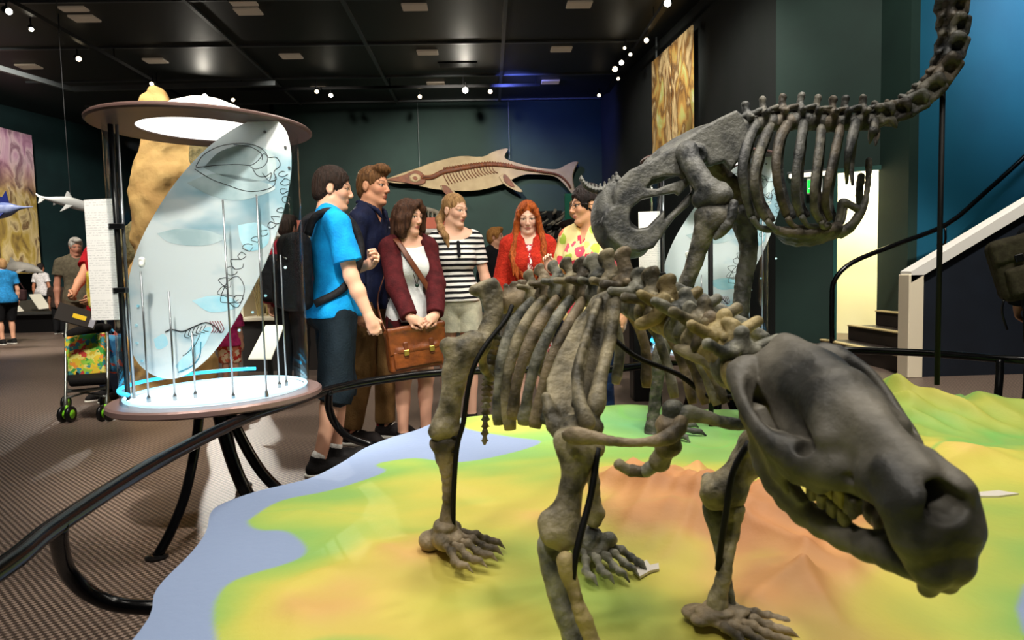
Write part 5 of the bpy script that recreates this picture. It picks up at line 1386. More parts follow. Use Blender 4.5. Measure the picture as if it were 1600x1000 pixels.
        S.chain([p(-.04, 0, .016), p(.06, 0, .016), p(.15, 0, .016), p(.198, 0, .016)], [.046*q, .046*q, .047*q, .034*q], .02); S.box(p(.08, 0, .06), (.3, .2, .036*q), s.R, k=.003, sub=True); S.box(p(.08, 0, -.045), (.3, .2, .046*q), s.R, k=.003, sub=True)
        s.wear('sole', S, sole, amp=0, parent=o)
        if sock:
            S = SDF(.005, .01); S.cap(p(-.02, 0, high-.02), s.an[i]+V(0, 0, .03*q), .044*q, .043*q); s.wear('sock', S, sock, amp=.001)
        return o
    def shirt(s, m, name='shirt', hem=.88, sleeve=.6, e=.012, loose=.02, neck=.075, neckz=1.50, vneck=0, amp=.004, seed=1, openf=None, bust=True, sl=None):
        """torso and sleeves as one garment"""
        S = SDF(max(s.h, .005), .03); s.torso(S, e, bust=bust); q = s.s
        S.cap(s.W(0, 0, 1.0), s.W(0, 0, hem+.02), .10*q*s.wide+e, .115*q*s.wide+e+loose*.5, .06)
        S.ell(s.W(0, 0, hem+.06), V(.115*s.wide, .158*s.wide, .16)*q+e, s.R, .05)
        S.box(s.W(0, 0, hem-.5), V(.5, .5, .5)*q, s.R, k=.006, sub=True)
        if openf: S.plate([s.W(.16, *c) for c in openf], .14*q, .008, True, nrm=s.R@V(1, 0, 0))
        for i in (0, 1): s.sleeve(S, i, e, e+(loose*.6 if sl is None else sl), sleeve)
        
        if neck: S.ell(s.W(.03+s.ln(1.5), 0, neckz), V(neck*1.0, neck*1.05, neck*.62)*q, s.R, .008, True); S.cap(s.W(-.01, 0, 1.46), s.W(0.02, 0, 1.62), .056*q, .075*q, k=.006, sub=True)
        if vneck: S.plate([s.W(.12, .055, 1.50), s.W(.12, -.055, 1.50), s.W(.13, 0, 1.50-vneck)], .09*q, .006, True)
        return s.wear(name, S, m, amp, 11, seed)
    def pants(s, m, name='trousers', to=1.98, e=.012, e2=.02, top=1.02, amp=.004, seed=4, flare=0):
        S = SDF(max(s.h, .005), .03); q = s.s; w = s.wide
        S.ell(s.W(-.005, 0, .955), V(.112*w, (.163 if s.fem else .155)*w, .12)*q+e, s.R, .05)
        for y in (1, -1): S.ell(s.W(-.05, y*.07*w, .91), V(.08, .08*w, .085)*q+e, s.R, .05)
        S.ell(s.W(0, 0, 1.02), V(.10*w, .135*w, .1)*q+e, s.R, .04)
        for i in (0, 1): s.trouser(S, i, e, e2, to)
        S.box(s.W(0, 0, top+.5), V(.5, .5, .5)*q, s.R, k=.005, sub=True)
        return s.wear(name, S, m, amp, 10, seed)

# hair styles (head frame: x forward, y left, z up)
def hair_short(vol=.012, quiff=.0, side=.008, nape=-.075):
    def b(S, H, R, q):
        E = lambda c, r, k=.012, sub=False: S.ell(H(*c), V(*r)*q, R, k, sub)
        E((-.016, 0, .040), (.094+vol, .074+side+.004, .086+vol), .02); E((-.06, 0, -.02), (.05+side, .062+side, .07), .03)
        if quiff: E((.055, 0, .105), (.05, .058, .022+quiff), .02); E((.075, .01, .10), (.026, .05, .018+quiff*.6), .02)
        E((.115, 0, -.005), (.068, .085, .072), .012, True); E((.06, 0, -.10), (.09, .12, .085), .012, True)
        for y in (1, -1): E((-.005, y*.082, -.012), (.026, .02, .042), .008, True)
        S.box(H(-.03, 0, nape-.1), V(.2, .2, .1)*q, R, k=.012, sub=True)
    return b
def hair_bob(S, H, R, q):
    E = lambda c, r, k=.012, sub=False: S.ell(H(*c), V(*r)*q, R, k, sub)
    E((-.018, 0, .042), (.102, .084, .094), .02)
    for y in (1, -1): S.chain([H(.01, y*.070, .05), H(.012, y*.092, -.02), H(.012, y*.092, -.09), H(.02, y*.080, -.135)], [.034*q, .036*q, .036*q, .026*q], .03)
    S.chain([H(-.07, 0, .03), H(-.085, 0, -.05), H(-.085, 0, -.125)], [.06*q, .06*q, .048*q], .04)
    for y in (1, -1): S.chain([H(-.06, y*.05, .0), H(-.06, y*.06, -.12)], [.05*q, .045*q], .03)
    S.chain([H(.06, .03, .105), H(.085, -.035, .07), H(.07, -.072, .0), H(.062, -.082, -.07)], [.022*q, .022*q, .020*q, .018*q], .02)
    S.chain([H(.06, .03, .105), H(.075, .06, .06), H(.055, .083, .0), H(.05, .085, -.08)], [.022*q, .020*q, .018*q, .018*q], .02)
    E((.115, 0, -.02), (.064, .064, .10), .01, True); S.box(H(.0, 0, -.245), V(.2, .2, .1)*q, R, k=.012, sub=True)
def hair_back(S, H, R, q):
    E = lambda c, r, k=.012, sub=False: S.ell(H(*c), V(*r)*q, R, k, sub)
    E((-.018, 0, .042), (.098, .081, .090), .02); E((-.07, 0, -.02), (.04, .05, .05), .03)
    S.chain([H(-.10, -.01, -.01), H(-.105, -.05, -.07), H(-.05, -.09, -.13), H(.02, -.105, -.19), H(.045, -.10, -.26)], [.03*q, .028*q, .024*q, .021*q, .010*q], .02)
    E((.118, 0, -.01), (.066, .085, .082), .012, True); E((.06, 0, -.10), (.09, .07, .085), .012, True)
    for y in (1, -1): E((-.002, y*.086, -.012), (.024, .02, .038), .008, True)
def hair_long(S, H0, R, q):
    H = lambda x, y, z: H0(x+.30*max(0, -z-.09), y, z)
    E = lambda c, r, k=.012, sub=False: S.ell(H(*c), V(*r)*q, R, k, sub)
    E((-.018, 0, .042), (.101, .083, .093), .02)
    for y in (1, -1):
        for k in range(7):
            x0 = .040-.022*k; w = .008*sin(k*2+y)
            S.chain([H(x0*.8, y*.070, .05), H(x0, y*.086, -.03), H(x0+.002, y*(.096+w), -.11), H(x0+.036, y*(.114+w), -.19), H(x0*.4+.092, y*(.124-w-.009*k), -.26), H(x0*.3+.122, y*(.120+w-.013*k), -.33), H(x0*.2+.138, y*(.112-w-.014*k), -.40-.016*(k % 3))], [.018*q, .020*q, .022*q, .023*q, .021*q, .017*q, .005*q], .006)
    S.chain([H(-.07, 0, .03), H(-.095, 0, -.08), H(-.10, 0, -.2), H(-.10, 0, -.32)], [.06*q, .06*q, .06*q, .03*q], .03)
    for y in (1, -1): S.chain([H(.045, y*.004, .116), H(.074, y*.038, .085), H(.064, y*.068, .03), H(.048, y*.082, -.03), H(.045, y*.09, -.1)], [.012*q, .014*q, .014*q, .016*q, .016*q], .01)
    E((.112, 0, -.03), (.066, .064, .112), .008, True)
def ground(px, py): g = G(px, py, 0); return (g[0], g[1])
def at(px, d): p = P(px, 430, d); return (p[0], p[1])

m_hair_dark = hairm('hair dark brown', (26, 18, 14), (52, 36, 28)); m_hair_brown = hairm('hair light brown', (70, 46, 26), (124, 86, 50)); m_hair_choc = hairm('hair chocolate', (40, 24, 16), (82, 52, 34))
m_hair_blond = hairm('hair dark blond', (118, 86, 52), (176, 138, 92)); m_hair_red = hairm('hair auburn red', (110, 44, 14), (184, 92, 34)); m_hair_black = hairm('hair black', (16, 13, 13), (40, 30, 28))
m_hair_grey = hairm('hair white', (196, 190, 180), (230, 226, 218)); m_hair_ginger = hairm('hair sandy', (150, 96, 44), (204, 150, 84))
m_shoe_blk = cloth('shoe black', (28, 26, 26)); m_sole_w = mat('sole white', (220, 216, 206), .6); m_sock_w = cloth('sock white', (226, 224, 218)); m_sock_red = cloth('sock red', (150, 30, 40))
GRP = None
# ---- boy with the blue shirt
def boy_blue():
    p = Person((*at(521, 3.98), 0), 28, 1.765, 'person in a bright blue T-shirt and navy shorts wearing a black backpack, seen from behind', head_yaw=6, head_pitch=6, skin=(220, 168, 140), stance=.085, steps=(.02, -.12),
               arms=[dict(hand=(.23, .02, 1.20), pole=(-.1, .8, -1), curl=1.2, fdir=(.3, -.8, .5), palm=(-1, 0, 0)), dict(hand=(.135, .265, .845), pole=(-1, .25, 0), curl=1.25, palm=(0, -1, 0))])
    p.body(brow=(44, 30, 24), lip=(196, 116, 106))
    p.hair(hair_short(.011, 0, .010), m_hair_dark)
    p.shirt(cloth('T-shirt bright blue', (14, 148, 214), (10, 124, 190), scale=14), hem=.90, sleeve=.72, loose=.045, e=.014, neck=.062, amp=.006)
    p.pants(cloth('shorts navy teal', (17, 27, 34), (22, 34, 42), scale=9), 'shorts', to=1.16, e=.016, e2=.052, amp=.007)
    for i in (0, 1): p.shoe(i, m_shoe_blk, m_sole_w, sock=m_sock_w)
    # backpack: a thing of its own, worn by the boy
    m = cloth('backpack black', (18, 18, 20), (30, 30, 34), rough=.7); W = p.W
    c = W(-.225, .0, 1.17); b = thing('backpack', (c[0], c[1], c[2]-.2), 'black backpack worn on the back of the person in the bright blue T-shirt', 'backpack')
    S = SDF(.007, .05); S.box(W(-.215, 0, 1.16), (.075, .145, .22), p.R, .06); S.box(W(-.29, 0, 1.08), (.04, .115, .12), p.R, .035); v, f = S.mesh(.004, 12); mk('bag_body', v, f, m, b)
    zt_ = [W(-.285, y, 1.255-abs(y)*.2) for y in np.linspace(-.12, .12, 9)]; MB().tube(zt_, .005, 6).build('zip', m_steel, b, True)
    for y in (1, -1):
        pts = [W(-.16, y*.09, 1.36), W(-.12, y*.105, 1.455), W(-.03, y*.112, 1.492), W(.075, y*.115, 1.44), W(.125, y*.118, 1.33), W(.11, y*.135, 1.2), W(.0, y*.175, 1.06), W(-.15, y*.14, .98)]
        MB().tube(pts, .024, 8, 5, flat=(.3, V(0, 0, 1)) if 0 else None).build('shoulder_strap', m, b, True)
    return p
# ---- boy with the navy shirt
def boy_navy():
    p = Person((*at(577, 4.62), 0), -18, 1.86, 'person in a dark navy button shirt and khaki trousers, smiling, behind the blue T-shirt', head_yaw=-24, head_pitch=2, skin=(216, 156, 122), stance=.11, steps=(.05, -.08), lean=.05, wide=.82,
               arms=[dict(hand=(.13, .21, .86), pole=(-1, .3, 0), curl=.9), dict(hand=(.05, .23, .86), pole=(-1, .3, 0), curl=.7)])
    p.body(brow=(84, 56, 34), lip=(188, 110, 92))
    p.hair(hair_short(.006, .015, .003), m_hair_brown)
    ms = cloth('shirt dark navy', (20, 28, 58), (14, 20, 44), scale=16, rough=.7); o = p.shirt(ms, hem=.86, sleeve=1.45, loose=.02, e=.011, sl=.012, neck=.05, vneck=.10, amp=.006, seed=7)
    for i in range(7): 
        z = 1.37-.075*i; MB().lathe([(.0, -.002), (.006, -.002), (.006, .003), (0, .003)], p.W(.134+p.ln(z)-.012*abs(z-1.22)*2, 0, z), 10, axis=np.column_stack([p.R@V(0, 1, 0), V(0, 0, 1), p.R@V(1, 0, 0)])).build('button', mat('button pale', (180, 180, 190), .4), o)
    S = SDF(.005, .01)
    for y in (1, -1): S.chain([p.W(-.07+p.ln(1.5), y*.035, 1.535), p.W(.0+p.ln(1.5), y*.07, 1.515), p.W(.07+p.ln(1.5), y*.05, 1.475), p.W(.095+p.ln(1.45), y*.035, 1.43)], [.014, .014, .014, .006], .01, smooth=3)
    p.wear('collar', S, ms, amp=.001)
    p.pants(cloth('trousers khaki', (112, 84, 48), (90, 66, 36), scale=8), to=1.93, e=.014, e2=.026, amp=.008)
    for i in (0, 1):
        o = p.shoe(i, cloth('sneaker black', (32, 28, 28)), m_sole_w, high=.11, sock=m_sock_red)
        A = p.an[i]; g = V(A[0], A[1], 0); fw = p.R@V(1, 0, 0); lf = p.R@V(0, 1, 0)
        for k in range(4): MB().tube([g+fw*(.06+.022*k)+lf*.028+V(0, 0, .098-.010*k), g+fw*(.064+.022*k)+V(0, 0, .106-.010*k), g+fw*(.06+.022*k)-lf*.028+V(0, 0, .098-.010*k)], .0035, 6, 2).build('lace', m_sole_w, o, True)
        S = SDF(.005, .01); S.ell(g+fw*.19+V(0, 0, .034), (.03, .034, .02), p.R); p.wear('toe_cap', S, m_sole_w, amp=0, parent=o)
    return p
# ---- girl with the cardigan and satchel
def girl_satchel():
    p = Person((*at(641, 4.47), 0), -66, 1.62, 'person with a dark brown bob in an open maroon cardigan over a white top', fem=True, wide=.93, head_yaw=-38, head_pitch=4, skin=(220, 168, 142), stance=.085,
               arms=[dict(hand=(.292, .075, .905), pole=(-.4, 1, -.3), curl=.85, fdir=(.45, -.8, -.35), palm=(-.8, -.2, -.5)), dict(hand=(.288, .085, .885), pole=(-.4, 1, -.3), curl=.85, fdir=(.45, -.8, -.35), palm=(-.8, -.2, -.5))])
    p.body(brow=(50, 34, 26), lip=(178, 92, 86))
    p.hair(hair_bob, m_hair_choc)
    p.shirt(cloth('top white', (226, 228, 228), (206, 210, 212), scale=12), 'top', hem=.90, sleeve=.2, e=.012, loose=.02, neck=.115, neckz=1.475, amp=.006, seed=3)
    p.pants(cloth('shorts dark', (40, 30, 28)), 'shorts', to=.62, e=.012, e2=.03)
    p.shirt(cloth('cardigan maroon', (84, 26, 30), (62, 18, 22), scale=24), 'cardigan', hem=.74, sleeve=1.94, e=.020, loose=.016, neck=.09, amp=.006, seed=9, openf=[(.075, 1.56), (-.075, 1.56), (-.105, 1.2), (-.125, .6), (.125, .6), (.105, 1.2)])
    for i in (0, 1): p.shoe(i, m_shoe_blk, m_sole_w)
    # necklace
    W = p.W; ch = [W(-.05, .055, 1.50), W(.05, .058, 1.44), W(.118, .04, 1.33), W(.140, .012, 1.20), W(.140, .0, 1.17), W(.140, -.012, 1.20), W(.118, -.04, 1.33), W(.05, -.058, 1.44), W(-.05, -.055, 1.50)]
    o = MB().tube(ch, .0024, 6, 4).build('necklace', mat('necklace dark brass', (70, 56, 40), .4, metal=.5), p.t, True)
    S = SDF(.004, .004); S.ell(W(.144, 0, 1.155), .013); S.ell(W(.146, .004, 1.26), .008); v, f = S.mesh(); mk('pendant', v, f, mat('pendant green', (28, 50, 40), .25), o)
    # satchel
    ml = mat('leather tan brown', (124, 66, 26), .4, col2=(92, 46, 18), scale=14, bump=.2, bscale=50); mg = mat('buckle brass', (196, 170, 90), .3, metal=.9); ms = mat('leather strap brown', (104, 54, 26), .45, col2=(86, 42, 20), scale=20)
    b = thing('satchel', W(.24, -.12, .58), 'tan brown leather satchel hanging across the front of the maroon cardigan', 'bag')
    def q(f, l, z): return W(.20+f, -.045+l, .748+z+.10*l)
    Rb = p.R @ rotx(radians(5.5))
    S = SDF(.005, .02); S.box(q(0, 0, -.015), (.048, .185, .135), Rb, .022); v, f = S.mesh(.003, 14); mk('bag_body', v, f, ml, b)
    S = SDF(.005, .02); S.box(q(.05, 0, .055), (.010, .187, .085), Rb, .008); S.box(q(.01, 0, .125), (.048, .187, .012), Rb, .011); S.cap(q(.053, -.13, -.015), q(.053, .13, -.015), .012, k=.03); v, f = S.mesh(.003, 18); mk('flap', v, f, ml, b)
    S = SDF(.005, .01); S.box(q(.058, 0, -.075), (.008, .155, .055), Rb, .008); v, f = S.mesh(.002, 18); mk('front_pocket', v, f, ml, b)
    for l in (.095, -.085):
        o = MB().box(q(.066, l, -.012), (.012, .030, .10), Rb, .004).build('buckle_strap', ms, b); MB().box(q(.073, l, -.03), (.010, .034, .036), Rb, .003).build('buckle', mg, o)
    sp = [q(-.01, -.19, .08), W(.13, -.205, .98), W(.145, -.15, 1.12), W(.15, -.06, 1.24), W(.138, .03, 1.36), W(.085, .09, 1.452), W(.0, .105, 1.478), W(-.10, .09, 1.43)]
    sp = [q(-.01, .19, .08), W(.175, .115, .98), W(.172, .085, 1.10), W(.166, .02, 1.22), W(.148, -.055, 1.345), W(.085, -.105, 1.455), W(0, -.118, 1.49), W(-.10, -.11, 1.43)]
    MB().tube(sp, .019, 8, 6, flat=(.22, p.R@V(1, 0, .3))).build('shoulder_strap', ms, b, True)
    sp2 = [q(-.01, -.19, .08), W(.10, -.255, .95), W(-.05, -.225, 1.08), W(-.14, -.13, 1.28), W(-.10, -.11, 1.43)]
    MB().tube(sp2, .018, 8, 6, flat=(.25, p.R@V(0, 1, 0))).build('shoulder_strap', ms, b, True)
    for l in (.19, -.19): MB().tube([q(0, l, .08)+V(0, .0, .022*cos(a))+p.R@V(.014*sin(a), 0, 0) for a in np.linspace(0, 2*pi, 13)[:-1]], .003, 6, closed=True).build('ring', m_steel, b, True)
    return p
# ---- girl with the striped shirt
def girl_stripes():
    p = Person((*at(713, 4.95), 0), -78, 1.705, 'person in a black and white striped T-shirt and pale denim shorts', fem=True, wide=.97, head_yaw=-40, head_pitch=6, skin=(226, 178, 152), stance=.09,
               arms=[dict(hand=(.05, .265, .83), pole=(-1, .5, 0), curl=.6), dict(hand=(.05, .25, .83), pole=(-1, .5, 0), curl=.6)])
    p.body(brow=(130, 94, 60), lip=(190, 100, 94)); p.hair(hair_back, m_hair_blond)
    o = p.shirt(stripes_mat('striped jersey', (230, 228, 224), (18, 19, 24), .0385, .05), 'T-shirt', hem=.965, sleeve=.62, e=.009, loose=.008, neck=.12, neckz=1.482, amp=.003, seed=5)
    W = p.W; S = SDF(.004, .005); S.chain([W(.125, 0, 1.395), W(.142, 0, 1.34), W(.150, 0, 1.295)], .012); p.wear('button_placket', S, cloth('placket black', (20, 20, 26)), amp=0, parent=o)
    ring = [W(.02+.118*cos(a), .122*sin(a), 1.452-.055*max(0, cos(a))+.02*abs(sin(a))) for a in np.linspace(0, 2*pi, 29)[:-1]]
    p.pants(cloth('denim pale', (184, 182, 160), (160, 160, 142), scale=20), 'shorts', to=.42, e=.014, e2=.032, top=1.0, amp=.003)
    for i in (0, 1): p.shoe(i, m_shoe_blk, m_sole_w)
    return p
def girl_red():
    p = Person((*at(826, 5.02), 0), -88, 1.645, 'person with long auburn hair in a red cardigan, one hand raised to the chest', fem=True, head_yaw=-93, head_pitch=14, skin=(230, 186, 162), stance=.09,
               arms=[dict(hand=(.235, .135, 1.235), pole=(-.3, .6, -1), curl=.75, fdir=(.1, -.15, 1), palm=(1, -.3, 0)), dict(hand=(.05, .25, .82), pole=(-1, .5, 0), curl=.6)])
    p.body(brow=(120, 66, 40), lip=(184, 96, 88)); p.hair(hair_long, m_hair_red)
    p.shirt(cells_mat('dress red white dots', [(190, 30, 44), (236, 226, 220), (150, 20, 40)], 60), 'dress', hem=.55, sleeve=.3, e=.010, loose=.05, sl=.0, neck=.085, neckz=1.47, amp=.004, seed=6)
    mc = cloth('cardigan red knit', (190, 48, 30), (158, 36, 22), scale=40, bump=.5)
    p.shirt(mc, 'cardigan', hem=.90, sleeve=1.9, e=.019, loose=.01, sl=.008, neck=.06, vneck=.16, amp=.004, seed=8, openf=[(.006, 1.34), (-.006, 1.34), (-.075, .8), (.075, .8)])
    for i in (0, 1): p.shoe(i, m_shoe_blk, m_sole_w)
    return p
def guide():
    p = Person((*at(921, 4.45), 0), -128, 1.675, 'person with short dark hair and glasses in a floral shirt, facing left', fem=True, wide=1.1, hd=1.06, head_yaw=-168, head_pitch=2, skin=(216, 160, 124), stance=.1,
               arms=[dict(hand=(.05, .28, .83), pole=(-1, .5, 0), curl=.6), dict(hand=(.12, .24, .88), pole=(-1, .5, 0), curl=.6)])
    p.body(brow=(40, 28, 24), lip=(184, 84, 74)); p.hair(hair_short(.020, 0, .012, -.06), m_hair_black)
    fm = cells_mat('floral print', [(206, 58, 80), (226, 120, 90), (214, 84, 104), (166, 190, 74), (220, 190, 110), (200, 52, 78)], 13, base=(236, 214, 150), vdist=.44)
    p.shirt(fm, 'shirt', hem=.84, sleeve=.75, e=.016, loose=.03, neck=.06, vneck=.14, amp=.005, seed=2)
    p.pants(cloth('jeans blue', (34, 58, 96), (24, 42, 74), scale=14), 'jeans', to=1.97, e=.012, e2=.022)
    for i in (0, 1): p.shoe(i, m_shoe_blk, m_sole_w)
    g = MB(); mf = mat('spectacle frame dark', (34, 20, 18), .3)
    for y in (1, -1):
        g.tube([p.Hd(.098-.25*abs(abs(y)*.033+.024*cos(a)-.03)*.5, y*(.033+.024*cos(a)), .002+.017*sin(a)) for a in np.linspace(0, 2*pi, 17)[:-1]], .0022, 6, closed=True)
        g.tube([p.Hd(.092, y*.057, .008), p.Hd(.03, y*.078, .008), p.Hd(-.012, y*.082, .0)], .002, 6)
    g.tube([p.Hd(.100, .009, .006), p.Hd(.103, 0, .008), p.Hd(.100, -.009, .006)], .002, 6); g.build('glasses', mf, p.t, True)
    S = SDF(.003, .003); c = p.Hd(-.004, .084, -.05); S.ell(c, (.006, .006, .014)); v, f = S.mesh(); mk('earring', v, f, mat('earring red', (170, 50, 40), .3), p.t)
    return p
PEOPLE = [boy_blue(), boy_navy(), girl_satchel(), girl_stripes(), girl_red(), guide()]
# ================================================================== background people and exhibits
def collage(name, cols, scale, stretch=(1, 1, .35), cols2=None, zs=(0, 1)):
    m = bpy.data.materials.new(name); m.use_nodes = True; N = m.node_tree.nodes; L = m.node_tree.links; p = N['Principled BSDF']
    tc = N.new('ShaderNodeTexCoord'); mp = N.new('ShaderNodeMapping'); mp.inputs['Scale'].default_value = stretch; L.new(tc.outputs['Object'], mp.inputs[0])
    nz = N.new('ShaderNodeTexNoise'); nz.inputs['Scale'].default_value = scale; nz.inputs['Detail'].default_value = 8; nz.inputs['Distortion'].default_value = .9; L.new(mp.outputs[0], nz.inputs['Vector'])
    def ramp(cs):
        rp = N.new('ShaderNodeValToRGB'); e = rp.color_ramp.elements
        while len(e) < len(cs): e.new(.5)
        for i, c in enumerate(cs): e[i].position = .27+.46*i/(len(cs)-1); e[i].color = lin(c)
        L.new(nz.outputs['Fac'], rp.inputs[0]); return rp.outputs[0]
    out = ramp(cols)
    if cols2:
        sp = N.new('ShaderNodeSeparateXYZ'); L.new(tc.outputs['Object'], sp.inputs[0]); mr = N.new('ShaderNodeMapRange'); L.new(sp.outputs[2], mr.inputs[0]); mr.inputs[1].default_value = zs[0]; mr.inputs[2].default_value = zs[1]
        mx = N.new('ShaderNodeMix'); mx.data_type = 'RGBA'; L.new(mr.outputs[0], mx.inputs['Factor']); L.new(out, mx.inputs[6]); L.new(ramp(cols2), mx.inputs[7]); out = mx.outputs[2]
    L.new(out, p.inputs['Base Color']); p.inputs['Roughness'].default_value = .5
    return m
def board(name, pts, th, m, label, cat, nrm, parts=None):
    b = tag(MB().prism(pts, V(*nrm)*-th, V(0, 0, 0)).build(name, m), label, cat); return b
NB = V(CF[0], CF[1], 0); NB /= np.linalg.norm(NB)
# ---- marine reptile relief on the back wall
def ZI(x, y): return 580+x/3.571, 200+y/3.571
def reptile():
    yb = YB-.22; pt = lambda x, y, e=0: PY_(*ZI(x, y), yb-e)
    c = pt(600, 250); t = thing('reptile_relief', c, 'long pale dolphin shaped reptile fossil relief with brown bones hung on the back wall', 'fossil relief')
    mb_ = mat('relief plaster cream', (160, 142, 108), .7, col2=(142, 124, 92), scale=3, bump=.1, bscale=20); mo = mat('relief bone brown', (112, 62, 32), .6, col2=(84, 46, 26), scale=9, bump=.3, bscale=20)
    def solid(name, pts, e0, e1, m, par, k=3, rnd=.05):
        q = cr(pts+[pts[0]], k)[:-1]; n = len(q); cc = q.mean(0)
        rings = []
        for e, s_ in ((e0, 1.0), (e1-.03, 1.0), (e1, 1-rnd)):
            rings += [pt(*(cc+(p-cc)*s_), e) for p in q]
        f = [(r*n+i, r*n+(i+1) % n, r*n+n+(i+1) % n, r*n+n+i) for r in range(2) for i in range(n)]+[tuple(range(n))[::-1], tuple(range(2*n, 3*n))]
        return mk(name, rings, f, m, par, smooth=False)
    out = [(65, 292), (160, 256), (250, 226), (330, 196), (400, 176), (500, 156), (620, 160), (680, 132), (740, 115), (763, 118), (745, 150), (752, 172), (800, 190), (900, 216), (1000, 230), (1050, 226), (1090, 206), (1130, 188), (1156, 190), (1140, 222), (1126, 270), (1135, 340), (1152, 400), (1112, 352), (1070, 302), (1020, 268), (920, 258), (840, 264), (740, 310), (640, 340), (540, 352), (440, 350), (340, 340), (300, 332), (220, 312), (120, 308)]
    solid('body_slab', out, 0, .12, mb_, t, rnd=.012)
    solid('front_flipper', [(385, 318), (420, 320), (455, 345), (500, 395), (532, 432), (505, 428), (455, 385), (405, 360)], .1, .2, mb_, t); solid('hind_flipper', [(712, 270), (745, 255), (790, 300), (845, 352), (825, 358), (775, 335), (735, 308)], .1, .2, mb_, t)
    solid('flipper_bones', [(392, 318), (420, 322), (450, 350), (470, 380), (440, 385), (405, 358)], .2, .23, mo, t); solid('flipper_bones', [(735, 262), (752, 262), (790, 305), (800, 330), (770, 322), (742, 296)], .2, .23, mo, t)
    solid('skull', [(70, 290), (180, 262), (215, 246), (250, 236), (285, 250), (306, 290), (290, 314), (240, 316), (180, 304)], .1, .17, mo, t)
    solid('eye_ring', [(212, 270), (240, 254), (270, 264), (276, 288), (250, 304), (222, 296)], .16, .20, mb_, t, rnd=.2); solid('eye', [(228, 276), (246, 268), (260, 280), (248, 292)], .19, .22, mo, t)
    sp = cr([(290, 276), (340, 274), (400, 246), (470, 232), (560, 216), (660, 204), (760, 212), (860, 230), (960, 246), (1040, 262), (1090, 300), (1120, 350)], 8)
    for i, (x, y) in enumerate(sp[::1][:86]):
        p = pt(x, y, .12); r = .075*(1-.6*max(0, (x-500)/620))
        MB().lathe([(r, -.0), (r*.9, .05), (r*.4, .07)], p, 6, axis=np.column_stack([V(1, 0, 0), V(0, 0, 1), V(0, -1, 0)])).build('spine_bone', mo, t, True)
    for i in range(26):
        x = 405+15*i; y = np.interp(x, sp[:, 0], sp[:, 1]); h_ = 42*(1-.02*i)
        MB().tube([pt(x, y-8, .13), pt(x+6, y-h_*.6, .13)], .03, 6).build('spine_spike', mo, t, True)
    for i in range(17):
        x = 400+17*i; y = np.interp(x, sp[:, 0], sp[:, 1]); MB().tube([pt(x, y+6, .13), pt(x+12, y+35, .14), pt(x+34, y+72-1.5*i, .13)], .014, 5, 3).build('rib', mo, t, True)
    for x, y in ((270, 215), (772, 170)): MB().tube([pt(x, y, .03), V(pt(x, y, .03)[0], pt(x, y, .03)[1], ZC)], .005, 6).build('hanging_wire', m_gridbar, t)
reptile()
# ---- tan rock pillar behind the case
def rock():
    y = 6.4; c = PY_(262, 648, y); t = thing('rock_pillar', (c[0], c[1], 0), 'tall tan rock pillar seen through and above the left display case', 'rock')
    m = mat('rock tan', (226, 184, 116), .8, col2=(178, 130, 72), scale=4, bump=.6, bscale=12, detail=8, contrast=(.3, .75)); m2 = mat('rock olive lichen', (92, 84, 52), .85, col2=(140, 124, 84), scale=14, bump=.8, bscale=30)
    Q = lambda px, py, e=0: PY_(px, py, y+e)
    S = SDF(.024, .14)
    S.chain([Q(268, 640), Q(268, 560), Q(260, 450), Q(262, 370), Q(268, 290), Q(262, 220), Q(250, 178), Q(243, 152)], [.40, .33, .29, .28, .24, .20, .10, .012]); S.ell(Q(238, 310, -.1), (.16, .18, .35)); S.ell(Q(290, 260, .05), (.18, .2, .35)); S.cap(Q(243, 153), Q(236, 160), .05, .08); S.ell(Q(262, 650), (.62, .5, .2))
    S.box((c[0], c[1], -.5), (2, 2, .5), k=.01, sub=True)
    v, f = S.mesh(.045, 5, 3); mk('stone', v, f, m, t)
    S = SDF(.02, .1); S.ell(Q(335, 262, .1), (.30, .26, .38)); v, f = S.mesh(.02, 9, 4); mk('boulder', v, f, m2, t)
    S = SDF(.02, .1); S.ell(Q(222, 385, .12), (.24, .22, .24)); S.ell(Q(214, 430, .16), (.2, .2, .2)); v, f = S.mesh(.035, 10, 5); mk('boulder', v, f, m2, t)
rock()
# ---- shark, marlin and grey shark models
def fish(name, label, pts, rad, fins, m, y, flat=.75, m2=None, wire=None, cat='fish model'):
    q = [PY_(a, b, y) for a, b in pts]; t = thing(name, q[len(q)//2], label, cat)
    v, f = loft(q, [r*y/FPX for r in rad], 14, 5, flat=(flat, V(0, 1, 0))); mk('body', v, f, m, t)
    for nm, fp, off in fins:
        n = len(fp); P0 = [PY_(a, b, y)+V(0, o, 0) for (a, b), o in zip(fp, off if isinstance(off, list) else [off]*n)]
        MB().prism(P0, (0, -.012, 0), (0, .012, 0)).build(nm, m2 or m, t)
    for a, b in (wire or []):
        p = PY_(a, b, y); MB().tube([p, V(p[0], p[1], ZC)], .005, 5).build('hanging_wire', m_steel, t)
    return t
msh = mat('shark model white', (214, 216, 214), .5)
fish('shark_model', 'white shark model hanging left of the text board', [(58, 306), (72, 310), (90, 313), (108, 316), (126, 321), (140, 325), (150, 329)], [1.2, 2.4, 5.5, 8, 8, 6, 1.5], [('dorsal_fin', [(101, 310), (105, 299), (108, 301), (113, 310)], 0), ('tail_fin', [(66, 309), (56, 302), (57, 305), (62, 309), (61, 314), (60, 318), (64, 316), (71, 311)], 0), ('side_fin', [(106, 320), (118, 321), (110, 330), (104, 332)], [-.04, -.04, -.16, -.16]), ('belly_fin', [(84, 316), (90, 317), (84, 321)], 0)], msh, 11.0, wire=[(110, 308)])
mbl = mat('marlin model blue', (34, 52, 104), .35, col2=(110, 120, 150), scale=5); mbd = mat('marlin fin dark blue', (18, 28, 84), .4)
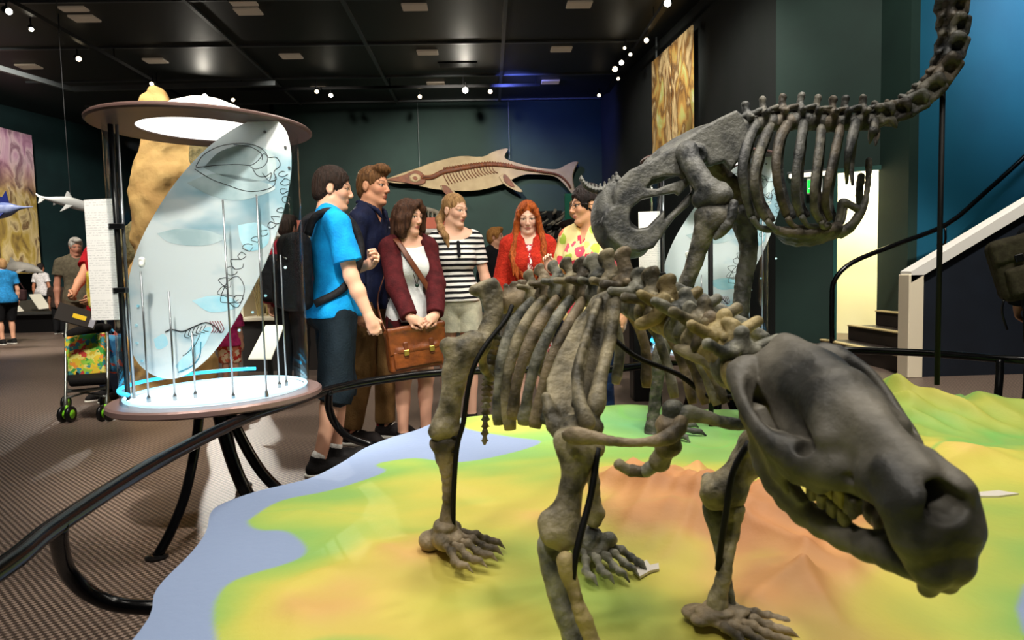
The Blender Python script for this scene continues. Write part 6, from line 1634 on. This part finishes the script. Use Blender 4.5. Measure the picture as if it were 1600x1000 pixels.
fish('marlin_model', 'dark blue long billed fish model at the left edge in front of the plant poster', [(-60, 338), (-30, 334), (-5, 330), (14, 327), (28, 325), (40, 324), (52, 323)], [4, 9, 12, 10, 4, 1.6, .5], [('dorsal_fin', [(-20, 326), (-10, 305), (4, 308), (9, 299), (14, 318), (10, 322)], 0), ('side_fin', [(2, 332), (12, 331), (8, 345), (0, 350)], [-.05, -.05, -.2, -.2])], mbl, 11.5, m2=mbd, wire=[(-4, 320)])
mgs = mat('shark model grey', (112, 110, 104), .5, col2=(150, 146, 138), scale=2)
fish('shark_model', 'grey shark model low in front of the plant poster', [(-4, 424), (8, 420), (22, 417), (38, 418), (54, 421), (68, 426)], [2, 5, 8, 8, 6, 1], [('dorsal_fin', [(14, 412), (17, 402), (27, 411)], 0), ('side_fin', [(34, 421), (44, 422), (30, 430)], [-.1, -.1, -.3])], mgs, 17.0)
# ---- posters
pl = [PY_(-40, 192, 17.4), PY_(47, 209, 19.2), PY_(62, 427, 19.2), PY_(-40, 440, 17.4)]
d_ = unit(V(*(pl[1]-pl[0])[:2], 0)); n_ = V(-d_[1], d_[0], 0)
pl[2] = V(pl[1][0], pl[1][1], pl[2][2]); pl[3] = V(pl[0][0], pl[0][1], pl[2][2]); pl[1][2] = pl[0][2] = (pl[0][2]+pl[1][2])/2
board('plant_poster', pl, .04, collage('poster plants', [(50, 44, 36), (150, 124, 70), (196, 168, 84), (226, 204, 150), (120, 92, 60), (206, 180, 140)], 2.6, (1, 1, .55), [(92, 60, 92), (170, 120, 150), (206, 160, 186), (226, 196, 206), (150, 110, 130), (214, 190, 190)], (3.4, 4.4)), 'tall poster of pink and yellow plants on the left wall', 'poster', n_)
def wr(px, py): # point on the right wall
    a = V(RX, YB+.1)-C1; r = ray(px, py); A = np.array([[r[0], -a[0]], [r[1], -a[1]]]); s = np.linalg.solve(A, C1); q = CAMP+r*s[0]; return q+V(-.14, 0, 0)
mf = collage('poster forest', [(70, 46, 24), (150, 104, 50), (232, 206, 150), (120, 84, 44), (206, 160, 84), (196, 204, 120), (244, 226, 190)], 2.4, (1, 1, .5))
pw = thing('forest_poster', wr(1062, 230), 'tall two panel forest poster hung high on the right wall', 'poster')
zt1, zb1 = 5.55, 3.3
for a, b in ((1031, 1060), (1063, 1096)):
    A, B = wr(a, 150), wr(b, 150); mk_ = MB().prism([V(A[0], A[1], zb1), V(B[0], B[1], zb1), V(B[0], B[1], zt1), V(A[0], A[1], zt1)], (-.03, 0, 0), (0, 0, 0)).build('panel', mf, pw)
A = wr(1036, 90); MB().tube([V(A[0], A[1], zt1), V(A[0], A[1], ZC)], .02, 6).build('hanging_rod', m_gridbar, pw)
# ---- green graphic panel, dark bone heap
def upright(pa, pb, y, zlow=None):
    a, b = PY_(*pa, y), PY_(*pb, y); z0 = b[2] if zlow is None else zlow
    return [V(a[0], a[1], z0), V(b[0], b[1], z0), V(b[0], b[1], a[2]), V(a[0], a[1], a[2])]
gp = thing('graphic_panel', PY_(905, 430, 10.5)*V(1, 1, 0), 'green graphic panel with beige shapes standing behind the floral shirt', 'graphic panel')
MB().prism(upright((882, 303), (935, 520), 10.5, 0), (0, -.03, 0), (0, .03, 0)).build('board', mat('panel green', (20, 118, 92), .5), gp)
mbg = mat('panel print beige', (206, 164, 120), .5, col2=(180, 130, 90), scale=5)
for q in ([(890, 316), (900, 310), (908, 318), (905, 332), (896, 342), (889, 334)], [(888, 350), (897, 345), (906, 352), (902, 368), (892, 372)]): MB().prism([PY_(a, b, 10.5)+V(0, -.035, 0) for a, b in cr(q+[q[0]], 3)[:-1]], (0, -.008, 0), (0, .004, 0)).build('print', mbg, gp)
bh = thing('bone_display', PY_(865, 430, 11.5)*V(1, 1, 0), 'dark display of thin criss-crossed pale bones behind the long auburn hair', 'bone display')
MB().prism(upright((838, 330), (882, 520), 11.8, 0), (0, 0, 0), (0, .06, 0)).build('back_board', mat('display dark', (24, 26, 26), .6), bh)
rb = random.Random(5)
for i in range(34):
    x, y = rb.uniform(842, 880), rb.uniform(334, 392); a = rb.uniform(-1.2, -.4); L_ = rb.uniform(6, 14)
    MB().tube([PY_(x, y, 11.7), PY_(x+L_*.5*cos(a)+1, y+L_*.5*sin(a), 11.66), PY_(x+L_*cos(a), y+L_*sin(a), 11.7)], rb.uniform(.012, .022), 6, 2).build('bone', mat('pale bone', (176, 168, 150), .6), bh, True)
# ---- diorama with a salmon roof
y = 8.4; d0, d1 = PY_(376, 500, y)[0], PY_(700, 500, y)[0]
dz = thing('diorama', ((d0+d1)/2, y+.4, 0), 'long diorama with salmon roof and dry grass behind the boys and the maroon cardigan', 'diorama')
MB().box(((d0+d1)/2, y+.4, .31), (d1-d0, .8, .62)).build('base', mat('diorama base dark', (40, 36, 34), .6), dz)
MB().box(((d0+d1)/2, y+.38, .645), (d1-d0+.06, .9, .05), bev=.01).build('ledge', m_cream, dz)
MB().box(((d0+d1)/2, y+.78, 1.14), (d1-d0, .04, .96)).build('back_panel', collage('diorama backdrop', [(206, 186, 140), (170, 140, 96), (226, 214, 180), (150, 122, 80)], 3), dz)
for x in (d0+.02, d1-.02): MB().box((x, y+.4, 1.14), (.03, .78, .94)).build('side_panel', m_cream, dz)
MB().box(((d0+d1)/2, y+.4, 1.66), (d1-d0+.08, .92, .06), bev=.01).build('fascia', m_white, dz)
MB().prism([V(d0-.04, y-.06, 1.69), V(d1+.04, y-.06, 1.69), V(d1+.04, y+.86, 1.69), V(d0-.04, y+.86, 1.69)], (0, 0, 0), (0, 0, .13)).build('roof', mat('roof salmon', (232, 130, 104), .6), dz)
g = MB()
for i in range(170):
    x = d0+.1+(d1-d0-.2)*rb.random(); yy = y+.1+.6*rb.random(); h_ = rb.uniform(.25, .85); dx = rb.uniform(-.12, .12)
    g.tube([V(x, yy, .66), V(x+dx*.4, yy, .66+h_*.6), V(x+dx, yy, .66+h_)], [.006, .005, .002], 4, 2)
tag(g.build('dry_grass', mat('grass straw', (196, 178, 120), .8, col2=(150, 128, 76), scale=20), dz), kind='stuff')
for i, px in enumerate((584, 478)):
    p = PY_(px, 472, y+.25); S = SDF(.014, .03); S.ell(p, (.07, .07, .09)); S.cap(p+V(0, 0, -.05), V(p[0], p[1], .66), .02, .02); v, f = S.mesh(.012, 20); mk('flower', v, f, mat('flower pink', (224, 150, 120), .6), dz)
# ---- white rib cage behind the bob hair
rc = thing('rib_cage', PY_(676, 430, 10.2)*V(1, 1, 0), 'white mounted rib cage between the dark bob and the tied blond hair', 'skeleton')
mw = mat('white bone', (216, 208, 190), .6, col2=(190, 178, 152), scale=10)
c = PY_(668, 350, 10.2); MB().tube([c+V(-.42, .0, .12), c+V(-.2, 0, .22), c+V(.1, 0, .18), c+V(.32, 0, .02)], .04, 8, 4).build('backbone', mw, rc, True)
for i in range(13):
    u = i/12; b = c+V(-.4+.72*u, 0, .13+.1*sin(u*2.6)-.12*u*u); R0 = .16+.12*sin(u*pi)
    for sgn in (1, -1): MB().tube([b, b+V(.02, sgn*R0, -.12), b+V(.05, sgn*R0*1.1, -.3), b+V(.08, sgn*R0*.6, -.48)], .013, 6, 4).build('rib', mw, rc, True)
MB().tube([V(c[0], c[1], 0), c+V(0, 0, .16)], .02, 8).build('stand_pole', m_rod, rc); MB().lathe([(.2, 0), (.2, .02), (0, .02)], V(c[0], c[1], 0), 20).build('stand_base', m_rod, rc)
# ---- low plinth with reading boards at the far left
px0, px1 = PY_(-30, 500, 16.2)[0], PY_(216, 500, 16.2)[0]
pn = thing('plinth', ((px0+px1)/2, 16.9, 0), 'long low dark plinth with sloping top at the far left', 'plinth')
MB().box(((px0+px1)/2, 16.95, .2), (px1-px0, 1.3, .4)).build('base', m_black, pn)
MB().box(((px0+px1)/2, 16.9, .45), (px1-px0+.1, 1.5, .08), bev=.015).build('top', mat('plinth top grey', (52, 52, 50), .5), pn)
MB().prism([V(px0, 17.0, .49), V(px1, 17.0, .49), V(px1, 17.6, .49), V(px0, 17.6, .49)], (0, 0, 0), (0, 0, .25)).build('ridge', mat('plinth ridge', (70, 66, 56), .7, col2=(50, 48, 42), scale=3), pn)
mtx = mat('reading board cream', (236, 232, 214), .5)
for cx, lb in ((62, 'cream reading board leaning beside the person in the blue top'), (135, 'middle cream reading board on the long low plinth'), (212, 'cream reading board on the plinth beside the bare arm')):
    yy = 16.15; w = 19
    pts = [PY_(cx-w-9, 461, yy+.35), PY_(cx+8, 459, yy+.35), PY_(cx+w+8, 480, yy), PY_(cx-9, 482, yy)]
    if cx == 135: pts = [PY_(45+0, 460, yy+.35), PY_(64, 459, yy+.35), PY_(78, 480, yy), PY_(60, 482, yy)]
    if cx == 62: pts = [PY_(18, 466, yy+.35), PY_(19, 465, yy+.35), PY_(37, 485, yy), PY_(18, 487, yy)]
    if cx == 212: pts = [PY_(81, 457, yy+.35), PY_(95, 457, yy+.35), PY_(116, 476, yy), PY_(101, 478, yy)]
    tag(MB().prism(pts, (0, 0, -.02), (0, 0, 0)).build('reading_board', mtx), lb, 'reading board', 'reading boards on the plinth')
# second board seen through the case
rb1 = thing('reading_board', PY_(412, 560, 5.9)*V(1, 1, 0), 'cream sloping reading board seen through the left display case', 'reading board')
q = [PY_(388, 560, 5.7), PY_(424, 560, 5.7), PY_(444, 508, 6.0), PY_(415, 508, 6.0)]
MB().prism(q, (0, 0, -.012), (0, 0, 0)).build('board', mtx, rb1); m_ = sum(q)/4; MB().tube([V(m_[0], m_[1]+.05, 0), m_+V(0, .03, -.02)], .025, 8).build('stand', m_black, rb1)
# ---- exit sign and strip light by the doorway
def wd(px, py, e): # in front of the splayed wall
    r = ray(px, py); o = V(*C1, 0)-V(*nrm, 0)*e; n = V(*nrm, 0); return CAMP+r*(((o-CAMP)@n)/(r@n))
dv = V(*dvec, 0); nv_ = V(*nrm, 0); Rw = np.column_stack([dv, nv_, V(0, 0, 1)])
ex = thing('exit_sign', wd(1274, 291, .1), 'green lit emergency exit sign left of the doorway', 'sign')
c = wd(1273, 291, .1); MB().box(c, (.20, .07, .22), Rw, .008).build('housing', m_white, ex)
fc = c-nv_*.038-dv*.03; MB().box(fc, (.12, .004, .17), Rw).build('green_panel', mat('exit green lit', (20, 190, 60), .4, emit=3.2, ecol=(10, 220, 50)), ex)
mwl = mat('exit white lit', (250, 255, 250), .4, emit=2.5); ff = fc-nv_*.004
mn = MB(); P2 = lambda a, b: ff+dv*a+V(0, 0, b)
mn.lathe([(0, -.001), (.010, -.001), (.010, .001), (0, .001)], P2(.005, .055), 10, axis=np.column_stack([dv, V(0, 0, 1), -nv_]))
for a, b in (((.003, .04), (-.006, .0)), ((0, .03), (.026, .02)), ((0, .032), (-.026, .026)), ((-.006, 0), (.018, -.022)), ((.018, -.022), (.012, -.05)), ((-.006, 0), (-.02, -.03)), ((-.02, -.03), (-.042, -.034))): mn.tube([P2(*a), P2(*b)], .006, 6)
mn.build('running_figure', mwl, ex)
MB().box(c-nv_*.038+dv*.066, (.06, .004, .17), Rw).build('white_panel', mwl, ex)
sl_ = thing('strip_light', wd(1268, 272, .06), 'thin white strip light above the green exit sign', 'light')
cc = wd(1262, 273, .06); MB().box(cc, (.5, .05, .06), Rw, .01).build('tube', mat('strip lit', (255, 250, 230), .5, emit=1.3, ecol=(255, 246, 220)), sl_); MB().box(cc+V(0, 0, .045), (.54, .07, .03), Rw).build('housing', m_gridbar, sl_)
# small bright box near the second case
yb_ = tag(MB().box(P(1003, 436, 5.9), (.13, .1, .08), bev=.01).build('yellow_box', mat('box yellow', (226, 216, 40), .5, emit=0)), 'small yellow box on a dark stand beside the second display case', 'box')
sd = P(1003, 445, 5.9); tag(MB().box((sd[0], sd[1], (sd[2])/2), (.2, .18, sd[2]-.008), bev=.01).build('stand', m_black), 'dark narrow stand under the small yellow box', 'stand')
# ---- pushchair
def stroller():
    y = 5.9; c = PY_(134, 650, y); t = thing('stroller', (c[0], c[1], 0), 'folding pushchair with a bright green patchwork seat and lime green wheels', 'stroller')
    Q = lambda px, py, e=0: PY_(px, py, y+e)
    mpat = cells_mat('patchwork', [(70, 160, 70), (226, 196, 60), (200, 70, 60), (236, 150, 60), (60, 140, 150), (150, 200, 70), (230, 220, 120)], 26)
    mfr = mat('frame grey metal', (128, 132, 128), .35, metal=.7); mlime = mat('wheel lime', (130, 210, 40), .4); mblk = cloth('stroller cloth black', (22, 20, 20))
    S = SDF(.012, .03); S.plate([Q(104, 528, .12), Q(166, 520, .12), Q(168, 588, -.02), Q(106, 592, -.02)], .03, bow=.03); v, f = S.mesh(.004, 12); mk('seat_back', v, f, mpat, t)
    S = SDF(.012, .03); S.plate([Q(104, 590, -.02), Q(168, 586, -.02), Q(166, 596, -.24), Q(108, 600, -.24)], .03); v, f = S.mesh(); mk('seat', v, f, mblk, t)
    S = SDF(.014, .04); S.chain([Q(106, 524, .16), Q(136, 518, .2), Q(168, 512, .16)], [.035, .05, .035], smooth=3); v, f = S.mesh(); mk('hood', v, f, mblk, t)
    for x in (122, 147): MB().prism([Q(x, 552, .04), Q(x+5, 552, .04), Q(x+5, 586, -.03), Q(x, 586, -.03)], (0, -.03, 0), (0, -.02, 0)).build('harness_strap', mblk, t)
    for x0, x1, xh in ((103, 102, 105), (168, 166, 163)):
        MB().tube([Q(x1, 642, -.25), Q(x0, 590, -.1), Q(x0, 530, .1), Q(xh, 492, .3)], .012, 8, 3).build('frame_tube', mfr, t, True)
        MB().tube([Q(x0, 560, .04), Q(x0, 610, .12), Q(x1+2, 636, .3)], .011, 8, 3).build('frame_tube', mfr, t, True)
        MB().tube([Q(xh, 494, .3), Q(xh-3, 488, .36), Q(xh-2, 486, .44)], .017, 8, 3).build('handle', m_black, t, True)
    MB().tube([Q(104, 612, -.16), Q(166, 606, -.16)], .013, 8).build('cross_bar', mfr, t, True); MB().tube([Q(104, 608, .1), Q(166, 620, -.2)], .009, 8).build('cross_bar', mfr, t, True); MB().tube([Q(104, 622, -.2), Q(166, 604, .1)], .009, 8).build('cross_bar', mfr, t, True)
    A = roty(pi/2)
    for px, e in ((98, -.25), (110, -.25), (159, -.25), (171, -.25), (104, .3), (165, .3)):
        p = Q(px, 640, e); p = V(p[0], p[1], .066)
        w = MB().lathe([(.03, -.014), (.064, -.014), (.066, 0), (.064, .014), (.03, .014)], p, 20, axis=A).build('wheel', m_black, t, True); MB().lathe([(0, -.018), (.036, -.016), (.036, .016), (0, .018)], p, 16, axis=A).build('hub', mlime, w, True)
    for px in (104, 165): p = Q(px, 636, -.25); MB().tube([V(p[0], p[1], .066), V(p[0], p[1], .14)], .012, 8).build('wheel_fork', mlime, t, True)
    b = PY_(181, 552, y+.2); S = SDF(.014, .04); S.box(b, (.06, .09, .17), rd=.05); v, f = S.mesh(.01, 14); o = mk('bag_body', v, f, cells_mat('blue print', [(50, 110, 160), (40, 90, 140), (190, 80, 70), (70, 140, 180)], 18))
    tb = thing('shoulder_bag', b, 'blue printed bag hanging from the pushchair handle', 'bag'); bpy.data.objects.remove(o); v, f = S.mesh(.01, 14); mk('bag_body', v, f, MATS.get('x') or bpy.data.materials['blue print'], tb)
    MB().tube([b+V(-.03, 0, .15), PY_(168, 510, y+.25), b+V(.03, 0, .15)], .012, 6, 4).build('strap', bpy.data.materials['blue print'], tb, True)
    p = PY_(120, 494, y-.05); R = rotz(.2)@rotx(.7)@roty(.5)
    br = thing('brochure', p, 'dark brochure with a yellow shape held over the pushchair handle', 'brochure')
    MB().box(p, (.30, .20, .012), R, .003).build('cover', mat('brochure dark', (40, 36, 34), .4), br); MB().box(p+R@V(.02, -.01, .008), (.10, .05, .004), R).build('print', mat('brochure yellow', (226, 190, 40), .4), br); MB().box(p+R@V(.12, .0, .008), (.04, .18, .004), R).build('print', mat('brochure pale', (150, 150, 160), .4), br)
stroller()
# ---- background people
def bg(pos, yaw, H, label, top, bottom, hairm_, hairf=None, h=.009, sleeve=.6, legto=1.95, **kw):
    p = Person(pos, yaw, H, label, h=h, **kw); p.body(); 
    if hairm_: p.hair(hairf or hair_short(.012, .008, .008), hairm_, groove=.002)
    p.shirt(top, hem=.86, sleeve=sleeve, e=.016, loose=.03, neck=.06, amp=.005)
    p.pants(bottom, 'trousers' if legto > 1.5 else 'shorts', to=legto, e=.014, e2=.03, amp=.005)
    for i in (0, 1): p.shoe(i, m_shoe_blk, m_sole_w)
    return p
jeans = cloth('trousers dark blue', (30, 38, 56)); blk = cloth('cloth black', (20, 20, 22)); 
# man pushing the pushchair, face hidden behind the text board
pr = bg((*at(163, 6.5), 0), -120, 1.76, 'person in a red T-shirt pushing the pushchair, face hidden by the text board', cloth('T-shirt red', (176, 20, 30)), jeans, m_hair_dark, h=.007, wide=1.05, skin=(196, 140, 108), arms=[dict(hand=(.2, .2, 1.0), pole=(-1, .3, 0)), dict(at=tuple(P(107, 474, 6.12)), pole=(-.6, .6, -.6), curl=1.0)])
tb = thing('tote_bag', pr.W(.1, -.28, .9), 'yellow cloth bag hanging from the shoulder of the red T-shirt', 'bag'); S = SDF(.01, .04); c = PY_(151, 452, 6.2); S.box(c, (.075, .04, .17), rd=.03); v, f = S.mesh(.012, 9); mk('bag_body', v, f, cells_mat('yellow print', [(214, 196, 70), (196, 170, 50), (226, 214, 120), (160, 150, 60)], 14), tb)
MB().tube([c+V(-.05, 0, .19), c+V(.02, .05, .42), c+V(.06, 0, .19)], .012, 6, 4).build('strap', blk, tb, True)
old = bg((*at(121, 9.6), 0), -50, 1.76, 'person with white hair in a grey green polo shirt behind the bare arm', cloth('polo grey green', (120, 112, 92), (100, 92, 76)), cloth('trousers tan', (120, 104, 84)), m_hair_grey, head_pitch=12, skin=(214, 150, 124), wide=1.1)
wl = bg((*at(4, 12.9), 0), 150, 1.62, 'person in a blue top and black shorts standing at the left edge', cloth('top sky blue', (40, 130, 190)), blk, m_hair_blond, fem=True, wide=1.3, legto=1.0, skin=(214, 160, 130))
S = SDF(.012, .03); c = wl.W(.02, -.3, 1.0); hb = thing('handbag', c, 'dark brown handbag beside the person in the blue top', 'bag'); S.box(c, (.12, .05, .11), rd=.03); v, f = S.mesh(.006, 9); mk('bag_body', v, f, cloth('bag dark brown', (54, 34, 34)), hb); MB().tube([c+V(-.1, 0, .1), wl.W(0, -.2, 1.42), c+V(.1, 0, .1)], .014, 6, 4).build('strap', bpy.data.materials['bag dark brown'], hb, True)
def pony(S, H, R, q):
    hair_short(.014, 0, .008)(S, H, R, q); S.chain([H(-.11, 0, .02), H(-.13, .01, -.08), H(-.10, .03, -.2)], [.035*q, .03*q, .012*q], .02)
gw = bg((*at(64, 17.9), 0), 85, 1.66, 'person with a long dark ponytail in a white top, seen from behind', cloth('top plain white', (226, 222, 222)), blk, m_hair_black, hairf=pony, h=.011, fem=True, skin=(170, 112, 84))
k1 = bg((*at(88, 15.3), 0), 100, 1.22, 'person, a small child with dark hair leaning toward the plinth', cloth('top dark brown', (56, 44, 38)), blk, m_hair_black, h=.011, skin=(150, 100, 76), wide=1.1)
bb = bg((*at(775, 9.0), 0), -50, 1.715, 'person with sandy blond hair in a black jacket behind the red cardigan', cloth('jacket black', (22, 22, 26)), jeans, m_hair_ginger, sleeve=1.95, head_yaw=-20, head_pitch=-6, skin=(222, 164, 132), hairf=hair_short(.02, .012, .02, -.1))
ws = bg((*at(894, 7.2), 0), 205, 1.66, 'person in a white T-shirt half hidden behind the floral shirt', cloth('T-shirt white', (222, 224, 228)), jeans, m_hair_dark, skin=(180, 120, 90), fem=True, head_pitch=14)
rd = bg((*at(452, 6.7), 0), 70, 1.74, 'person in a maroon top seen through the right side of the left display case', cloth('top dark crimson', (136, 30, 44), (90, 20, 30)), blk, m_hair_dark, sleeve=1.9)
W = rd.W; bp = thing('backpack', W(-.2, 0, 1.0), 'black backpack on the maroon top seen through the display case', 'backpack'); S = SDF(.012, .04); S.box(W(-.21, 0, 1.14), (.08, .15, .23), rd.R, .06); v, f = S.mesh(.006, 10); mk('bag_body', v, f, blk, bp)
for yy in (1, -1): MB().tube([W(-.15, yy*.1, 1.34), W(-.02, yy*.115, 1.5), W(.13, yy*.12, 1.35), W(0, yy*.18, 1.06), W(-.15, yy*.14, .98)], .02, 6, 4).build('shoulder_strap', cloth('strap red', (150, 24, 40)), bp, True)
kd = bg((*at(352, 7.0), 0), 80, .92, 'person, a toddler in a pink top seen low through the left display case', cloth('top pink', (222, 60, 130)), cells_mat('shorts red floral', [(200, 60, 50), (236, 214, 180), (220, 120, 90)], 22), m_hair_dark, h=.008, wide=1.25, hd=1.25, legto=.9)
rt = bg((*at(1646, 4.68), 0), 20, 1.62, 'person mostly outside the right edge, wearing dark clothes with a red collar', cloth('jacket dark', (26, 30, 36)), blk, m_hair_dark, sleeve=1.95, h=.008)
c = P(1590, 418, 4.62); ob = thing('backpack', c, 'olive brown backpack at the right edge of the picture', 'backpack'); mo_ = cloth('backpack olive', (74, 70, 54), (58, 54, 42)); Rb = rotz(-.35)@roty(-.28)
S = SDF(.007, .04); S.box(c, (.15, .09, .215), Rb, .07); v, f = S.mesh(.004, 12); mk('bag_body', v, f, mo_, ob)
S = SDF(.007, .03); S.box(c+Rb@V(0, -.10, -.08), (.11, .04, .10), Rb, .035); v, f = S.mesh(.003, 12); mk('front_pocket', v, f, mo_, ob)
S = SDF(.007, .03); S.box(c+Rb@V(0, -.06, .13), (.145, .05, .085), Rb, .04); v, f = S.mesh(.003, 12); mk('flap', v, f, mo_, ob)
MB().box(c+Rb@V(-.01, -.115, .07), (.05, .02, .05), Rb, .004).build('buckle', m_black, ob); MB().tube([c+Rb@V(-.13, -.02, -.17), c+V(-.1, 0, -.3), c+V(-.06, 0, -.42)], .008, 6, 3).build('dangling_strap', m_black, ob, True)
S = SDF(.008, .02); cl_ = rt.W(0, .0, 1.47); S.chain([rt.W(-.07, .04, 1.5), rt.W(0, .085, 1.485), rt.W(.07, .05, 1.46)], .022, smooth=3); rt.wear('collar', S, cloth('collar red', (190, 36, 44)), amp=0)
# ================================================================== light
W = bpy.data.worlds.new('world'); SC.world = W; W.use_nodes = True
W.node_tree.nodes['Background'].inputs[0].default_value = (.55, .62, .7, 1)
W.node_tree.nodes['Background'].inputs[1].default_value = .03
def spot(loc, aim, power, ang=50, col=(1, .93, .82), r=.15, blend=.5, name='lamp and added spot'):  # serves gallery lamps and added unseen spots alike
    l = bpy.data.lights.new(name, 'SPOT'); l.energy = power; l.spot_size = radians(ang); l.spot_blend = blend
    l.shadow_soft_size = r; l.color = col
    o = bpy.data.objects.new(name, l); COL.objects.link(o); o.location = [float(x) for x in loc]
    d = Vector([float(x) for x in (V(*aim)-V(*loc))]); o.rotation_euler = d.to_track_quat('-Z', 'Y').to_euler()
    return o
def point(loc, power, col=(1, .9, .75), r=.2, name='lamp'):
    l = bpy.data.lights.new(name, 'POINT'); l.energy = power; l.shadow_soft_size = r; l.color = col
    o = bpy.data.objects.new(name, l); COL.objects.link(o); o.location = [float(x) for x in loc]; return o
ZL = 5.6
# over the relief map
spot((.6, 3.4, ZL), (.5, 2.4, .3), 400, 70, r=.45, blend=.7)
spot((2.6, 2.6, ZL), (1.6, 2.7, .3), 215, 70, r=.45, blend=.7)
spot((-1.4, 1.4, ZL), (.0, 2.2, .3), 300, 60, r=.4, blend=.7)
spot((1.4, .6, ZL), (.6, 2.0, .6), 200, 60, r=.4, blend=.7)
spot((-1.3, -.8, 5.2), (.3, 1.8, .8), 330, 36, r=.3)  # added spot from the camera side, lightens the front skeleton
# people
spot((1.2, 2.2, ZL), (-.1, 4.7, 1.2), 520, 46, r=.25)
spot((-1.6, 1.6, ZL), (-.8, 4.4, 1.1), 420, 40, r=.2)
spot((2.2, 3.0, ZL), (.5, 4.8, 1.2), 300, 40, r=.2)
spot((-.2, 6.6, ZL), (-.2, 4.8, 1.3), 260, 50, r=.2)
# display case and the floor patches around it (first the dazzling lamp behind it)
spot(FIX[4]+V(.05, -.1, -.1), (-1.25, 3.2, 1.0), 1800, 24, r=.06, blend=.3)
spot((-.7, .2, 5.2), (-1.3, 3.25, 1.3), 1800, 22, r=.15)  # added front spot, brightens the frosted oval panel
spot((.9, 1.6, 5.2), (1.65, 5.0, 1.25), 1800, 20, r=.15)  # added spot, whitens the panel of the second case
spot((-.3, -1.2, 5.0), (-.2, 4.7, 1.25), 900, 34, r=.35)  # added camera-side fill, softens the shadows on the faces
spot((-3.0, 4.5, ZL), (-2.6, 5.4, 0), 420, 66, r=.3, blend=.8)
spot((-2.2, 1.6, ZL), (-1.9, 2.4, 0), 200, 60, r=.3, blend=.8)
# bird skeleton
spot((1.6, 1.2, ZL), (1.9, 3.7, 1.6), 420, 45, r=.2)
spot((3.4, 4.6, 5.8), (1.9, 3.7, 1.6), 260, 50, r=.15)
# back wall with the relief, the left exhibits, posters
spot((-.8, 14.0, ZL), (-.9, YB, 3.0), 1900, 66, r=.12, blend=.8)
spot((-4.4, 13.0, ZL), (-3.6, YB, 2.2), 1300, 64, r=.15, blend=.9)
spot((1.6, 13.6, ZL), (1.5, YB, 2.0), 900, 60, r=.15, blend=.9)
spot((-8, 12, ZL), (-12.9, 18.6, 3.0), 2600, 50, r=.2, blend=.8)
spot((-4.4, 6.6, ZL), (-5.3, 9.6, 1.4), 500, 34, r=.2)
spot((-7, 10, ZL), (-8.6, 14.0, 1.0), 2200, 70, r=.2)
spot((1.2, 10, ZL), (3.7, 14, 4.6), 1300, 36, r=.2, blend=.8)
spot((-3.4, 3.2, ZL), (-3.2, 6.4, 1.8), 1100, 44, r=.2)
spot((-5.5, 5.0, ZL), (-5.5, 8.0, .8), 800, 64, r=.3)
spot((-2.4, 5.4, ZL), (-2.2, 8.4, 1.0), 380, 52, r=.2)
spot((.6, 6.4, ZL), (.6, 9.6, 1.2), 420, 56, r=.2)
spot((-5.6, 8.4, ZL), (-7.3, 11, 2.2), 500, 40, r=.15)  # added spot to bring up the white shark model
spot((-10, 9, ZL), (-10, 12.6, .8), 900, 66, r=.2)
# doorway, stairs, blue wall
ld = V(*((kb0+kb1)/2-nrm*.7), 2.7); point(ld, 190, (1, .93, .74), .25)
spot((7.2, 6.2, ZL), (7.4, 8.6, 4.4), 900, 72, (.75, .9, 1), .3, .9)
spot((3.4, 4.4, ZL), (4.4, 6.9, .9), 1500, 50, r=.2)
spot((3.0, 2.4, ZL), (3.6, 4.6, 1.1), 260, 40, r=.2)  # added spot for the backpack at the right edge
spot((3.2, 6.0, ZL), (4.8, 9.6, 3.2), 620, 76, r=.2, blend=.9)
spot((2.2, 8.6, ZL), (4.1, 11.2, 3.4), 420, 60, r=.2, blend=.9)  # added spot, lifts the dark right wall
spot((.4, 16.5, 5.7), (2.2, YB, 4.9), 480, 80, (.15, .2, 1), .2, .9)  # added blue spot, tints the dark upper corner at the back right
